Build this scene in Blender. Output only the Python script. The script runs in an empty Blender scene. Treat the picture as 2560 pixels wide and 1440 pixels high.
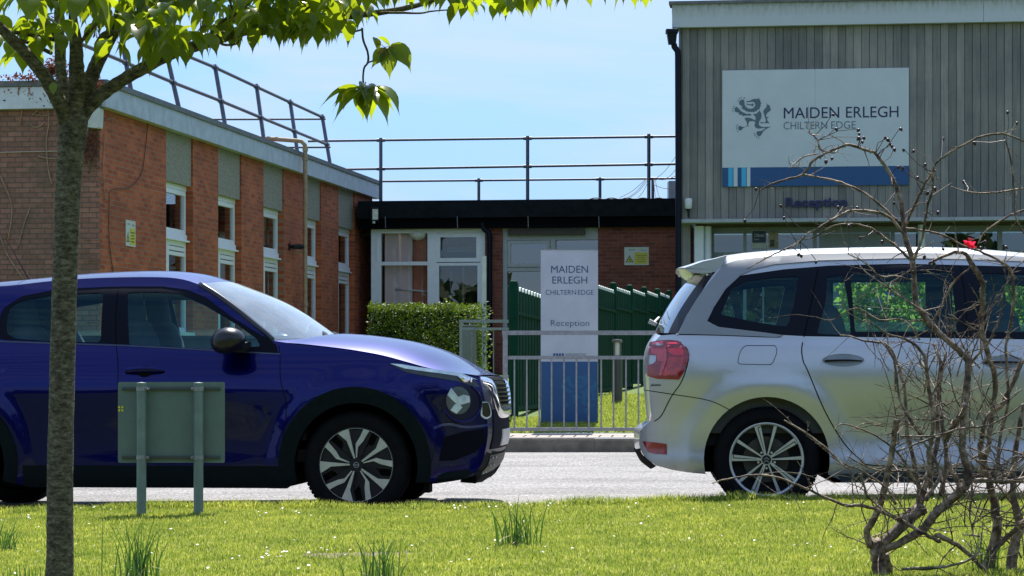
import bpy, math, random
import numpy as np
from mathutils import Vector, Matrix
from mathutils.geometry import delaunay_2d_cdt, tessellate_polygon
R = math.radians
C = bpy.context.scene.collection
F, HY, HC = 6000.0, 950.0, 0.86      # focal length and horizon in 2560 px units, eye height

# ------------------------------------------------------------ camera, sky, sun, exposure
sc = bpy.context.scene
cd = bpy.data.cameras.new('camera'); cam = bpy.data.objects.new('camera', cd); C.objects.link(cam)
cam.location = (0, 0, HC); cam.rotation_euler = (R(90), 0, 0)
cd.sensor_width = 36; cd.lens = 36 * F / 2560; cd.shift_y = (HY - 720) / 2560
cd.clip_start = .1; cd.clip_end = 3000
sc.camera = cam
SUN_EL, SUN_AZ = R(57), R(5)
SKY_STRENGTH = .15
w = bpy.data.worlds.new('World'); sc.world = w; w.use_nodes = True
nt = w.node_tree; nt.nodes.clear()
wo = nt.nodes.new('ShaderNodeOutputWorld'); bg = nt.nodes.new('ShaderNodeBackground')
sky = nt.nodes.new('ShaderNodeTexSky'); sky.sky_type = 'NISHITA'; sky.sun_disc = False
sky.sun_elevation = SUN_EL; sky.sun_rotation = SUN_AZ; sky.air_density = 1.0; sky.dust_density = .1; sky.ozone_density = 2.0
tc = nt.nodes.new('ShaderNodeTexCoord'); mp = nt.nodes.new('ShaderNodeMapping')
mp.inputs['Scale'].default_value = (2.0, 2.0, 9.0); mp.inputs['Rotation'].default_value = (0.0, .12, .3)
nz = nt.nodes.new('ShaderNodeTexNoise'); nz.inputs['Scale'].default_value = 2.6; nz.inputs['Detail'].default_value = 7; nz.inputs['Roughness'].default_value = .55
nz.inputs['Distortion'].default_value = .6
cr = nt.nodes.new('ShaderNodeValToRGB'); cr.color_ramp.elements[0].position = .40; cr.color_ramp.elements[1].position = .70
cr.color_ramp.elements[0].color = (0, 0, 0, 1); cr.color_ramp.elements[1].color = (.75, .75, .75, 1)
tint = nt.nodes.new('ShaderNodeMix'); tint.data_type = 'RGBA'; tint.blend_type = 'MULTIPLY'; tint.inputs[0].default_value = 1
sxyz = nt.nodes.new('ShaderNodeSeparateXYZ'); elr = nt.nodes.new('ShaderNodeValToRGB'); elr.color_ramp.elements[0].position = .0; elr.color_ramp.elements[1].position = .5
elr.color_ramp.elements[0].color = (.14, .21, .37, 1); elr.color_ramp.elements[1].color = (.95, .98, 1, 1)
mx = nt.nodes.new('ShaderNodeMix'); mx.data_type = 'RGBA'; mx.inputs[7].default_value = (2.6, 2.9, 3.25, 1)
L = nt.links.new
L(tc.outputs['Generated'], sxyz.inputs[0]); L(sxyz.outputs[2], elr.inputs[0]); L(elr.outputs[0], tint.inputs[7]); L(tc.outputs['Generated'], mp.inputs['Vector']); L(mp.outputs[0], nz.inputs['Vector']); L(nz.outputs['Fac'], cr.inputs[0])
L(sky.outputs[0], tint.inputs[6]); L(cr.outputs[0], mx.inputs[0]); L(tint.outputs[2], mx.inputs[6])
L(mx.outputs[2], bg.inputs['Color']); bg.inputs['Strength'].default_value = SKY_STRENGTH
L(bg.outputs[0], wo.inputs[0])
sd = bpy.data.lights.new('sun', 'SUN'); sd.energy = 5.0; sd.angle = R(.53); sd.color = (1, .95, .87)
so = bpy.data.objects.new('sun', sd); C.objects.link(so)
sv = Vector((math.sin(SUN_AZ) * math.cos(SUN_EL), math.cos(SUN_AZ) * math.cos(SUN_EL), math.sin(SUN_EL)))
so.rotation_euler = sv.to_track_quat('Z', 'Y').to_euler(); so.location = (0, 0, 40)
sc.view_settings.view_transform = 'Standard'; sc.view_settings.look = 'None'
sc.view_settings.exposure = .92; sc.view_settings.gamma = 1
try:
    sc.cycles.max_bounces = 8; sc.cycles.transparent_max_bounces = 24; sc.cycles.caustics_reflective = False; sc.cycles.caustics_refractive = False
except Exception: pass

# ------------------------------------------------------------ helpers
def P(px, py, Y): return Vector(((px - 1280) * Y / F, Y, HC + (HY - py) * Y / F))
ROOTM = {}
def tag(o, label=None, cat=None, group=None, kind=None):
    if label: o['label'] = label
    if cat: o['category'] = cat
    if group: o['group'] = group
    if kind: o['kind'] = kind
    return o
def thing(name, label, cat, loc=(0, 0, 0), rz=0, group=None):
    o = bpy.data.objects.new(name, None); C.objects.link(o); o.empty_display_size = .2
    o.location = loc; o.rotation_euler = (0, 0, rz)
    ROOTM[o.name] = Matrix.Translation(Vector(loc)) @ Matrix.Rotation(rz, 4, 'Z')
    return tag(o, label, cat, group)
def rootmat(o):
    while o.parent: o = o.parent
    return ROOTM.get(o.name, Matrix.Identity(4))
class MB:
    def __init__(s): s.v = []; s.f = []; s.uv = None
    def add(s, vs, fs):
        n = len(s.v); s.v += [tuple(p) for p in vs]; s.f += [tuple(i + n for i in f) for f in fs]; return s
    def quad(s, a, b, c, d): return s.add([a, b, c, d], [(0, 1, 2, 3)])
    def box(s, p0, p1):
        x0, y0, z0 = p0; x1, y1, z1 = p1
        return s.add([(x0,y0,z0),(x1,y0,z0),(x1,y1,z0),(x0,y1,z0),(x0,y0,z1),(x1,y0,z1),(x1,y1,z1),(x0,y1,z1)],
                     [(0,3,2,1),(4,5,6,7),(0,1,5,4),(1,2,6,5),(2,3,7,6),(3,0,4,7)])
    def hexa(s, c8):   # 8 corners: bottom 4 then top 4
        return s.add(c8, [(0,3,2,1),(4,5,6,7),(0,1,5,4),(1,2,6,5),(2,3,7,6),(3,0,4,7)])
    def tube(s, pts, rad, n=8, cap=True, wob=0, rnd=None):
        pts = [Vector(p) for p in pts]; k = len(pts)
        if not hasattr(rad, '__len__'): rad = [rad] * k
        up = None; rings = []
        for i in range(k):
            t = (pts[min(i + 1, k - 1)] - pts[max(i - 1, 0)])
            if t.length < 1e-9: t = Vector((0, 0, 1))
            t.normalize()
            if up is None: up = Vector((0, 1, 0)) if abs(t.y) < .8 else Vector((1, 0, 0))
            a = t.cross(up)
            if a.length < 1e-6: a = t.orthogonal()
            a.normalize(); b = a.cross(t).normalized(); up = b
            ring = []
            for j in range(n):
                th = 2 * math.pi * j / n
                rr = rad[i] * (1 + (rnd.uniform(-wob, wob) if wob else 0))
                ring.append(pts[i] + a * math.cos(th) * rr + b * math.sin(th) * rr)
            rings += ring
        fs = []
        for i in range(k - 1):
            for j in range(n):
                j2 = (j + 1) % n
                fs.append((i*n + j, i*n + j2, (i+1)*n + j2, (i+1)*n + j))
        if cap:
            fs.append(tuple(range(n - 1, -1, -1))); fs.append(tuple((k-1)*n + j for j in range(n)))
        return s.add(rings, fs)
    def lathe(s, prof, n=32, axis='Z', o=(0, 0, 0)):   # prof list of (r, h)
        o = Vector(o); vs = []
        for r, h in prof:
            for j in range(n):
                a = 2 * math.pi * j / n
                c, q = r * math.cos(a), r * math.sin(a)
                vs.append(o + (Vector((c, q, h)) if axis == 'Z' else Vector((c, h, q)) if axis == 'Y' else Vector((h, c, q))))
        fs = []
        for i in range(len(prof) - 1):
            for j in range(n):
                j2 = (j + 1) % n; fs.append((i*n + j, i*n + j2, (i+1)*n + j2, (i+1)*n + j))
        return s.add(vs, fs)
    def prism(s, poly, m0, m1):    # poly 2d; m0,m1: maps (a,b)->3d for front & back
        n = len(poly); A = [m0(a, b) for a, b in poly]; B = [m1(a, b) for a, b in poly]
        tris = tessellate_polygon([[Vector((a, b, 0)) for a, b in poly]])
        fs = [tuple(t) for t in tris] + [tuple(i + n for i in reversed(t)) for t in tris]
        fs += [(i, (i+1) % n, (i+1) % n + n, i + n) for i in range(n)]
        return s.add(A + B, fs)
    def build(s, name, m, parent=None, smooth=False, local=False, normals=None, angle=None):
        me = bpy.data.meshes.new(name)
        vs = s.v
        if parent is not None and not local:
            inv = rootmat(parent).inverted()
            vs = [tuple(inv @ Vector(p)) for p in vs]
        me.from_pydata(vs, [], s.f); me.validate(); me.update()
        if m is not None: me.materials.append(m)
        if smooth:
            me.polygons.foreach_set('use_smooth', [True] * len(me.polygons))
            if normals is not None and len(normals) == len(me.vertices): me.normals_split_custom_set_from_vertices(normals)
            elif angle:
                try: me.set_sharp_from_angle(angle=R(angle))
                except Exception: pass
        o = bpy.data.objects.new(name, me); C.objects.link(o)
        if parent is not None: o.parent = parent
        return o
def np_mesh(name, verts, faces_n, idx, m, parent=None, smooth=False):
    me = bpy.data.meshes.new(name)
    me.vertices.add(len(verts)); me.vertices.foreach_set('co', verts.astype(np.float32).ravel())
    me.loops.add(len(idx)); me.loops.foreach_set('vertex_index', idx.astype(np.int32))
    nf = len(idx) // faces_n; me.polygons.add(nf)
    me.polygons.foreach_set('loop_start', np.arange(0, nf * faces_n, faces_n, dtype=np.int32))
    me.update(calc_edges=True); me.validate()
    if smooth: me.polygons.foreach_set('use_smooth', [True] * nf)
    if m: me.materials.append(m)
    o = bpy.data.objects.new(name, me); C.objects.link(o)
    if parent: o.parent = parent
    return o
def smoothline(pts, n=6):          # Catmull-Rom through points (any dimension)
    pts = [np.array(p, float) for p in pts]; out = []
    for i in range(len(pts) - 1):
        p0 = pts[max(i-1, 0)]; p1 = pts[i]; p2 = pts[i+1]; p3 = pts[min(i+2, len(pts)-1)]
        for k in range(n):
            t = k / n
            out.append(.5 * ((2*p1) + (-p0+p2)*t + (2*p0-5*p1+4*p2-p3)*t*t + (-p0+3*p1-3*p2+p3)*t**3))
    out.append(pts[-1]); return [tuple(p) for p in out]
def smoothpoly(pts, n=4):
    k = len(pts); e = [pts[-1]] + list(pts) + [pts[0], pts[1]]; out = []
    for i in range(1, k + 1):
        p0, p1, p2, p3 = [np.array(e[j], float) for j in (i-1, i, i+1, i+2)]
        for q in range(n):
            t = q / n
            out.append(tuple(.5 * ((2*p1) + (-p0+p2)*t + (2*p0-5*p1+4*p2-p3)*t*t + (-p0+3*p1-3*p2+p3)*t**3)))
    return out
def roundpoly(pts, r, n=5):        # rounded corners
    out = []; k = len(pts)
    for i in range(k):
        p0, p1, p2 = [np.array(pts[j % k], float) for j in (i-1, i, i+1)]
        a, b = p0 - p1, p2 - p1; la, lb = np.linalg.norm(a), np.linalg.norm(b)
        rr = min(r, la * .45, lb * .45); A = p1 + a/la*rr; B = p1 + b/lb*rr
        for q in range(n + 1):
            t = q / n; out.append(tuple((1-t)**2*A + 2*t*(1-t)*p1 + t*t*B))
    return out

# ------------------------------------------------------------ materials
MATS = {}
def nodes(m):
    m.use_nodes = True; n = m.node_tree; n.nodes.clear()
    out = n.nodes.new('ShaderNodeOutputMaterial'); b = n.nodes.new('ShaderNodeBsdfPrincipled')
    n.links.new(b.outputs[0], out.inputs[0]); return n, b, out
def ramp(n, fac, stops):
    r = n.nodes.new('ShaderNodeValToRGB'); e = r.color_ramp.elements
    while len(e) > len(stops): e.remove(e[-1])
    while len(e) < len(stops): e.new(1)
    for q, (p, c) in zip(e, stops): q.position = p; q.color = (*c, 1)
    n.links.new(fac, r.inputs[0]); return r.outputs[0]
def noise(n, scale, detail=5, vec=None, rough=.6, stretch=None):
    t = n.nodes.new('ShaderNodeTexNoise'); t.inputs['Scale'].default_value = scale; t.inputs['Detail'].default_value = detail; t.inputs['Roughness'].default_value = rough
    if vec is None:
        g = n.nodes.new('ShaderNodeTexCoord'); vec = g.outputs['Object']
    if stretch:
        mm = n.nodes.new('ShaderNodeMapping'); mm.inputs['Scale'].default_value = stretch; n.links.new(vec, mm.inputs['Vector']); vec = mm.outputs[0]
    n.links.new(vec, t.inputs['Vector']); return t.outputs['Fac']
def mixc(n, fac, a, b, mode='MIX'):
    x = n.nodes.new('ShaderNodeMix'); x.data_type = 'RGBA'; x.blend_type = mode
    for i, v in ((0, fac), (6, a), (7, b)):
        if hasattr(v, 'links'): n.links.new(v, x.inputs[i])
        else: x.inputs[i].default_value = v if i == 0 else (*v, 1)
    return x.outputs[2]
def bump(n, b, h, strength=.3, dist=.01):
    u = n.nodes.new('ShaderNodeBump'); u.inputs['Strength'].default_value = strength; u.inputs['Distance'].default_value = dist
    n.links.new(h, u.inputs['Height']); n.links.new(u.outputs[0], b.inputs['Normal']); return u
def mat(name, col, rough=.6, metal=0, var=.15, vs=8, bmp=0, bs=60, coat=0, spec=None, stretch=None, col2=None, bd=.004):
    if name in MATS: return MATS[name]
    m = bpy.data.materials.new(name); n, b, o = nodes(m)
    b.inputs['Roughness'].default_value = rough; b.inputs['Metallic'].default_value = metal
    if coat: b.inputs['Coat Weight'].default_value = coat; b.inputs['Coat Roughness'].default_value = .03
    if spec is not None: b.inputs['Specular IOR Level'].default_value = spec
    if var or col2:
        f = noise(n, vs, 6, stretch=stretch); c2 = col2 or tuple(min(1, c * (1 + var)) for c in col); c1 = col if col2 else tuple(c * (1 - var) for c in col)
        n.links.new(ramp(n, f, [(.32, c1), (.68, c2)]), b.inputs['Base Color'])
    else: b.inputs['Base Color'].default_value = (*col, 1)
    if bmp: bump(n, b, noise(n, bs, 4, stretch=stretch), bmp, bd)
    MATS[name] = m; return m
def glass_mat(name, tintc, refl=1.0, rough=.0, base=.04):
    m = bpy.data.materials.new(name); m.use_nodes = True; n = m.node_tree; n.nodes.clear()
    o = n.nodes.new('ShaderNodeOutputMaterial'); t = n.nodes.new('ShaderNodeBsdfTransparent'); g = n.nodes.new('ShaderNodeBsdfGlossy')
    t.inputs[0].default_value = (*tintc, 1); g.inputs['Roughness'].default_value = rough; g.inputs[0].default_value = (refl, refl, refl, 1)
    f = n.nodes.new('ShaderNodeFresnel'); gg = n.nodes.new('ShaderNodeNewGeometry'); mr_ = n.nodes.new('ShaderNodeMapRange'); mr_.inputs[3].default_value = 1.52; mr_.inputs[4].default_value = 1/1.52
    n.links.new(gg.outputs['Backfacing'], mr_.inputs[0]); n.links.new(mr_.outputs[0], f.inputs[0])
    a = n.nodes.new('ShaderNodeMath'); a.operation = 'ADD'; a.inputs[1].default_value = base; a.use_clamp = True
    x = n.nodes.new('ShaderNodeMixShader'); n.links.new(f.outputs[0], a.inputs[0]); n.links.new(a.outputs[0], x.inputs[0])
    n.links.new(t.outputs[0], x.inputs[1]); n.links.new(g.outputs[0], x.inputs[2]); n.links.new(x.outputs[0], o.inputs[0]); return m
def wallcoord(n, e):               # (distance along wall, height) from the position
    g = n.nodes.new('ShaderNodeNewGeometry'); d = n.nodes.new('ShaderNodeVectorMath'); d.operation = 'DOT_PRODUCT'
    d.inputs[1].default_value = (e[0], e[1], 0); n.links.new(g.outputs['Position'], d.inputs[0])
    s = n.nodes.new('ShaderNodeSeparateXYZ'); n.links.new(g.outputs['Position'], s.inputs[0])
    c = n.nodes.new('ShaderNodeCombineXYZ'); n.links.new(d.outputs['Value'], c.inputs[0]); n.links.new(s.outputs[2], c.inputs[1])
    return c.outputs[0]
def brick_mat(name, e, c1, c2, mortar, grime=(.10, .07, .05), gf=.35):
    m = bpy.data.materials.new(name); n, b, o = nodes(m); v = wallcoord(n, e)
    t = n.nodes.new('ShaderNodeTexBrick'); t.inputs['Scale'].default_value = 1; t.inputs['Brick Width'].default_value = .225; t.inputs['Row Height'].default_value = .075
    t.inputs['Mortar Size'].default_value = .009; t.inputs['Mortar Smooth'].default_value = .3; t.inputs['Bias'].default_value = 0
    for k, c in (('Color1', c1), ('Color2', c2), ('Mortar', mortar)): t.inputs[k].default_value = (*c, 1)
    n.links.new(v, t.inputs['Vector'])
    nn = noise(n, 1.1, 6, v, .65); g = ramp(n, nn, [(.42, (0, 0, 0)), (.7, (gf, gf, gf))])
    n2 = noise(n, 14, 4, v); c = mixc(n, g, t.outputs['Color'], grime)
    c = mixc(n, .7, c, ramp(n, n2, [(.3, (.72, .72, .72)), (.7, (1.2, 1.2, 1.2))]), 'MULTIPLY')
    n.links.new(c, b.inputs['Base Color']); b.inputs['Roughness'].default_value = .9
    inv = n.nodes.new('ShaderNodeMath'); inv.operation = 'SUBTRACT'; inv.inputs[0].default_value = 1; n.links.new(t.outputs['Fac'], inv.inputs[1])
    ad = n.nodes.new('ShaderNodeMath'); ad.operation = 'ADD'; n.links.new(inv.outputs[0], ad.inputs[0]); n.links.new(n2, ad.inputs[1])
    bump(n, b, ad.outputs[0], .6, .008); return m
def leaf_mat(name, col, tcol, tf=.5, rough=.4, vs=6, attr_noise=3.0):
    m = bpy.data.materials.new(name); n, b, o = nodes(m)
    f = noise(n, attr_noise, 3); c = ramp(n, f, [(.3, tuple(x*.7 for x in col)), (.7, tuple(x*1.35 for x in col))])
    n.links.new(c, b.inputs['Base Color']); b.inputs['Roughness'].default_value = rough
    t = n.nodes.new('ShaderNodeBsdfTranslucent'); n.links.new(ramp(n, f, [(.3, tuple(x*.8 for x in tcol)), (.7, tuple(x*1.2 for x in tcol))]), t.inputs[0])
    x = n.nodes.new('ShaderNodeMixShader'); x.inputs[0].default_value = tf
    n.links.new(b.outputs[0], x.inputs[1]); n.links.new(t.outputs[0], x.inputs[2]); n.links.new(x.outputs[0], o.inputs[0]); return m

white_pvc = mat('white_pvc', (.86, .86, .86), .35, var=.04)
offwhite = mat('offwhite_paint', (.62, .62, .60), .5, var=.12, vs=3)
galv = mat('galvanised_steel', (.26, .27, .275), .5, metal=.4, var=.2, vs=30)
darksteel = mat('dull_scaffold_steel', (.10, .11, .14), .5, metal=.5, var=.25, vs=20)
blackplastic = mat('black_plastic', (.007, .007, .009), .5, var=.2, spec=.25)
gloss_black = mat('gloss_black', (.006, .007, .010), .12, var=0, coat=.6)
rubber = mat('tyre_rubber', (.006, .006, .007), .85, var=.25, vs=20, spec=.12)
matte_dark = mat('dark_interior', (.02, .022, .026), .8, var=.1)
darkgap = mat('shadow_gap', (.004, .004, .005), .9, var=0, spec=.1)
chrome = mat('chrome', (.75, .76, .78), .12, metal=1, var=0)

def text_mesh(txt, size, spacing=1.0, bold=0.0, extr=.002, align='CENTER'):
    cu = bpy.data.curves.new('t', 'FONT'); cu.body = txt; cu.size = size; cu.extrude = extr; cu.offset = bold
    cu.space_character = spacing; cu.align_x = align; cu.resolution_u = 4
    o = bpy.data.objects.new('t', cu); C.objects.link(o); bpy.context.view_layer.update()
    dg = bpy.context.evaluated_depsgraph_get(); me = bpy.data.meshes.new_from_object(o.evaluated_get(dg))
    vs = [tuple(v.co) for v in me.vertices]; fs = [tuple(p.vertices) for p in me.polygons]
    bpy.data.objects.remove(o); bpy.data.curves.remove(cu); bpy.data.meshes.remove(me)
    xs = [v[0] for v in vs]; ys = [v[1] for v in vs]
    return vs, fs, (min(xs), max(xs), min(ys), max(ys))

class Plane:                       # a vertical plane: origin, direction e along it, outward normal n towards the camera side
    def __init__(s, x0, y0, ang):
        s.o = (x0, y0); s.e = (math.cos(ang), math.sin(ang)); s.n = (math.sin(ang), -math.cos(ang))
    def u(s, px, off=0):
        a = (px - 1280) / F; ox, oy = s.o[0] + s.n[0]*off, s.o[1] + s.n[1]*off
        return (a*oy - ox) / (s.e[0] - a*s.e[1])
    def W(s, u, off, z): return Vector((s.o[0] + s.e[0]*u + s.n[0]*off, s.o[1] + s.e[1]*u + s.n[1]*off, z))
    def z(s, px, py, off=0):
        u = s.u(px, off); Y = s.W(u, off, 0).y; return HC + (HY - py) * Y / F
    def box(s, mb, u0, u1, o0, o1, z0, z1):
        o0, o1 = o1, o0; return mb.hexa([s.W(u0,o0,z0), s.W(u1,o0,z0), s.W(u1,o1,z0), s.W(u0,o1,z0), s.W(u0,o0,z1), s.W(u1,o0,z1), s.W(u1,o1,z1), s.W(u0,o1,z1)])
    def text(s, mb, txt, uL, uR, zb, zt, off, bold=0, spacing=1.0, d=.004):   # fit text into a rectangle (cap height zt-zb)
        vs, fs, (x0, x1, y0, y1) = text_mesh(txt, 1.0, spacing, bold, .5)
        cap0 = 0.0; vs2, _, (_, _, _, ch) = text_mesh('H', 1.0, 1, bold, .5)
        sx = (uR - uL) / (x1 - x0); sz = (zt - zb) / ch
        return mb.add([s.W(uL + (x - x0)*sx, off + d*(z + .5), zb + y*sz) for x, y, z in vs], fs)
def window(pl, parent, u0, u1, z0, z1, off, splits_u=(), splits_z=(), fw=.06, depth=.06, frame=None, glass=None, name='window', sill=False):
    """frame with bars and one pane, a part with a sub-part"""
    mb = MB(); fr = frame or white_pvc
    for a, b in ((u0, u0+fw), (u1-fw, u1)): pl.box(mb, a, b, off, off+depth, z0, z1)
    for a, b in ((z0, z0+fw), (z1-fw, z1)): pl.box(mb, u0+fw, u1-fw, off+.001, off+depth-.002, a, b)
    for su in splits_u: pl.box(mb, su-fw*.6, su+fw*.6, off+.002, off+depth-.004, z0+fw, z1-fw)
    for (sz, a, b) in splits_z: pl.box(mb, a, b, off+.003, off+depth+.003, sz-.031, sz+.031)
    o = mb.build(name, fr, parent)
    g = MB(); pl.box(g, u0+fw*.5, u1-fw*.5, off+.02, off+.026, z0+fw*.5, z1-fw*.5); g.build('pane', glass, o)
    return o
win_glass = glass_mat('building_glass', (.93, .95, .96), .9, base=.02)
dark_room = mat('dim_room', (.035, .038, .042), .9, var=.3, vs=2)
# ------------------------------------------------------------ ground, road, pavement
rnd = random.Random(7)
LAWN_EDGE = 14.72; KERB = 23.5
def lerp(a, b, t): t = max(0, min(1, t)); return a + (b-a)*t
def road_z(x, y):
    s = (y - 15.2) / 8.3; k = max(0, min(1, s))
    return -.015 + .02*max(-4, min(4, x))*(1-k) + .17*max(-.2, min(1, s))
def lawn_z(x, y):
    return .095 + .014*max(-4, min(4, x)) + .012*math.sin(x*1.7+y*.8)
PROF = [(24.1, .285), (24.6, .30), (26, .40), (33, .63), (43, .88), (50, .97), (70, 1.0), (2000, 1.0)]
def bank_z(y):
    for (a, za), (b, zb) in zip(PROF, PROF[1:]):
        if y <= b: return lerp(za, zb, (y-a)/(b-a))
    return 1.0
def sheet(name, xs, ys, zf, m, kind='structure'):
    mb = MB(); nx = len(xs)
    mb.v = [(x, y, zf(x, y)) for y in ys for x in xs]
    mb.f = [(j*nx+i, j*nx+i+1, (j+1)*nx+i+1, (j+1)*nx+i) for j in range(len(ys)-1) for i in range(nx-1)]
    o = mb.build(name, m, smooth=True); return tag(o, kind=kind)
def frange(a, b, n): return [a + (b-a)*i/(n-1) for i in range(n)]

# soil / grass base colours
soilm = mat('lawn_soil', (.055, .075, .018), .95, var=.3, vs=5, bmp=.6, bs=40, bd=.02)
far_grass = mat('far_grass', (.09, .15, .025), .95, var=.35, vs=9, bmp=.8, bs=30, bd=.03)
XS = [-700, -200, -60, -20, -12] + frange(-8, 8, 41) + [12, 20, 60, 200, 700]
sheet('ground', XS, [-900, -300, -100, -40, -10, 0, 3] + frange(5, LAWN_EDGE-.16, 20), lambda x, y: lawn_z(x, y) - .012, soilm)
m = bpy.data.materials.new('asphalt'); n, b, o = nodes(m)
v1 = noise(n, 48, 4, rough=.75); v2 = noise(n, .8, 8, rough=.7, stretch=(.35, 1.8, 1)); v3 = noise(n, 260, 2)
c = ramp(n, v1, [(.38, (.07, .066, .062)), (.47, (.19, .182, .175)), (.55, (.25, .24, .23)), (.64, (.50, .485, .47))])
c = mixc(n, .8, c, ramp(n, v2, [(.36, (.60, .60, .60)), (.5, (1, 1, 1)), (.64, (1.22, 1.2, 1.2))]), 'MULTIPLY')
n.links.new(c, b.inputs['Base Color']); b.inputs['Roughness'].default_value = .85; bump(n, b, v1, .9, .012); asphalt = m
sheet('road', XS, frange(LAWN_EDGE-.2, KERB+.06, 30), road_z, asphalt)
paving = mat('pavement_tarmac', (.36, .31, .27), .9, var=.2, vs=30, bmp=.3, bs=90)
sheet('pavement', XS, frange(KERB+.12, 24.75, 6), lambda x, y: .287 + (y-KERB)*.018, paving)
sheet('grass_bank', XS, [24.72, 25.2, 26, 28, 30, 33, 36, 40, 43, 46, 50, 60, 70, 150, 400, 1500], lambda x, y: bank_z(y) + .004 + (.006*math.sin(x*3+y*2) if y < 50 else 0), far_grass)
concrete = mat('kerb_concrete', (.16, .135, .10), .9, var=.35, vs=7, bmp=.5, bs=50)
def kerb(name, y0, y1, zt, zb, x0, x1, L=.915):
    mb = MB(); x = x0
    while x < x1:
        a, b2 = x+.001, x+L-.001; j = rnd.uniform(-.004, .004)
        zz = lambda q: zt(q) + j
        ins = .02
        mb.add([(a,y0,zb(a)),(b2,y0,zb(b2)),(b2,y0+ins*.3,zz(b2)-ins),(a,y0+ins*.3,zz(a)-ins),(a,y0+ins,zz(a)),(b2,y0+ins,zz(b2)),(b2,y1,zz(b2)),(a,y1,zz(a)),(a,y1,zb(a)),(b2,y1,zb(b2))],
               [(0,1,2,3),(3,2,5,4),(4,5,6,7),(7,6,9,8),(0,3,4,7,8),(1,9,6,5,2)])
        x += L
    o = mb.build(name, concrete); return tag(o, kind='structure')
kerb('kerb_far', KERB, KERB+.13, lambda x: .287, lambda x: .05, -12, 14)
kerb('kerb_near', LAWN_EDGE-.16, LAWN_EDGE-.02, lambda x: lawn_z(x, LAWN_EDGE)-.02, lambda x: -.25, -9, 9)

# ------------------------------------------------------------ left brick building
GA = math.atan2(.9862, .1654)
LB = Plane(-11.88 + .1677*35, 35.0, GA)        # side facade; n points right/front
BR_L = brick_mat('red_brick_side', LB.e, (.56, .13, .038), (.34, .066, .02), (.36, .18, .11), (.09, .035, .02), .40)
EF = Plane(LB.o[0], LB.o[1], R(-7.5))          # end face, u<0 to the left
BR_E = brick_mat('weathered_brick_end', EF.e, (.38, .175, .12), (.26, .12, .08), (.15, .09, .07), (.13, .10, .06), .6)
fascia_s = mat('grey_blue_fascia', (.42, .46, .50), .5, var=.16, vs=5)
fascia_e = mat('white_fascia_board', (.62, .64, .66), .5, var=.12, vs=4)
coping = mat('lead_coping', (.13, .135, .13), .6, var=.3, vs=10)
pebble = mat('pebbledash_panel', (.33, .30, .235), .95, var=.5, vs=45, bmp=1, bs=70, bd=.02)
bld = thing('brick_classroom_block', 'single storey red brick block on the left with tall narrow windows and pale fascia', 'building', LB.W(0, 0, .7))
T = lambda Y: (Y - 35) / .9862
ZT, ZB, ZE = 5.14, .5, 4.88
wins = [(T(38.1 + 2.85*i), T(38.1 + 2.85*i) + 1.43) for i in range(5)]
LEN = T(52.6)
mb = MB(); u = 0
for a, b2 in wins + [(LEN, LEN)]:
    LB.box(mb, u, a, -.4, 0, ZB, ZT-.02); u = b2
for a, b2 in wins: LB.box(mb, a, b2, -.42, -.02, ZB, 1.62)         # wall below windows
o_side = mb.build('side_wall', BR_L, bld)
mb = MB()
EF.box(mb, -7, -.003, -.4, 0, ZB, ZT-.02)
# toothed quoin bricks at the corner
for k in range(18):
    if k % 2: EF.box(mb, -.22, -.002, .002, .012, 3.05 - k*.15, 3.115 - k*.15)
mb.build('end_wall', BR_E, bld)
mb = MB(); LB.box(mb, LEN-.4, LEN, -7, -.41, ZB, ZT-.03); mb.build('rear_wall', BR_L, bld)
mb = MB()
mb.hexa([LB.W(-.1,-.3,ZT-.25), LB.W(LEN,-.3,ZT-.25), LB.W(LEN,-8,ZT-.25), EF.W(-7,-.2,ZT-.25), LB.W(-.1,-.3,ZT-.05), LB.W(LEN,-.3,ZT-.05), LB.W(LEN,-8,ZT-.05), EF.W(-7,-.2,ZT-.05)])
mb.build('roof', coping, bld)
mb = MB(); LB.box(mb, -.14, LEN+.15, .004, .14, ZE-.05, ZT); mb.build('fascia', fascia_s, bld)
mb = MB(); EF.box(mb, -7, -.02, .004, .13, ZE-.06, ZT-.004); mb.build('fascia', fascia_e, bld)
mb = MB(); LB.box(mb, -.18, LEN+.2, -.15, .17, ZT, ZT+.08); EF.box(mb, -7, .10, -.15, .16, ZT+.002, ZT+.085); mb.build('coping', coping, bld)
for a, b2 in wins:
    mb = MB(); LB.box(mb, a+.004, b2-.004, -.12, -.03, 4.04, ZE-.02); mb.build('pebbledash_panel', pebble, bld)
    mb = MB(); LB.box(mb, a, b2, -.30, -.112, 3.96, 4.05); mb.build('window_head', white_pvc, bld)
    wo_ = .115
    window(LB, bld, a+.01, b2-.02, 3.24, 3.955, -wo_-.06, fw=.075, glass=win_glass, frame=white_pvc)
    mb = MB(); LB.box(mb, a+.01, b2-.05, -wo_-.06, -wo_+.03, 3.15, 3.238); LB.box(mb, a+.01, b2-.02, -wo_-.06, -wo_+.07, 3.12, 3.148); mb.build('transom', white_pvc, bld)
    window(LB, bld, a+.01, a+.42, 1.64, 3.118, -wo_-.06, splits_z=[(2.97, a+.07, a+.37)], fw=.06, glass=win_glass, frame=white_pvc)
    window(LB, bld, a+.425, b2-.02, 1.642, 3.116, -wo_-.058, splits_z=[(2.995, a+.5, b2-.1), (2.912, a+.5, b2-.1)], fw=.075, glass=win_glass, frame=white_pvc)
    mb = MB(); LB.box(mb, a-.02, b2+.02, -.15, .03, 1.58, 1.638); mb.build('window_sill', offwhite, bld)
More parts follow.
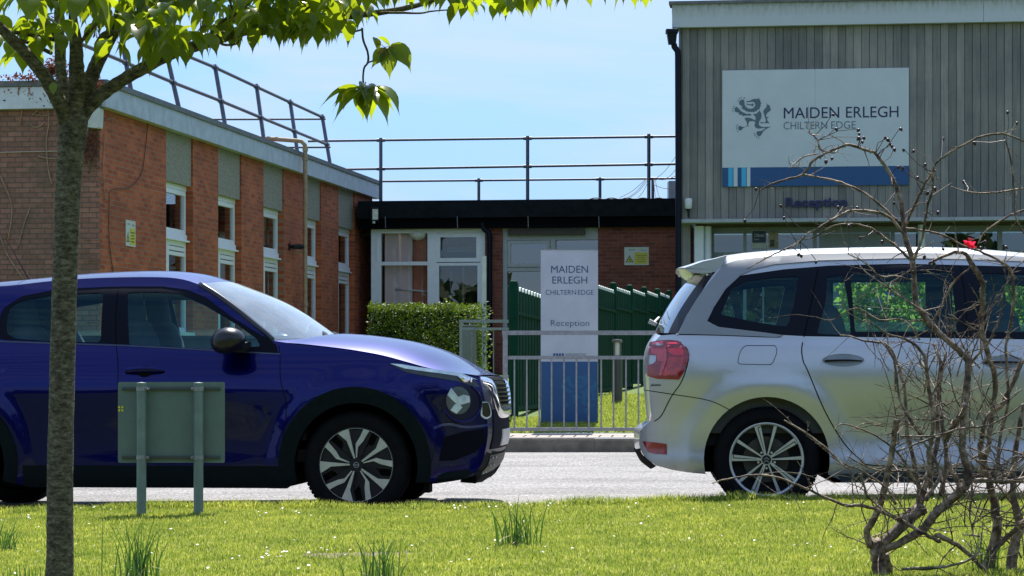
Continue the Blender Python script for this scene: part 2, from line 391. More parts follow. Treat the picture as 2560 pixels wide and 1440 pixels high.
# dim interior
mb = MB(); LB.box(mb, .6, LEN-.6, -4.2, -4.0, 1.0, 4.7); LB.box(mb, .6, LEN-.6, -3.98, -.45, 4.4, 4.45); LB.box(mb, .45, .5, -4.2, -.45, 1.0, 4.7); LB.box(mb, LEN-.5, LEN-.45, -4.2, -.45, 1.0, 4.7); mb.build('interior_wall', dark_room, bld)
blind = mat('roller_blind', (.30, .30, .29), .9, var=.1)
mb = MB()
a, b2 = wins[0]; LB.box(mb, a+.5, b2-.3, -.6, -.58, 3.55, 3.9)
for k in range(4): LB.box(mb, a+.5+.2*k, a+.6+.2*k, -.62, -.605, 3.3, 3.86)
mb.build('window_blind', blind, bld)
# rusty flue
rust = mat('rusty_pipe', (.33, .20, .11), .75, var=.5, vs=14, bmp=.4, bs=50, col2=(.42, .33, .22))
fp = thing('flue_pipe', 'rusty brown pipe climbing the brick pier then bending back over the roof edge', 'pipe', LB.W(T(45.4), .2, .8))
uf = LB.u(763, .24); zt = LB.z(763, 352, .24)
pts = [LB.W(uf, .24, .7), LB.W(uf, .24, zt-.18), LB.W(uf, .235, zt-.08), LB.W(uf-.01, .17, zt-.01), LB.W(uf-.05, .08, zt), LB.W(uf-.7, -.75, zt+.02), LB.W(uf-.8, -1.1, zt+.02)]
mb = MB(); mb.tube(smoothline(pts[:1], 1)[:0] + [tuple(p) for p in pts], .042, 12); mb.build('pipe', rust, fp, smooth=True, angle=50)
mb = MB()
for z in (1.6, 2.3, zt-.35): mb.tube([LB.W(uf, .24, z-.03), LB.W(uf, .24, z+.03)], .055, 12)
for z in (1.6, 3.3): LB.box(mb, uf-.02, uf+.02, .005, .2, z-.02, z+.02)
mb.tube([LB.W(uf, .24, zt-.2), LB.W(uf, .24, zt-.12)], .054, 12)
mb.build('collar', rust, fp, smooth=True, angle=40)
# sensor on pier
us = LB.u(735, .1); zs = LB.z(735, 617, .1)
t = thing('wall_sensor', 'small black cylindrical sensor on the brick pier left of the rusty pipe', 'sensor', LB.W(us, 0, zs))
mb = MB(); LB.box(mb, us-.05, us+.05, .003, .03, zs-.06, zs+.06); mb.build('bracket', blackplastic, t)
mb = MB(); mb.tube([LB.W(us-.02, .03, zs), LB.W(us+.0, .09, zs), LB.W(us+.1, .17, zs+.01), LB.W(us+.22, .2, zs+.015)], [.02, .045, .052, .05], 12); mb.build('housing', blackplastic, t, smooth=True)
# alarm box near corner (white rounded box on the corner)
ua = EF.u(233, .15); 
t = thing('alarm_box', 'off white bell box high on the corner of the brick block behind the tree fork', 'alarm box', EF.W(ua, 0, EF.z(233, 290, .1)))
za, zb2 = EF.z(233, 321, .2), EF.z(233, 268, .2)
mb = MB()
pol = roundpoly([(ua-.15, za+.03), (ua+.10, za), (ua+.115, zb2), (ua-.13, zb2)], .03, 4)
mb.prism(pol, lambda a, z: EF.W(a, .22, z), lambda a, z: EF.W(a, .01, z)); mb.build('case', mat('aged_plastic', (.55, .55, .50), .5, var=.1), t)
mb = MB(); EF.box(mb, ua-.14, ua+.125, .0, .23, zb2+.001, zb2+.05); mb.build('lid', coping, t)
# cables on the wall
def cable(pl, pxs, off, r, name, label, m, par=None):
    pts = [pl.W(pl.u(x, off), off, pl.z(x, y, off)) for x, y in pxs]
    mb = MB(); mb.tube(smoothline(pts, 4), r, 6)
    o = mb.build(name, m, par, smooth=True)
    if not par: tag(o, label, 'cable')
    return o
cab = mat('old_cable', (.10, .06, .04), .8, var=.2)
cable(LB, [(374,250),(372,270),(368,330),(360,400),(355,430),(340,455),(320,470),(290,472),(275,480),(273,500),(273,600),(283,680)], .02, .007, 'wall_cable', 'thin dark cable sagging down the brick wall from the fascia to behind the blue car', cab)
cable(EF, [(-20,382),(40,380),(140,378),(215,377)], .02, .009, 'washing_line', 'thin pale horizontal wire stretched along the end wall behind the tree trunk', mat('pale_wire', (.45, .36, .28), .7))
# warning signs
yel = mat('sign_yellow', (.62, .55, .06), .5, var=.06); signwhite = mat('sign_cream', (.60, .61, .52), .5, var=.05); signblk = mat('sign_print', (.03, .03, .015), .6, var=0)
signgrn = mat('sign_grey_print', (.22, .27, .22), .6, var=0)
def warning(pl, u0, u1, z0, z1, label):
    t = thing('warning_sign', label, 'sign', pl.W((u0+u1)/2, .01, z0)); W_, H_ = u1-u0, z1-z0
    mb = MB(); pl.box(mb, u0, u1, .004, .012, z0, z1); mb.build('sign_plate', signwhite, t)
    mb = MB(); pl.box(mb, u0+.41*W_, u1-.05*W_, .0125, .0145, z0+.07*H_, z0+.70*H_); mb.build('yellow_panel', yel, t)
    X = lambda a: u0+a*W_; Z = lambda a: z0+a*H_
    mb = MB(); A, B, Cc = (X(.05), Z(.16)), (X(.37), Z(.16)), (X(.21), Z(.55)); cx, cz = X(.21), Z(.29)
    tri = [A, B, Cc]
    f = lambda o_: (lambda a, z: pl.W(a, o_, z))
    mb.prism(tri, f(.015), f(.0127)); o_ = mb.build('warning_triangle', signblk, t)
    mb = MB(); mb.prism([(cx+(a-cx)*.74, cz+(z-cz)*.74) for a, z in tri], f(.0165), f(.0152)); mb.build('triangle_field', yel, o_)
    mb = MB()
    mb.prism([(X(.17), Z(.36)), (X(.235), Z(.36)), (X(.235), Z(.31)), (X(.17), Z(.31))], f(.018), f(.0167))
    mb.prism([(X(.20), Z(.31)), (X(.225), Z(.31)), (X(.275), Z(.22)), (X(.255), Z(.205))], f(.018), f(.0167)); mb.build('pictogram', signblk, o_)
    mb = MB()
    for k, s_, a, c_ in ((0, 'These premises', .46, .93), (1, 'are under', .54, .83), (2, '24 hour CCTV', .51, .87), (3, 'surveillance', .52, .86)):
        pl.text(mb, s_, X(a), X(c_), Z(.52-.118*k), Z(.575-.118*k), .0148, bold=.015, d=.001)
    mb.build('wording', signblk, t)
    mb = MB()
    for a, c_, zz in ((.17, .42, .83),): pl.box(mb, X(a), X(c_), .0125, .0135, Z(zz), Z(zz+.045))
    pl.text(mb, 'Vision', X(.7), X(.9), Z(.80), Z(.87), .0128, bold=.01, d=.001)
    mb.prism([(X(.64), Z(.89)), (X(.69), Z(.78)), (X(.71), Z(.83))], f(.0137), f(.0127)); mb.build('logo', signgrn, t)
u0, u1 = LB.u(313), LB.u(337)
warning(LB, u0, u1, LB.z(313, 614), LB.z(313, 549), 'cream and yellow warning sign on the left brick block above the blue car')
# guard rails on left roof: leaning posts
def railthing(name, label, loc, group=None): return thing(name, label, 'guardrail', loc, 0, group)
posts = [((298,55),(331,232)), ((411,110),(452,281)), ((537,163),(566,326)), ((641,212),(662,346)), ((725,251),(746,395)), ((805,288),(828,423))]
zb_ = 5.0; tops = []; t = railthing('roof_guardrail', 'leaning grey scaffold tube guardrail along the roof edge of the left brick block', LB.W(1, -.5, ZT))
for (tx, ty), (bx, by) in posts:
    uu = LB.u(bx, -.1); B = LB.W(uu, -.1, ZT+.02); T_ = LB.W(uu-.05, -.42, ZT+1.12)
    # match traced position along the wall
    T_ = LB.W(LB.u(tx, -.42), -.42, LB.z(tx, ty, -.42)); tops.append((T_, B))
    mb = MB(); mb.tube([B, T_], .038, 10); mb.box(tuple(B - Vector((.06,.06,.03))), tuple(B + Vector((.06,.06,.02)))); mb.build('post', darksteel, t, smooth=True, angle=40)
for fr_, nm in ((.965, 'top_rail'), (.47, 'mid_rail')):
    ps = [B + (T_-B)*fr_ for T_, B in tops]; ps = [ps[0] + (ps[0]-ps[1])*1.2] + ps + [ps[-1] + (ps[-1]-ps[-2])*.05]
    mb = MB(); mb.tube(ps, .031, 10)
    for p_ in ps[1:-1]: mb.tube([p_ - (ps[2]-ps[1]).normalized()*.07, p_ + (ps[2]-ps[1]).normalized()*.07], .048, 10)
    mb.build(nm, darksteel, t, smooth=True, angle=40)
e_ = tops[-1]
for fr_, pxl in ((.93, 505), (.42, 700)):
    A = e_[1] + (e_[0]-e_[1])*fr_; Y2 = A.y + .35; a = (pxl-1280)/F
    mb = MB(); mb.tube([A + Vector((.06, 0, 0)), Vector((a*Y2, Y2, A.z+.03))], .022, 8); mb.build('return_rail', darksteel, t, smooth=True, angle=40)

# ------------------------------------------------------------ middle building
MDL = Plane(P(925, 0, 51.0).x, 51.0, R(-7.0))
BR_M = brick_mat('red_brick_entrance', MDL.e, (.30, .085, .05), (.17, .045, .028), (.22, .12, .09), (.08, .03, .02), .4)
mu = lambda px, off=0: MDL.u(px, off); mz = lambda px, py, off=0: MDL.z(px, py, off)
mid = thing('entrance_building', 'low flat roofed brick building in the middle with black fascia, white windows and glazed entrance', 'building', MDL.W(2, 0, .9))
bitumen = mat('black_fascia', (.007, .010, .012), .8, var=.45, vs=6, bmp=.3, spec=.15)
zf0, zf1 = mz(1300, 545), mz(1300, 507); zw = mz(1300, 570)
mb = MB(); MDL.box(mb, mu(1495), mu(1740), -.3, 0, .7, zw); mb.build('brick_wall', BR_M, mid)
mb = MB(); MDL.box(mb, mu(1213), mu(1256), -.3, .0, .7, zw); mb.build('brick_pier', BR_M, mid)
mb = MB(); MDL.box(mb, mu(926), mu(1213), -.3, -.002, .7, mz(1100, 800)); mb.build('plinth_wall', BR_M, mid)
mb = MB(); MDL.box(mb, mu(900), mu(1760), -.5, .30, zf0, zf1); mb.build('fascia', bitumen, mid)
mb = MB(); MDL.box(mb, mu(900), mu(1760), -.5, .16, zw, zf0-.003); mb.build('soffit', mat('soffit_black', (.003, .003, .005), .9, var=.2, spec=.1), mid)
mb = MB(); MDL.box(mb, mu(900), mu(1760), -9, .22, zf1+.002, zf1+.05); mb.build('roof_deck', bitumen, mid)
# big white window: two columns
def mwin(px0, px1, py0, py1, off=-.12, **k): return window(MDL, mid, mu(px0), mu(px1), mz(px0, py1), mz(px0, py0), off, **k)
frm = MB()
MDL.box(frm, mu(927), mu(952), -.14, -.04, .95, zw); MDL.box(frm, mu(1200), mu(1212), -.14, -.04, .95, zw); MDL.box(frm, mu(952), mu(1200), -.14, -.041, mz(1000, 583), zw)
MDL.box(frm, mu(1068), mu(1090), -.14, -.042, .95, mz(1000, 583)); MDL.box(frm, mu(952), mu(1068), -.14, -.043, mz(1000, 663), mz(1000, 654)); 
MDL.box(frm, mu(940), mu(943), -.038, -.02, mz(940, 655), mz(940, 590))
fo = frm.build('window_frame', white_pvc, mid)
g = MB(); MDL.box(g, mu(952)-.02, mu(1068)+.02, -.12, -.114, 1.2, mz(1000, 583)+.02); g.build('pane', win_glass, fo)
mwin(1090, 1200, 583, 655, off=-.10, fw=.085, glass=win_glass)
mwin(1090, 1200, 657, 830, off=-.10, fw=.06, glass=win_glass)
mb = MB()
for a, b2 in ((980, 1045), (1115, 1185)): MDL.box(mb, mu(a), mu(b2), -.039, -.02, mz(a, 579), mz(a, 575.5))
mb.build('trickle_vent', white_pvc, mid)
# room behind: pinkish blind panel, brick-coloured wall, lamp
pinkp = mat('pink_screen', (.85, .62, .55), .8, var=.06, stretch=(6, 6, .3)); browni = mat('inner_brown_wall', (.50, .16, .09), .9, var=.3, vs=3)
mb = MB(); MDL.box(mb, mu(958), mu(1027), -.22, -.2, 1.2, zw); mb.build('vertical_blind', pinkp, mid)
mb = MB(); MDL.box(mb, mu(1027), mu(1069), -.30, -.28, 1.2, zw); mb.build('inner_wall', browni, mid)
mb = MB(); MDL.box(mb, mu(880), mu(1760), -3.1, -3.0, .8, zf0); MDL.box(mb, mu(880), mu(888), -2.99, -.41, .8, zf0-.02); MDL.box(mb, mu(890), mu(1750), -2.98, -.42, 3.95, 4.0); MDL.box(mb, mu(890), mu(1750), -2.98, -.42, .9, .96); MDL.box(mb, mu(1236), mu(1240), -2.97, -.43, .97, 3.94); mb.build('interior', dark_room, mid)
mb = MB(); MDL.box(mb, mu(1110), mu(1113), -.9, -.85, 1.5, 3.2); MDL.box(mb, mu(1142), mu(1146), -.9, -.85, 1.5, 3.3); MDL.box(mb, mu(1098), mu(1165), -1.2, -1.1, 3.62, 3.74); mb.build('inner_posts', mat('inner_pale', (.25, .27, .28), .8, var=.1), mid)
mb = MB(); c_ = MDL.W(mu(1041), -.20, mz(1041, 584)); mb.lathe([(0, -.14), (.10, -.12), (.17, -.07), (.2, 0), (.2, .02)], 24, 'Z', c_); mb.build('round_lamp_shade', mat('opal_shade', (.85, .82, .72), .5, var=0), mid, smooth=True)
mb = MB(); mb.tube([MDL.W(mu(985), -.19, mz(985, 722)), MDL.W(mu(1068), -.19, mz(1068, 728))], .02, 8); mb.build('hand_rail', offwhite, mid, smooth=True)
# entrance glazing
greyf = mat('grey_white_frame', (.42, .43, .42), .5, var=.08)
mb = MB()
MDL.box(mb, mu(1256), mu(1267), -.20, -.06, .9, zw); MDL.box(mb, mu(1267), mu(1495), -.20, -.062, mz(1300, 600), zw)
MDL.box(mb, mu(1375), mu(1388), -.20, -.064, .9, mz(1300, 600)); MDL.box(mb, mu(1267), mu(1375), -.20, -.066, mz(1300, 678), mz(1300, 668)); MDL.box(mb, mu(1388), mu(1495), -.20, -.067, mz(1300, 678), mz(1300, 668))
ef = mb.build('entrance_frame', greyf, mid)
mb = MB(); MDL.box(mb, mu(1262), mu(1495), -.17, -.163, .95, mz(1300, 598)); mb.build('pane', glass_mat('entrance_glass', (.3, .36, .42), .9, base=.14), ef)
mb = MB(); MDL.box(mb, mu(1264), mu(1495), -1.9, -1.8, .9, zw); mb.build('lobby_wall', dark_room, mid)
mb = MB(); MDL.box(mb, mu(1270), mu(1462), -.05, .06, mz(1300, 588), mz(1300, 575)); mb.build('canopy_slot', mat('dark_slot', (.07, .055, .04), .7, var=.1), mid)
window(MDL, mid, mu(1268), mu(1374), mz(1300, 667), mz(1300, 601), -.10, fw=.07, glass=glass_mat('entrance_glass_b', (.3, .36, .42), .9, base=.14), frame=greyf)
# hooks hanging from fascia
mb = MB()
for px in (963, 1143, 1320, 1497): mb.tube([MDL.W(mu(px, .31), .31, mz(px, 541, .31)), MDL.W(mu(px+1, .33), .33, mz(px, 570, .33))], .008, 5)
mb.build('fascia_hook', galv, mid)
# downpipe at window side
dpm = mat('black_pipe', (.005, .006, .014), .5, var=.2, spec=.2)
def downpipe(pl, pxs, off, r, label):
    pts = [pl.W(pl.u(x, off), off, pl.z(x, y, off)) for x, y in pxs]
    t = thing('downpipe', label, 'drainpipe', pts[-1])
    mb = MB(); mb.tube(pts, r, 12); mb.build('pipe', dpm, t, smooth=True, angle=40)
    mb = MB()
    for k in (.25, .6, .9):
        p_ = pts[-2].lerp(pts[-1], k); mb.tube([p_ - Vector((0,0,.03)), p_ + Vector((0,0,.03))], r*1.25, 12)
    mb.build('collar', dpm, t, smooth=True, angle=40); return t, pts
downpipe(MDL, [(1206,556),(1206,566),(1212,575),(1221,580),(1224,590),(1224,850),(1224,960)], .12, .055, 'black drainpipe beside the white window, kinked under the black fascia')
# security light at left end of fascia
p0 = MDL.W(mu(937, .4), .4, mz(937, 535, .4))
t = thing('floodlight', 'small lit-looking floodlight with pale lens at the left end of the black fascia', 'light', p0)
mb = MB(); mb.box((p0.x-.08, p0.y-.02, p0.z-.15), (p0.x+.08, p0.y+.12, p0.z+.15)); mb.build('housing', blackplastic, t)
mb = MB(); mb.box((p0.x-.045, p0.y-.045, p0.z-.12), (p0.x+.07, p0.y-.022, p0.z+.10)); mb.build('lens', mat('pale_lens', (.70, .68, .55), .3, var=.2, vs=20), t)
mb = MB(); mb.tube([p0 + Vector((-.02, .0, -.15)), p0 + Vector((-.02, 0, -.2))], .03, 8); mb.build('sensor', offwhite, t)
warning(MDL, mu(1561), mu(1622), mz(1561, 663), mz(1561, 618), 'cream and yellow warning sign on the brick wall above the green fence')
# roof rails of the middle building
def roofrail(label, off, posts_, rails, px0, px1, r=.026):
    t = railthing('flat_roof_guardrail', label, MDL.W(mu(1300), off, zf1))
    for px, yt in posts_:
        mb = MB(); A = MDL.W(mu(px, off), off, zf1+.03); B = MDL.W(mu(px, off), off, mz(px, yt, off)); mb.tube([A, B], r*1.42, 10); mb.tube([A, A+Vector((0,0,.02))], .09, 12); mb.build('post', darksteel, t, smooth=True, angle=40)
    for y0, y1 in rails:
        mb = MB(); q = [MDL.W(mu(x, off), off, mz(x, y0 + (y1-y0)*(x-px0)/(px1-px0), off)) for x in [px0] + [p[0] for p in posts_] + [px1]]
        mb.tube(q, r, 10)
        for a in q[1:-1]: mb.tube([a - Vector((.09, 0, 0)), a + Vector((.09, 0, 0))], r*1.45, 10)
        mb.build('rail', darksteel, t, smooth=True, angle=40)
roofrail('tall dark guardrail along the front of the flat roof in the middle', -.4, [(952, 345), (1319, 340), (1622, 335)], [(353, 341), (425, 410)], 770, 1692)
roofrail('lower distant guardrail seen behind the tall one on the flat roof', -3.5, [(1197, 446), (1500, 444), (1632, 446)], [(454, 446)], 905, 1692, .024)
# loose cables on the roof and duct
mb = MB(); rr = random.Random(3)
q = lambda px, py, off: MDL.W(mu(px, off), off, mz(px, py, off))
for px0, py0, px1, py1 in ((1550,494,1615,447),(1570,494,1617,447),(1575,494,1620,449),(1595,494,1622,450),(1640,447,1690,390),(1655,450,1692,420),(1632,447,1690,440),(1630,460,1690,470),(1640,495,1634,450),(1650,497,1638,448)):
    a, b2 = q(px0, py0, -.6), q(px1, py1, -1.2); mid_ = (a+b2)/2 - Vector((0, 0, .05)); mb.tube(smoothline([a, mid_, b2], 5), .006, 5)
pts = [q(1470+k*10, 500 - 5*abs(math.sin(k*.8)), .0) for k in range(20)]; mb.tube(smoothline(pts, 3), .012, 5)
pts = [q(1640+k*7, 497 + k*1.9 + 3*math.sin(k), .05) for k in range(9)]; mb.tube(smoothline(pts, 3), .014, 5)
tag(mb.build('roof_cables', cab, smooth=True), 'tangle of thin loose cables on the flat roof beside the timber clad block', 'cable', kind=None)
a, b2 = q(1672, 452, -1.5), q(1692, 505, -1.5)
mb = MB(); mb.box((a.x, a.y, b2.z), (a.x+.5, a.y+.5, a.z)); tag(mb.build('vent_box', mat('pale_metal_box', (.5, .52, .54), .5, var=.1)), 'pale grey box on the flat roof tucked beside the timber clad block', 'vent')

# ------------------------------------------------------------ right timber-clad building
RB = Plane(P(1697, 0, 46).x, 46.0, R(-7.0))
ru = lambda px, off=0: RB.u(px, off); rz_ = lambda px, py, off=0: RB.z(px, py, off)
rbl = thing('timber_clad_building', 'two storey reception block clad in weathered grey vertical boards with a pale fascia', 'building', RB.W(3, 0, 1))
m = bpy.data.materials.new('weathered_boards'); n, b, o = nodes(m)
v = wallcoord(n, RB.e); sp = n.nodes.new('ShaderNodeSeparateXYZ'); n.links.new(v, sp.inputs[0])
dv = n.nodes.new('ShaderNodeMath'); dv.operation = 'DIVIDE'; dv.inputs[1].default_value = .148; n.links.new(sp.outputs[0], dv.inputs[0])
fl = n.nodes.new('ShaderNodeMath'); fl.operation = 'FLOOR'; n.links.new(dv.outputs[0], fl.inputs[0])
wn = n.nodes.new('ShaderNodeTexWhiteNoise'); wn.noise_dimensions = '1D'; n.links.new(fl.outputs[0], wn.inputs['W'])
base = ramp(n, wn.outputs['Value'], [(0, (.20, .194, .188)), (.35, (.235, .227, .218)), (.7, (.28, .269, .257)), (1, (.33, .315, .298))])
st = noise(n, 3.2, 10, v, .82, stretch=(11, .3, 1)); base = mixc(n, .85, base, ramp(n, st, [(.3, (.50, .50, .52)), (.5, (.92, .90, .88)), (.7, (1.35, 1.27, 1.18))]), 'MULTIPLY')
st2 = noise(n, .8, 4, v); base = mixc(n, .6, base, ramp(n, st2, [(.36, (.60, .62, .68)), (.64, (1.22, 1.15, 1.06))]), 'MULTIPLY')
n.links.new(base, b.inputs['Base Color']); b.inputs['Roughness'].default_value = .9; bump(n, b, st, .4, .006); boards = m
zc0, zc1 = rz_(1720, 549), rz_(1720, 72)
u1_ = ru(2900); mb = MB()
RB.box(mb, 0, u1_, -.4, -.03, zc0, zc1+.3); k = 0; off0 = (RB.o[0]*RB.e[0] + RB.o[1]*RB.e[1]) % .148; u = -off0
while u < u1_:
    a, b2 = max(u, .001), u + .148
    if b2 > .02: RB.box(mb, a+.005, b2-.005, -.028, rnd.uniform(-.008, .006), zc0+.004, zc1)
    u += .148
mb.build('board_cladding', boards, rbl)
mb = MB(); RB.box(mb, .0, .03, -.03, .03, zc0, zc1); mb.build('corner_trim', mat('grey_trim', (.3, .3, .3), .6), rbl)
zfa = rz_(1720, 71); zfb = rz_(1720, 14)
m = bpy.data.materials.new('stained_fascia'); n, b, o = nodes(m); v = wallcoord(n, RB.e)
sx = n.nodes.new('ShaderNodeSeparateXYZ'); n.links.new(v, sx.inputs[0])
mr = n.nodes.new('ShaderNodeMapRange'); mr.inputs[1].default_value = zfa; mr.inputs[2].default_value = zfb; n.links.new(sx.outputs[1], mr.inputs[0])
nn = noise(n, 7, 6, v, .7, stretch=(2.2, .5, 1)); mu_ = n.nodes.new('ShaderNodeMath'); mu_.operation = 'MULTIPLY'; n.links.new(mr.outputs[0], mu_.inputs[0]); n.links.new(nn, mu_.inputs[1])
n.links.new(ramp(n, mu_.outputs[0], [(.18, (.52, .54, .56)), (.40, (.42, .43, .40)), (.58, (.24, .24, .19))]), b.inputs['Base Color']); b.inputs['Roughness'].default_value = .6
mb = MB()
for a, b2 in ((-.12, ru(2458)-.006), (ru(2458), u1_)): RB.box(mb, a, b2, .005, .16, zfa, zfb)
mb.build('fascia', m, rbl)
mb = MB(); RB.box(mb, -.18, u1_, -.3, .20, zfb+.001, zfb+.06); mb.build('roof_edge', coping, rbl)
mb = MB(); RB.box(mb, -.15, u1_, -8, -.31, zfb-.1, zfb+.02); mb.build('roof', coping, rbl)
mb = MB(); RB.box(mb, .02, .2, -8, -.42, .8, zfb-.12); mb.build('flank_wall', boards, rbl)
zl0, zl1 = rz_(1720, 560), rz_(1720, 552)
ledge = mat('ledge_grey', (.36, .38, .38), .5, var=.1)
mb = MB(); RB.box(mb, -.02, u1_, -.38, .10, zl0+.02, zc0+.003); mb.build('drip_ledge', ledge, rbl)
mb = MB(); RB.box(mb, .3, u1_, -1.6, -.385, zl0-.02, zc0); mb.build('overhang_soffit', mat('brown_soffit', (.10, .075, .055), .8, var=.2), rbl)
# ground floor, set back
GO = -.75
gu = lambda px: ru(px, GO); gz = lambda px, py: rz_(px, py, GO)
ztop = zl0 - .021
mb = MB(); RB.box(mb, gu(1697), gu(1733), GO-.3, GO, .8, ztop); mb.build('brick_return', BR_M, rbl)
frame2 = mat('dull_alu_frame', (.22, .235, .23), .45, var=.1)
mb = MB()
RB.box(mb, gu(1760), u1_, GO-.1, GO-.03, ztop-.12, ztop)
for px, wd in ((1780, 10), (1862, 8), (1908, 4), (2037, 10), (2232, 10), (2500, 12), (2640, 12)): RB.box(mb, gu(px-wd/2), gu(px+wd/2), GO-.1, GO, .95, ztop-.121)
RB.box(mb, gu(1780), u1_, GO-.1, GO-.01, gz(1900, 642), gz(1900, 630))
ff = mb.build('shopfront_frame', frame2, rbl)
recg = glass_mat('reception_glass', (.35, .42, .42), .8, base=.12)
mb = MB(); RB.box(mb, gu(1765), u1_, GO-.07, GO-.064, .95, ztop-.1); mb.build('pane', recg, ff)
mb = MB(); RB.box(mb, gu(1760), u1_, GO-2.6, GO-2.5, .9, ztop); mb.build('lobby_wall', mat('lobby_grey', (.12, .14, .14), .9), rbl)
mb = MB(); RB.box(mb, gu(2048), gu(2225), GO-.02, GO-.002, .95, ztop-.13); mb.build('grey_panel', mat('grey_green_panel', (.22, .24, .23), .6, var=.08), rbl)
colm = mat('white_column', (.72, .74, .76), .45, var=.06)
mb = MB(); RB.box(mb, ru(1736, -.3), ru(1759, -.3), -.48, -.30, .9, ztop); mb.build('square_column', colm, rbl)
for px in (1769, 2304):
    mb = MB(); c_ = RB.W(ru(px, -.45), -.45, 0); mb.tube([(c_.x, c_.y, .9), (c_.x, c_.y, ztop)], .075, 20); mb.build('round_column', colm, rbl, smooth=True, angle=40)
# posters in the window
t = thing('window_poster', 'dark blue award poster with white wording behind the reception glass', 'poster', RB.W(gu(1897), GO, 3))
mb = MB(); RB.box(mb, gu(1879), gu(1916), GO+.004, GO+.008, gz(1897, 622), gz(1897, 575)); mb.build('paper', mat('poster_paper', (.42, .43, .38), .6), t)
mb = MB(); RB.box(mb, gu(1881), gu(1914.5), GO+.0085, GO+.011, gz(1897, 607), gz(1897, 577)); mb.build('blue_panel', mat('poster_navy', (.012, .03, .07), .5), t)
mb = MB(); RB.text(mb, 'Ofsted', gu(1886), gu(1910), gz(1897, 592), gz(1897, 584), GO+.0115, bold=.01, d=.001); RB.text(mb, 'Good', gu(1886), gu(1897), gz(1897, 600), gz(1897, 596), GO+.0115, d=.001)
mb.build('wording', mat('poster_white', (.5, .5, .52), .6), t)
t = thing('window_notice', 'small brown and cream notice behind the reception glass right of the blue poster', 'poster', RB.W(gu(1930), GO, 3))
mb = MB(); RB.box(mb, gu(1921), gu(1946), GO+.004, GO+.008, gz(1930, 620), gz(1930, 580)); mb.build('paper', mat('notice_paper', (.30, .24, .17), .6, var=.5, vs=9), t)
mb = MB(); RB.box(mb, gu(1925), gu(1936), GO+.0085, GO+.010, gz(1930, 617), gz(1930, 600)); mb.build('picture', mat('notice_dark', (.03, .03, .03), .6), t)
# downpipe with hopper
t, pts = downpipe(RB, [(1685, 110),(1686,117),(1694,128),(1695,140),(1696,400),(1696,700),(1696,1000)], .12, .06, 'long black drainpipe with a hopper down the corner of the timber clad block')
mb = MB(); h = RB.W(ru(1679, .14), .14, rz_(1679, 90, .14)); mb.hexa([h+Vector((-.06,-.08,-.16)), h+Vector((.08,-.08,-.16)), h+Vector((.08,.08,-.16)), h+Vector((-.06,.08,-.16)), h+Vector((-.09,-.11,.05)), h+Vector((.10,-.11,.05)), h+Vector((.10,.11,.05)), h+Vector((-.09,.11,.05))])
mb.box(tuple(h+Vector((-.11,-.13,.051))), tuple(h+Vector((.12,.13,.12)))); mb.tube([h+Vector((.03,0,-.14)), pts[0]], .055, 12); mb.build('hopper', dpm, t)
t = thing('beacon', 'small white beacon on a stub bracket low on the left of the timber cladding', 'alarm', RB.W(ru(1721), 0, rz_(1721, 510)))
c_ = RB.W(ru(1721, .1), .1, rz_(1721, 509, .1)); mb = MB(); mb.lathe([(0, .1), (.06, .1), (.075, .08), (.07, -.07), (.05, -.1), (0, -.1)], 16, 'Z', c_); mb.build('lamp', offwhite, t, smooth=True, angle=40)
mb = MB(); mb.tube([c_ - Vector((0, 0, .1)), c_ - Vector((0, 0, .27))], .02, 8); RB.box(mb, ru(1721)-.03, ru(1721)+.03, .006, .09, c_.z-.14, c_.z-.1); mb.build('bracket', blackplastic, t)

# main sign board
t = thing('school_sign_board', 'large white school sign with dragon-lion emblem and blue striped base on the timber cladding', 'sign', RB.W(ru(2040), .03, rz_(2040, 467)))
su0, su1 = ru(1806), ru(2272); z0s, z1s, zb_ = rz_(1806, 467), rz_(1806, 177), rz_(1806, 420)
um = ru(2038)
board_w = mat('sign_board_white', (.57, .60, .62), .5, var=.04, vs=2); navy = mat('sign_navy', (.008, .012, .08), .5, var=0); blue = mat('sign_blue', (.012, .075, .21), .5, var=.05)
grey = mat('sign_grey', (.10, .14, .17), .5, var=0); cyan = mat('sign_cyan', (.05, .42, .68), .5, var=0)
mb = MB(); RB.box(mb, su0, um-.003, .006, .04, zb_+.002, z1s); RB.box(mb, um, su1, .006, .04, zb_+.002, z1s); mb.build('board', board_w, t)
mb = MB(); RB.box(mb, su0, um-.003, .006, .041, z0s, zb_); RB.box(mb, um, su1, .006, .041, z0s, zb_); mb.build('blue_band', blue, t)
mb = MB()
for a, b2 in ((1821, 1832), (1854, 1865)): RB.box(mb, ru(a), ru(b2), .0415, .0435, z0s, zb_)
mb.build('cyan_stripes', cyan, t)
mb = MB()
for a, b2 in ((1834, 1844), (1867, 1876)): RB.box(mb, ru(a), ru(b2), .0415, .0435, z0s, zb_)
mb.build('white_stripes', board_w, t)
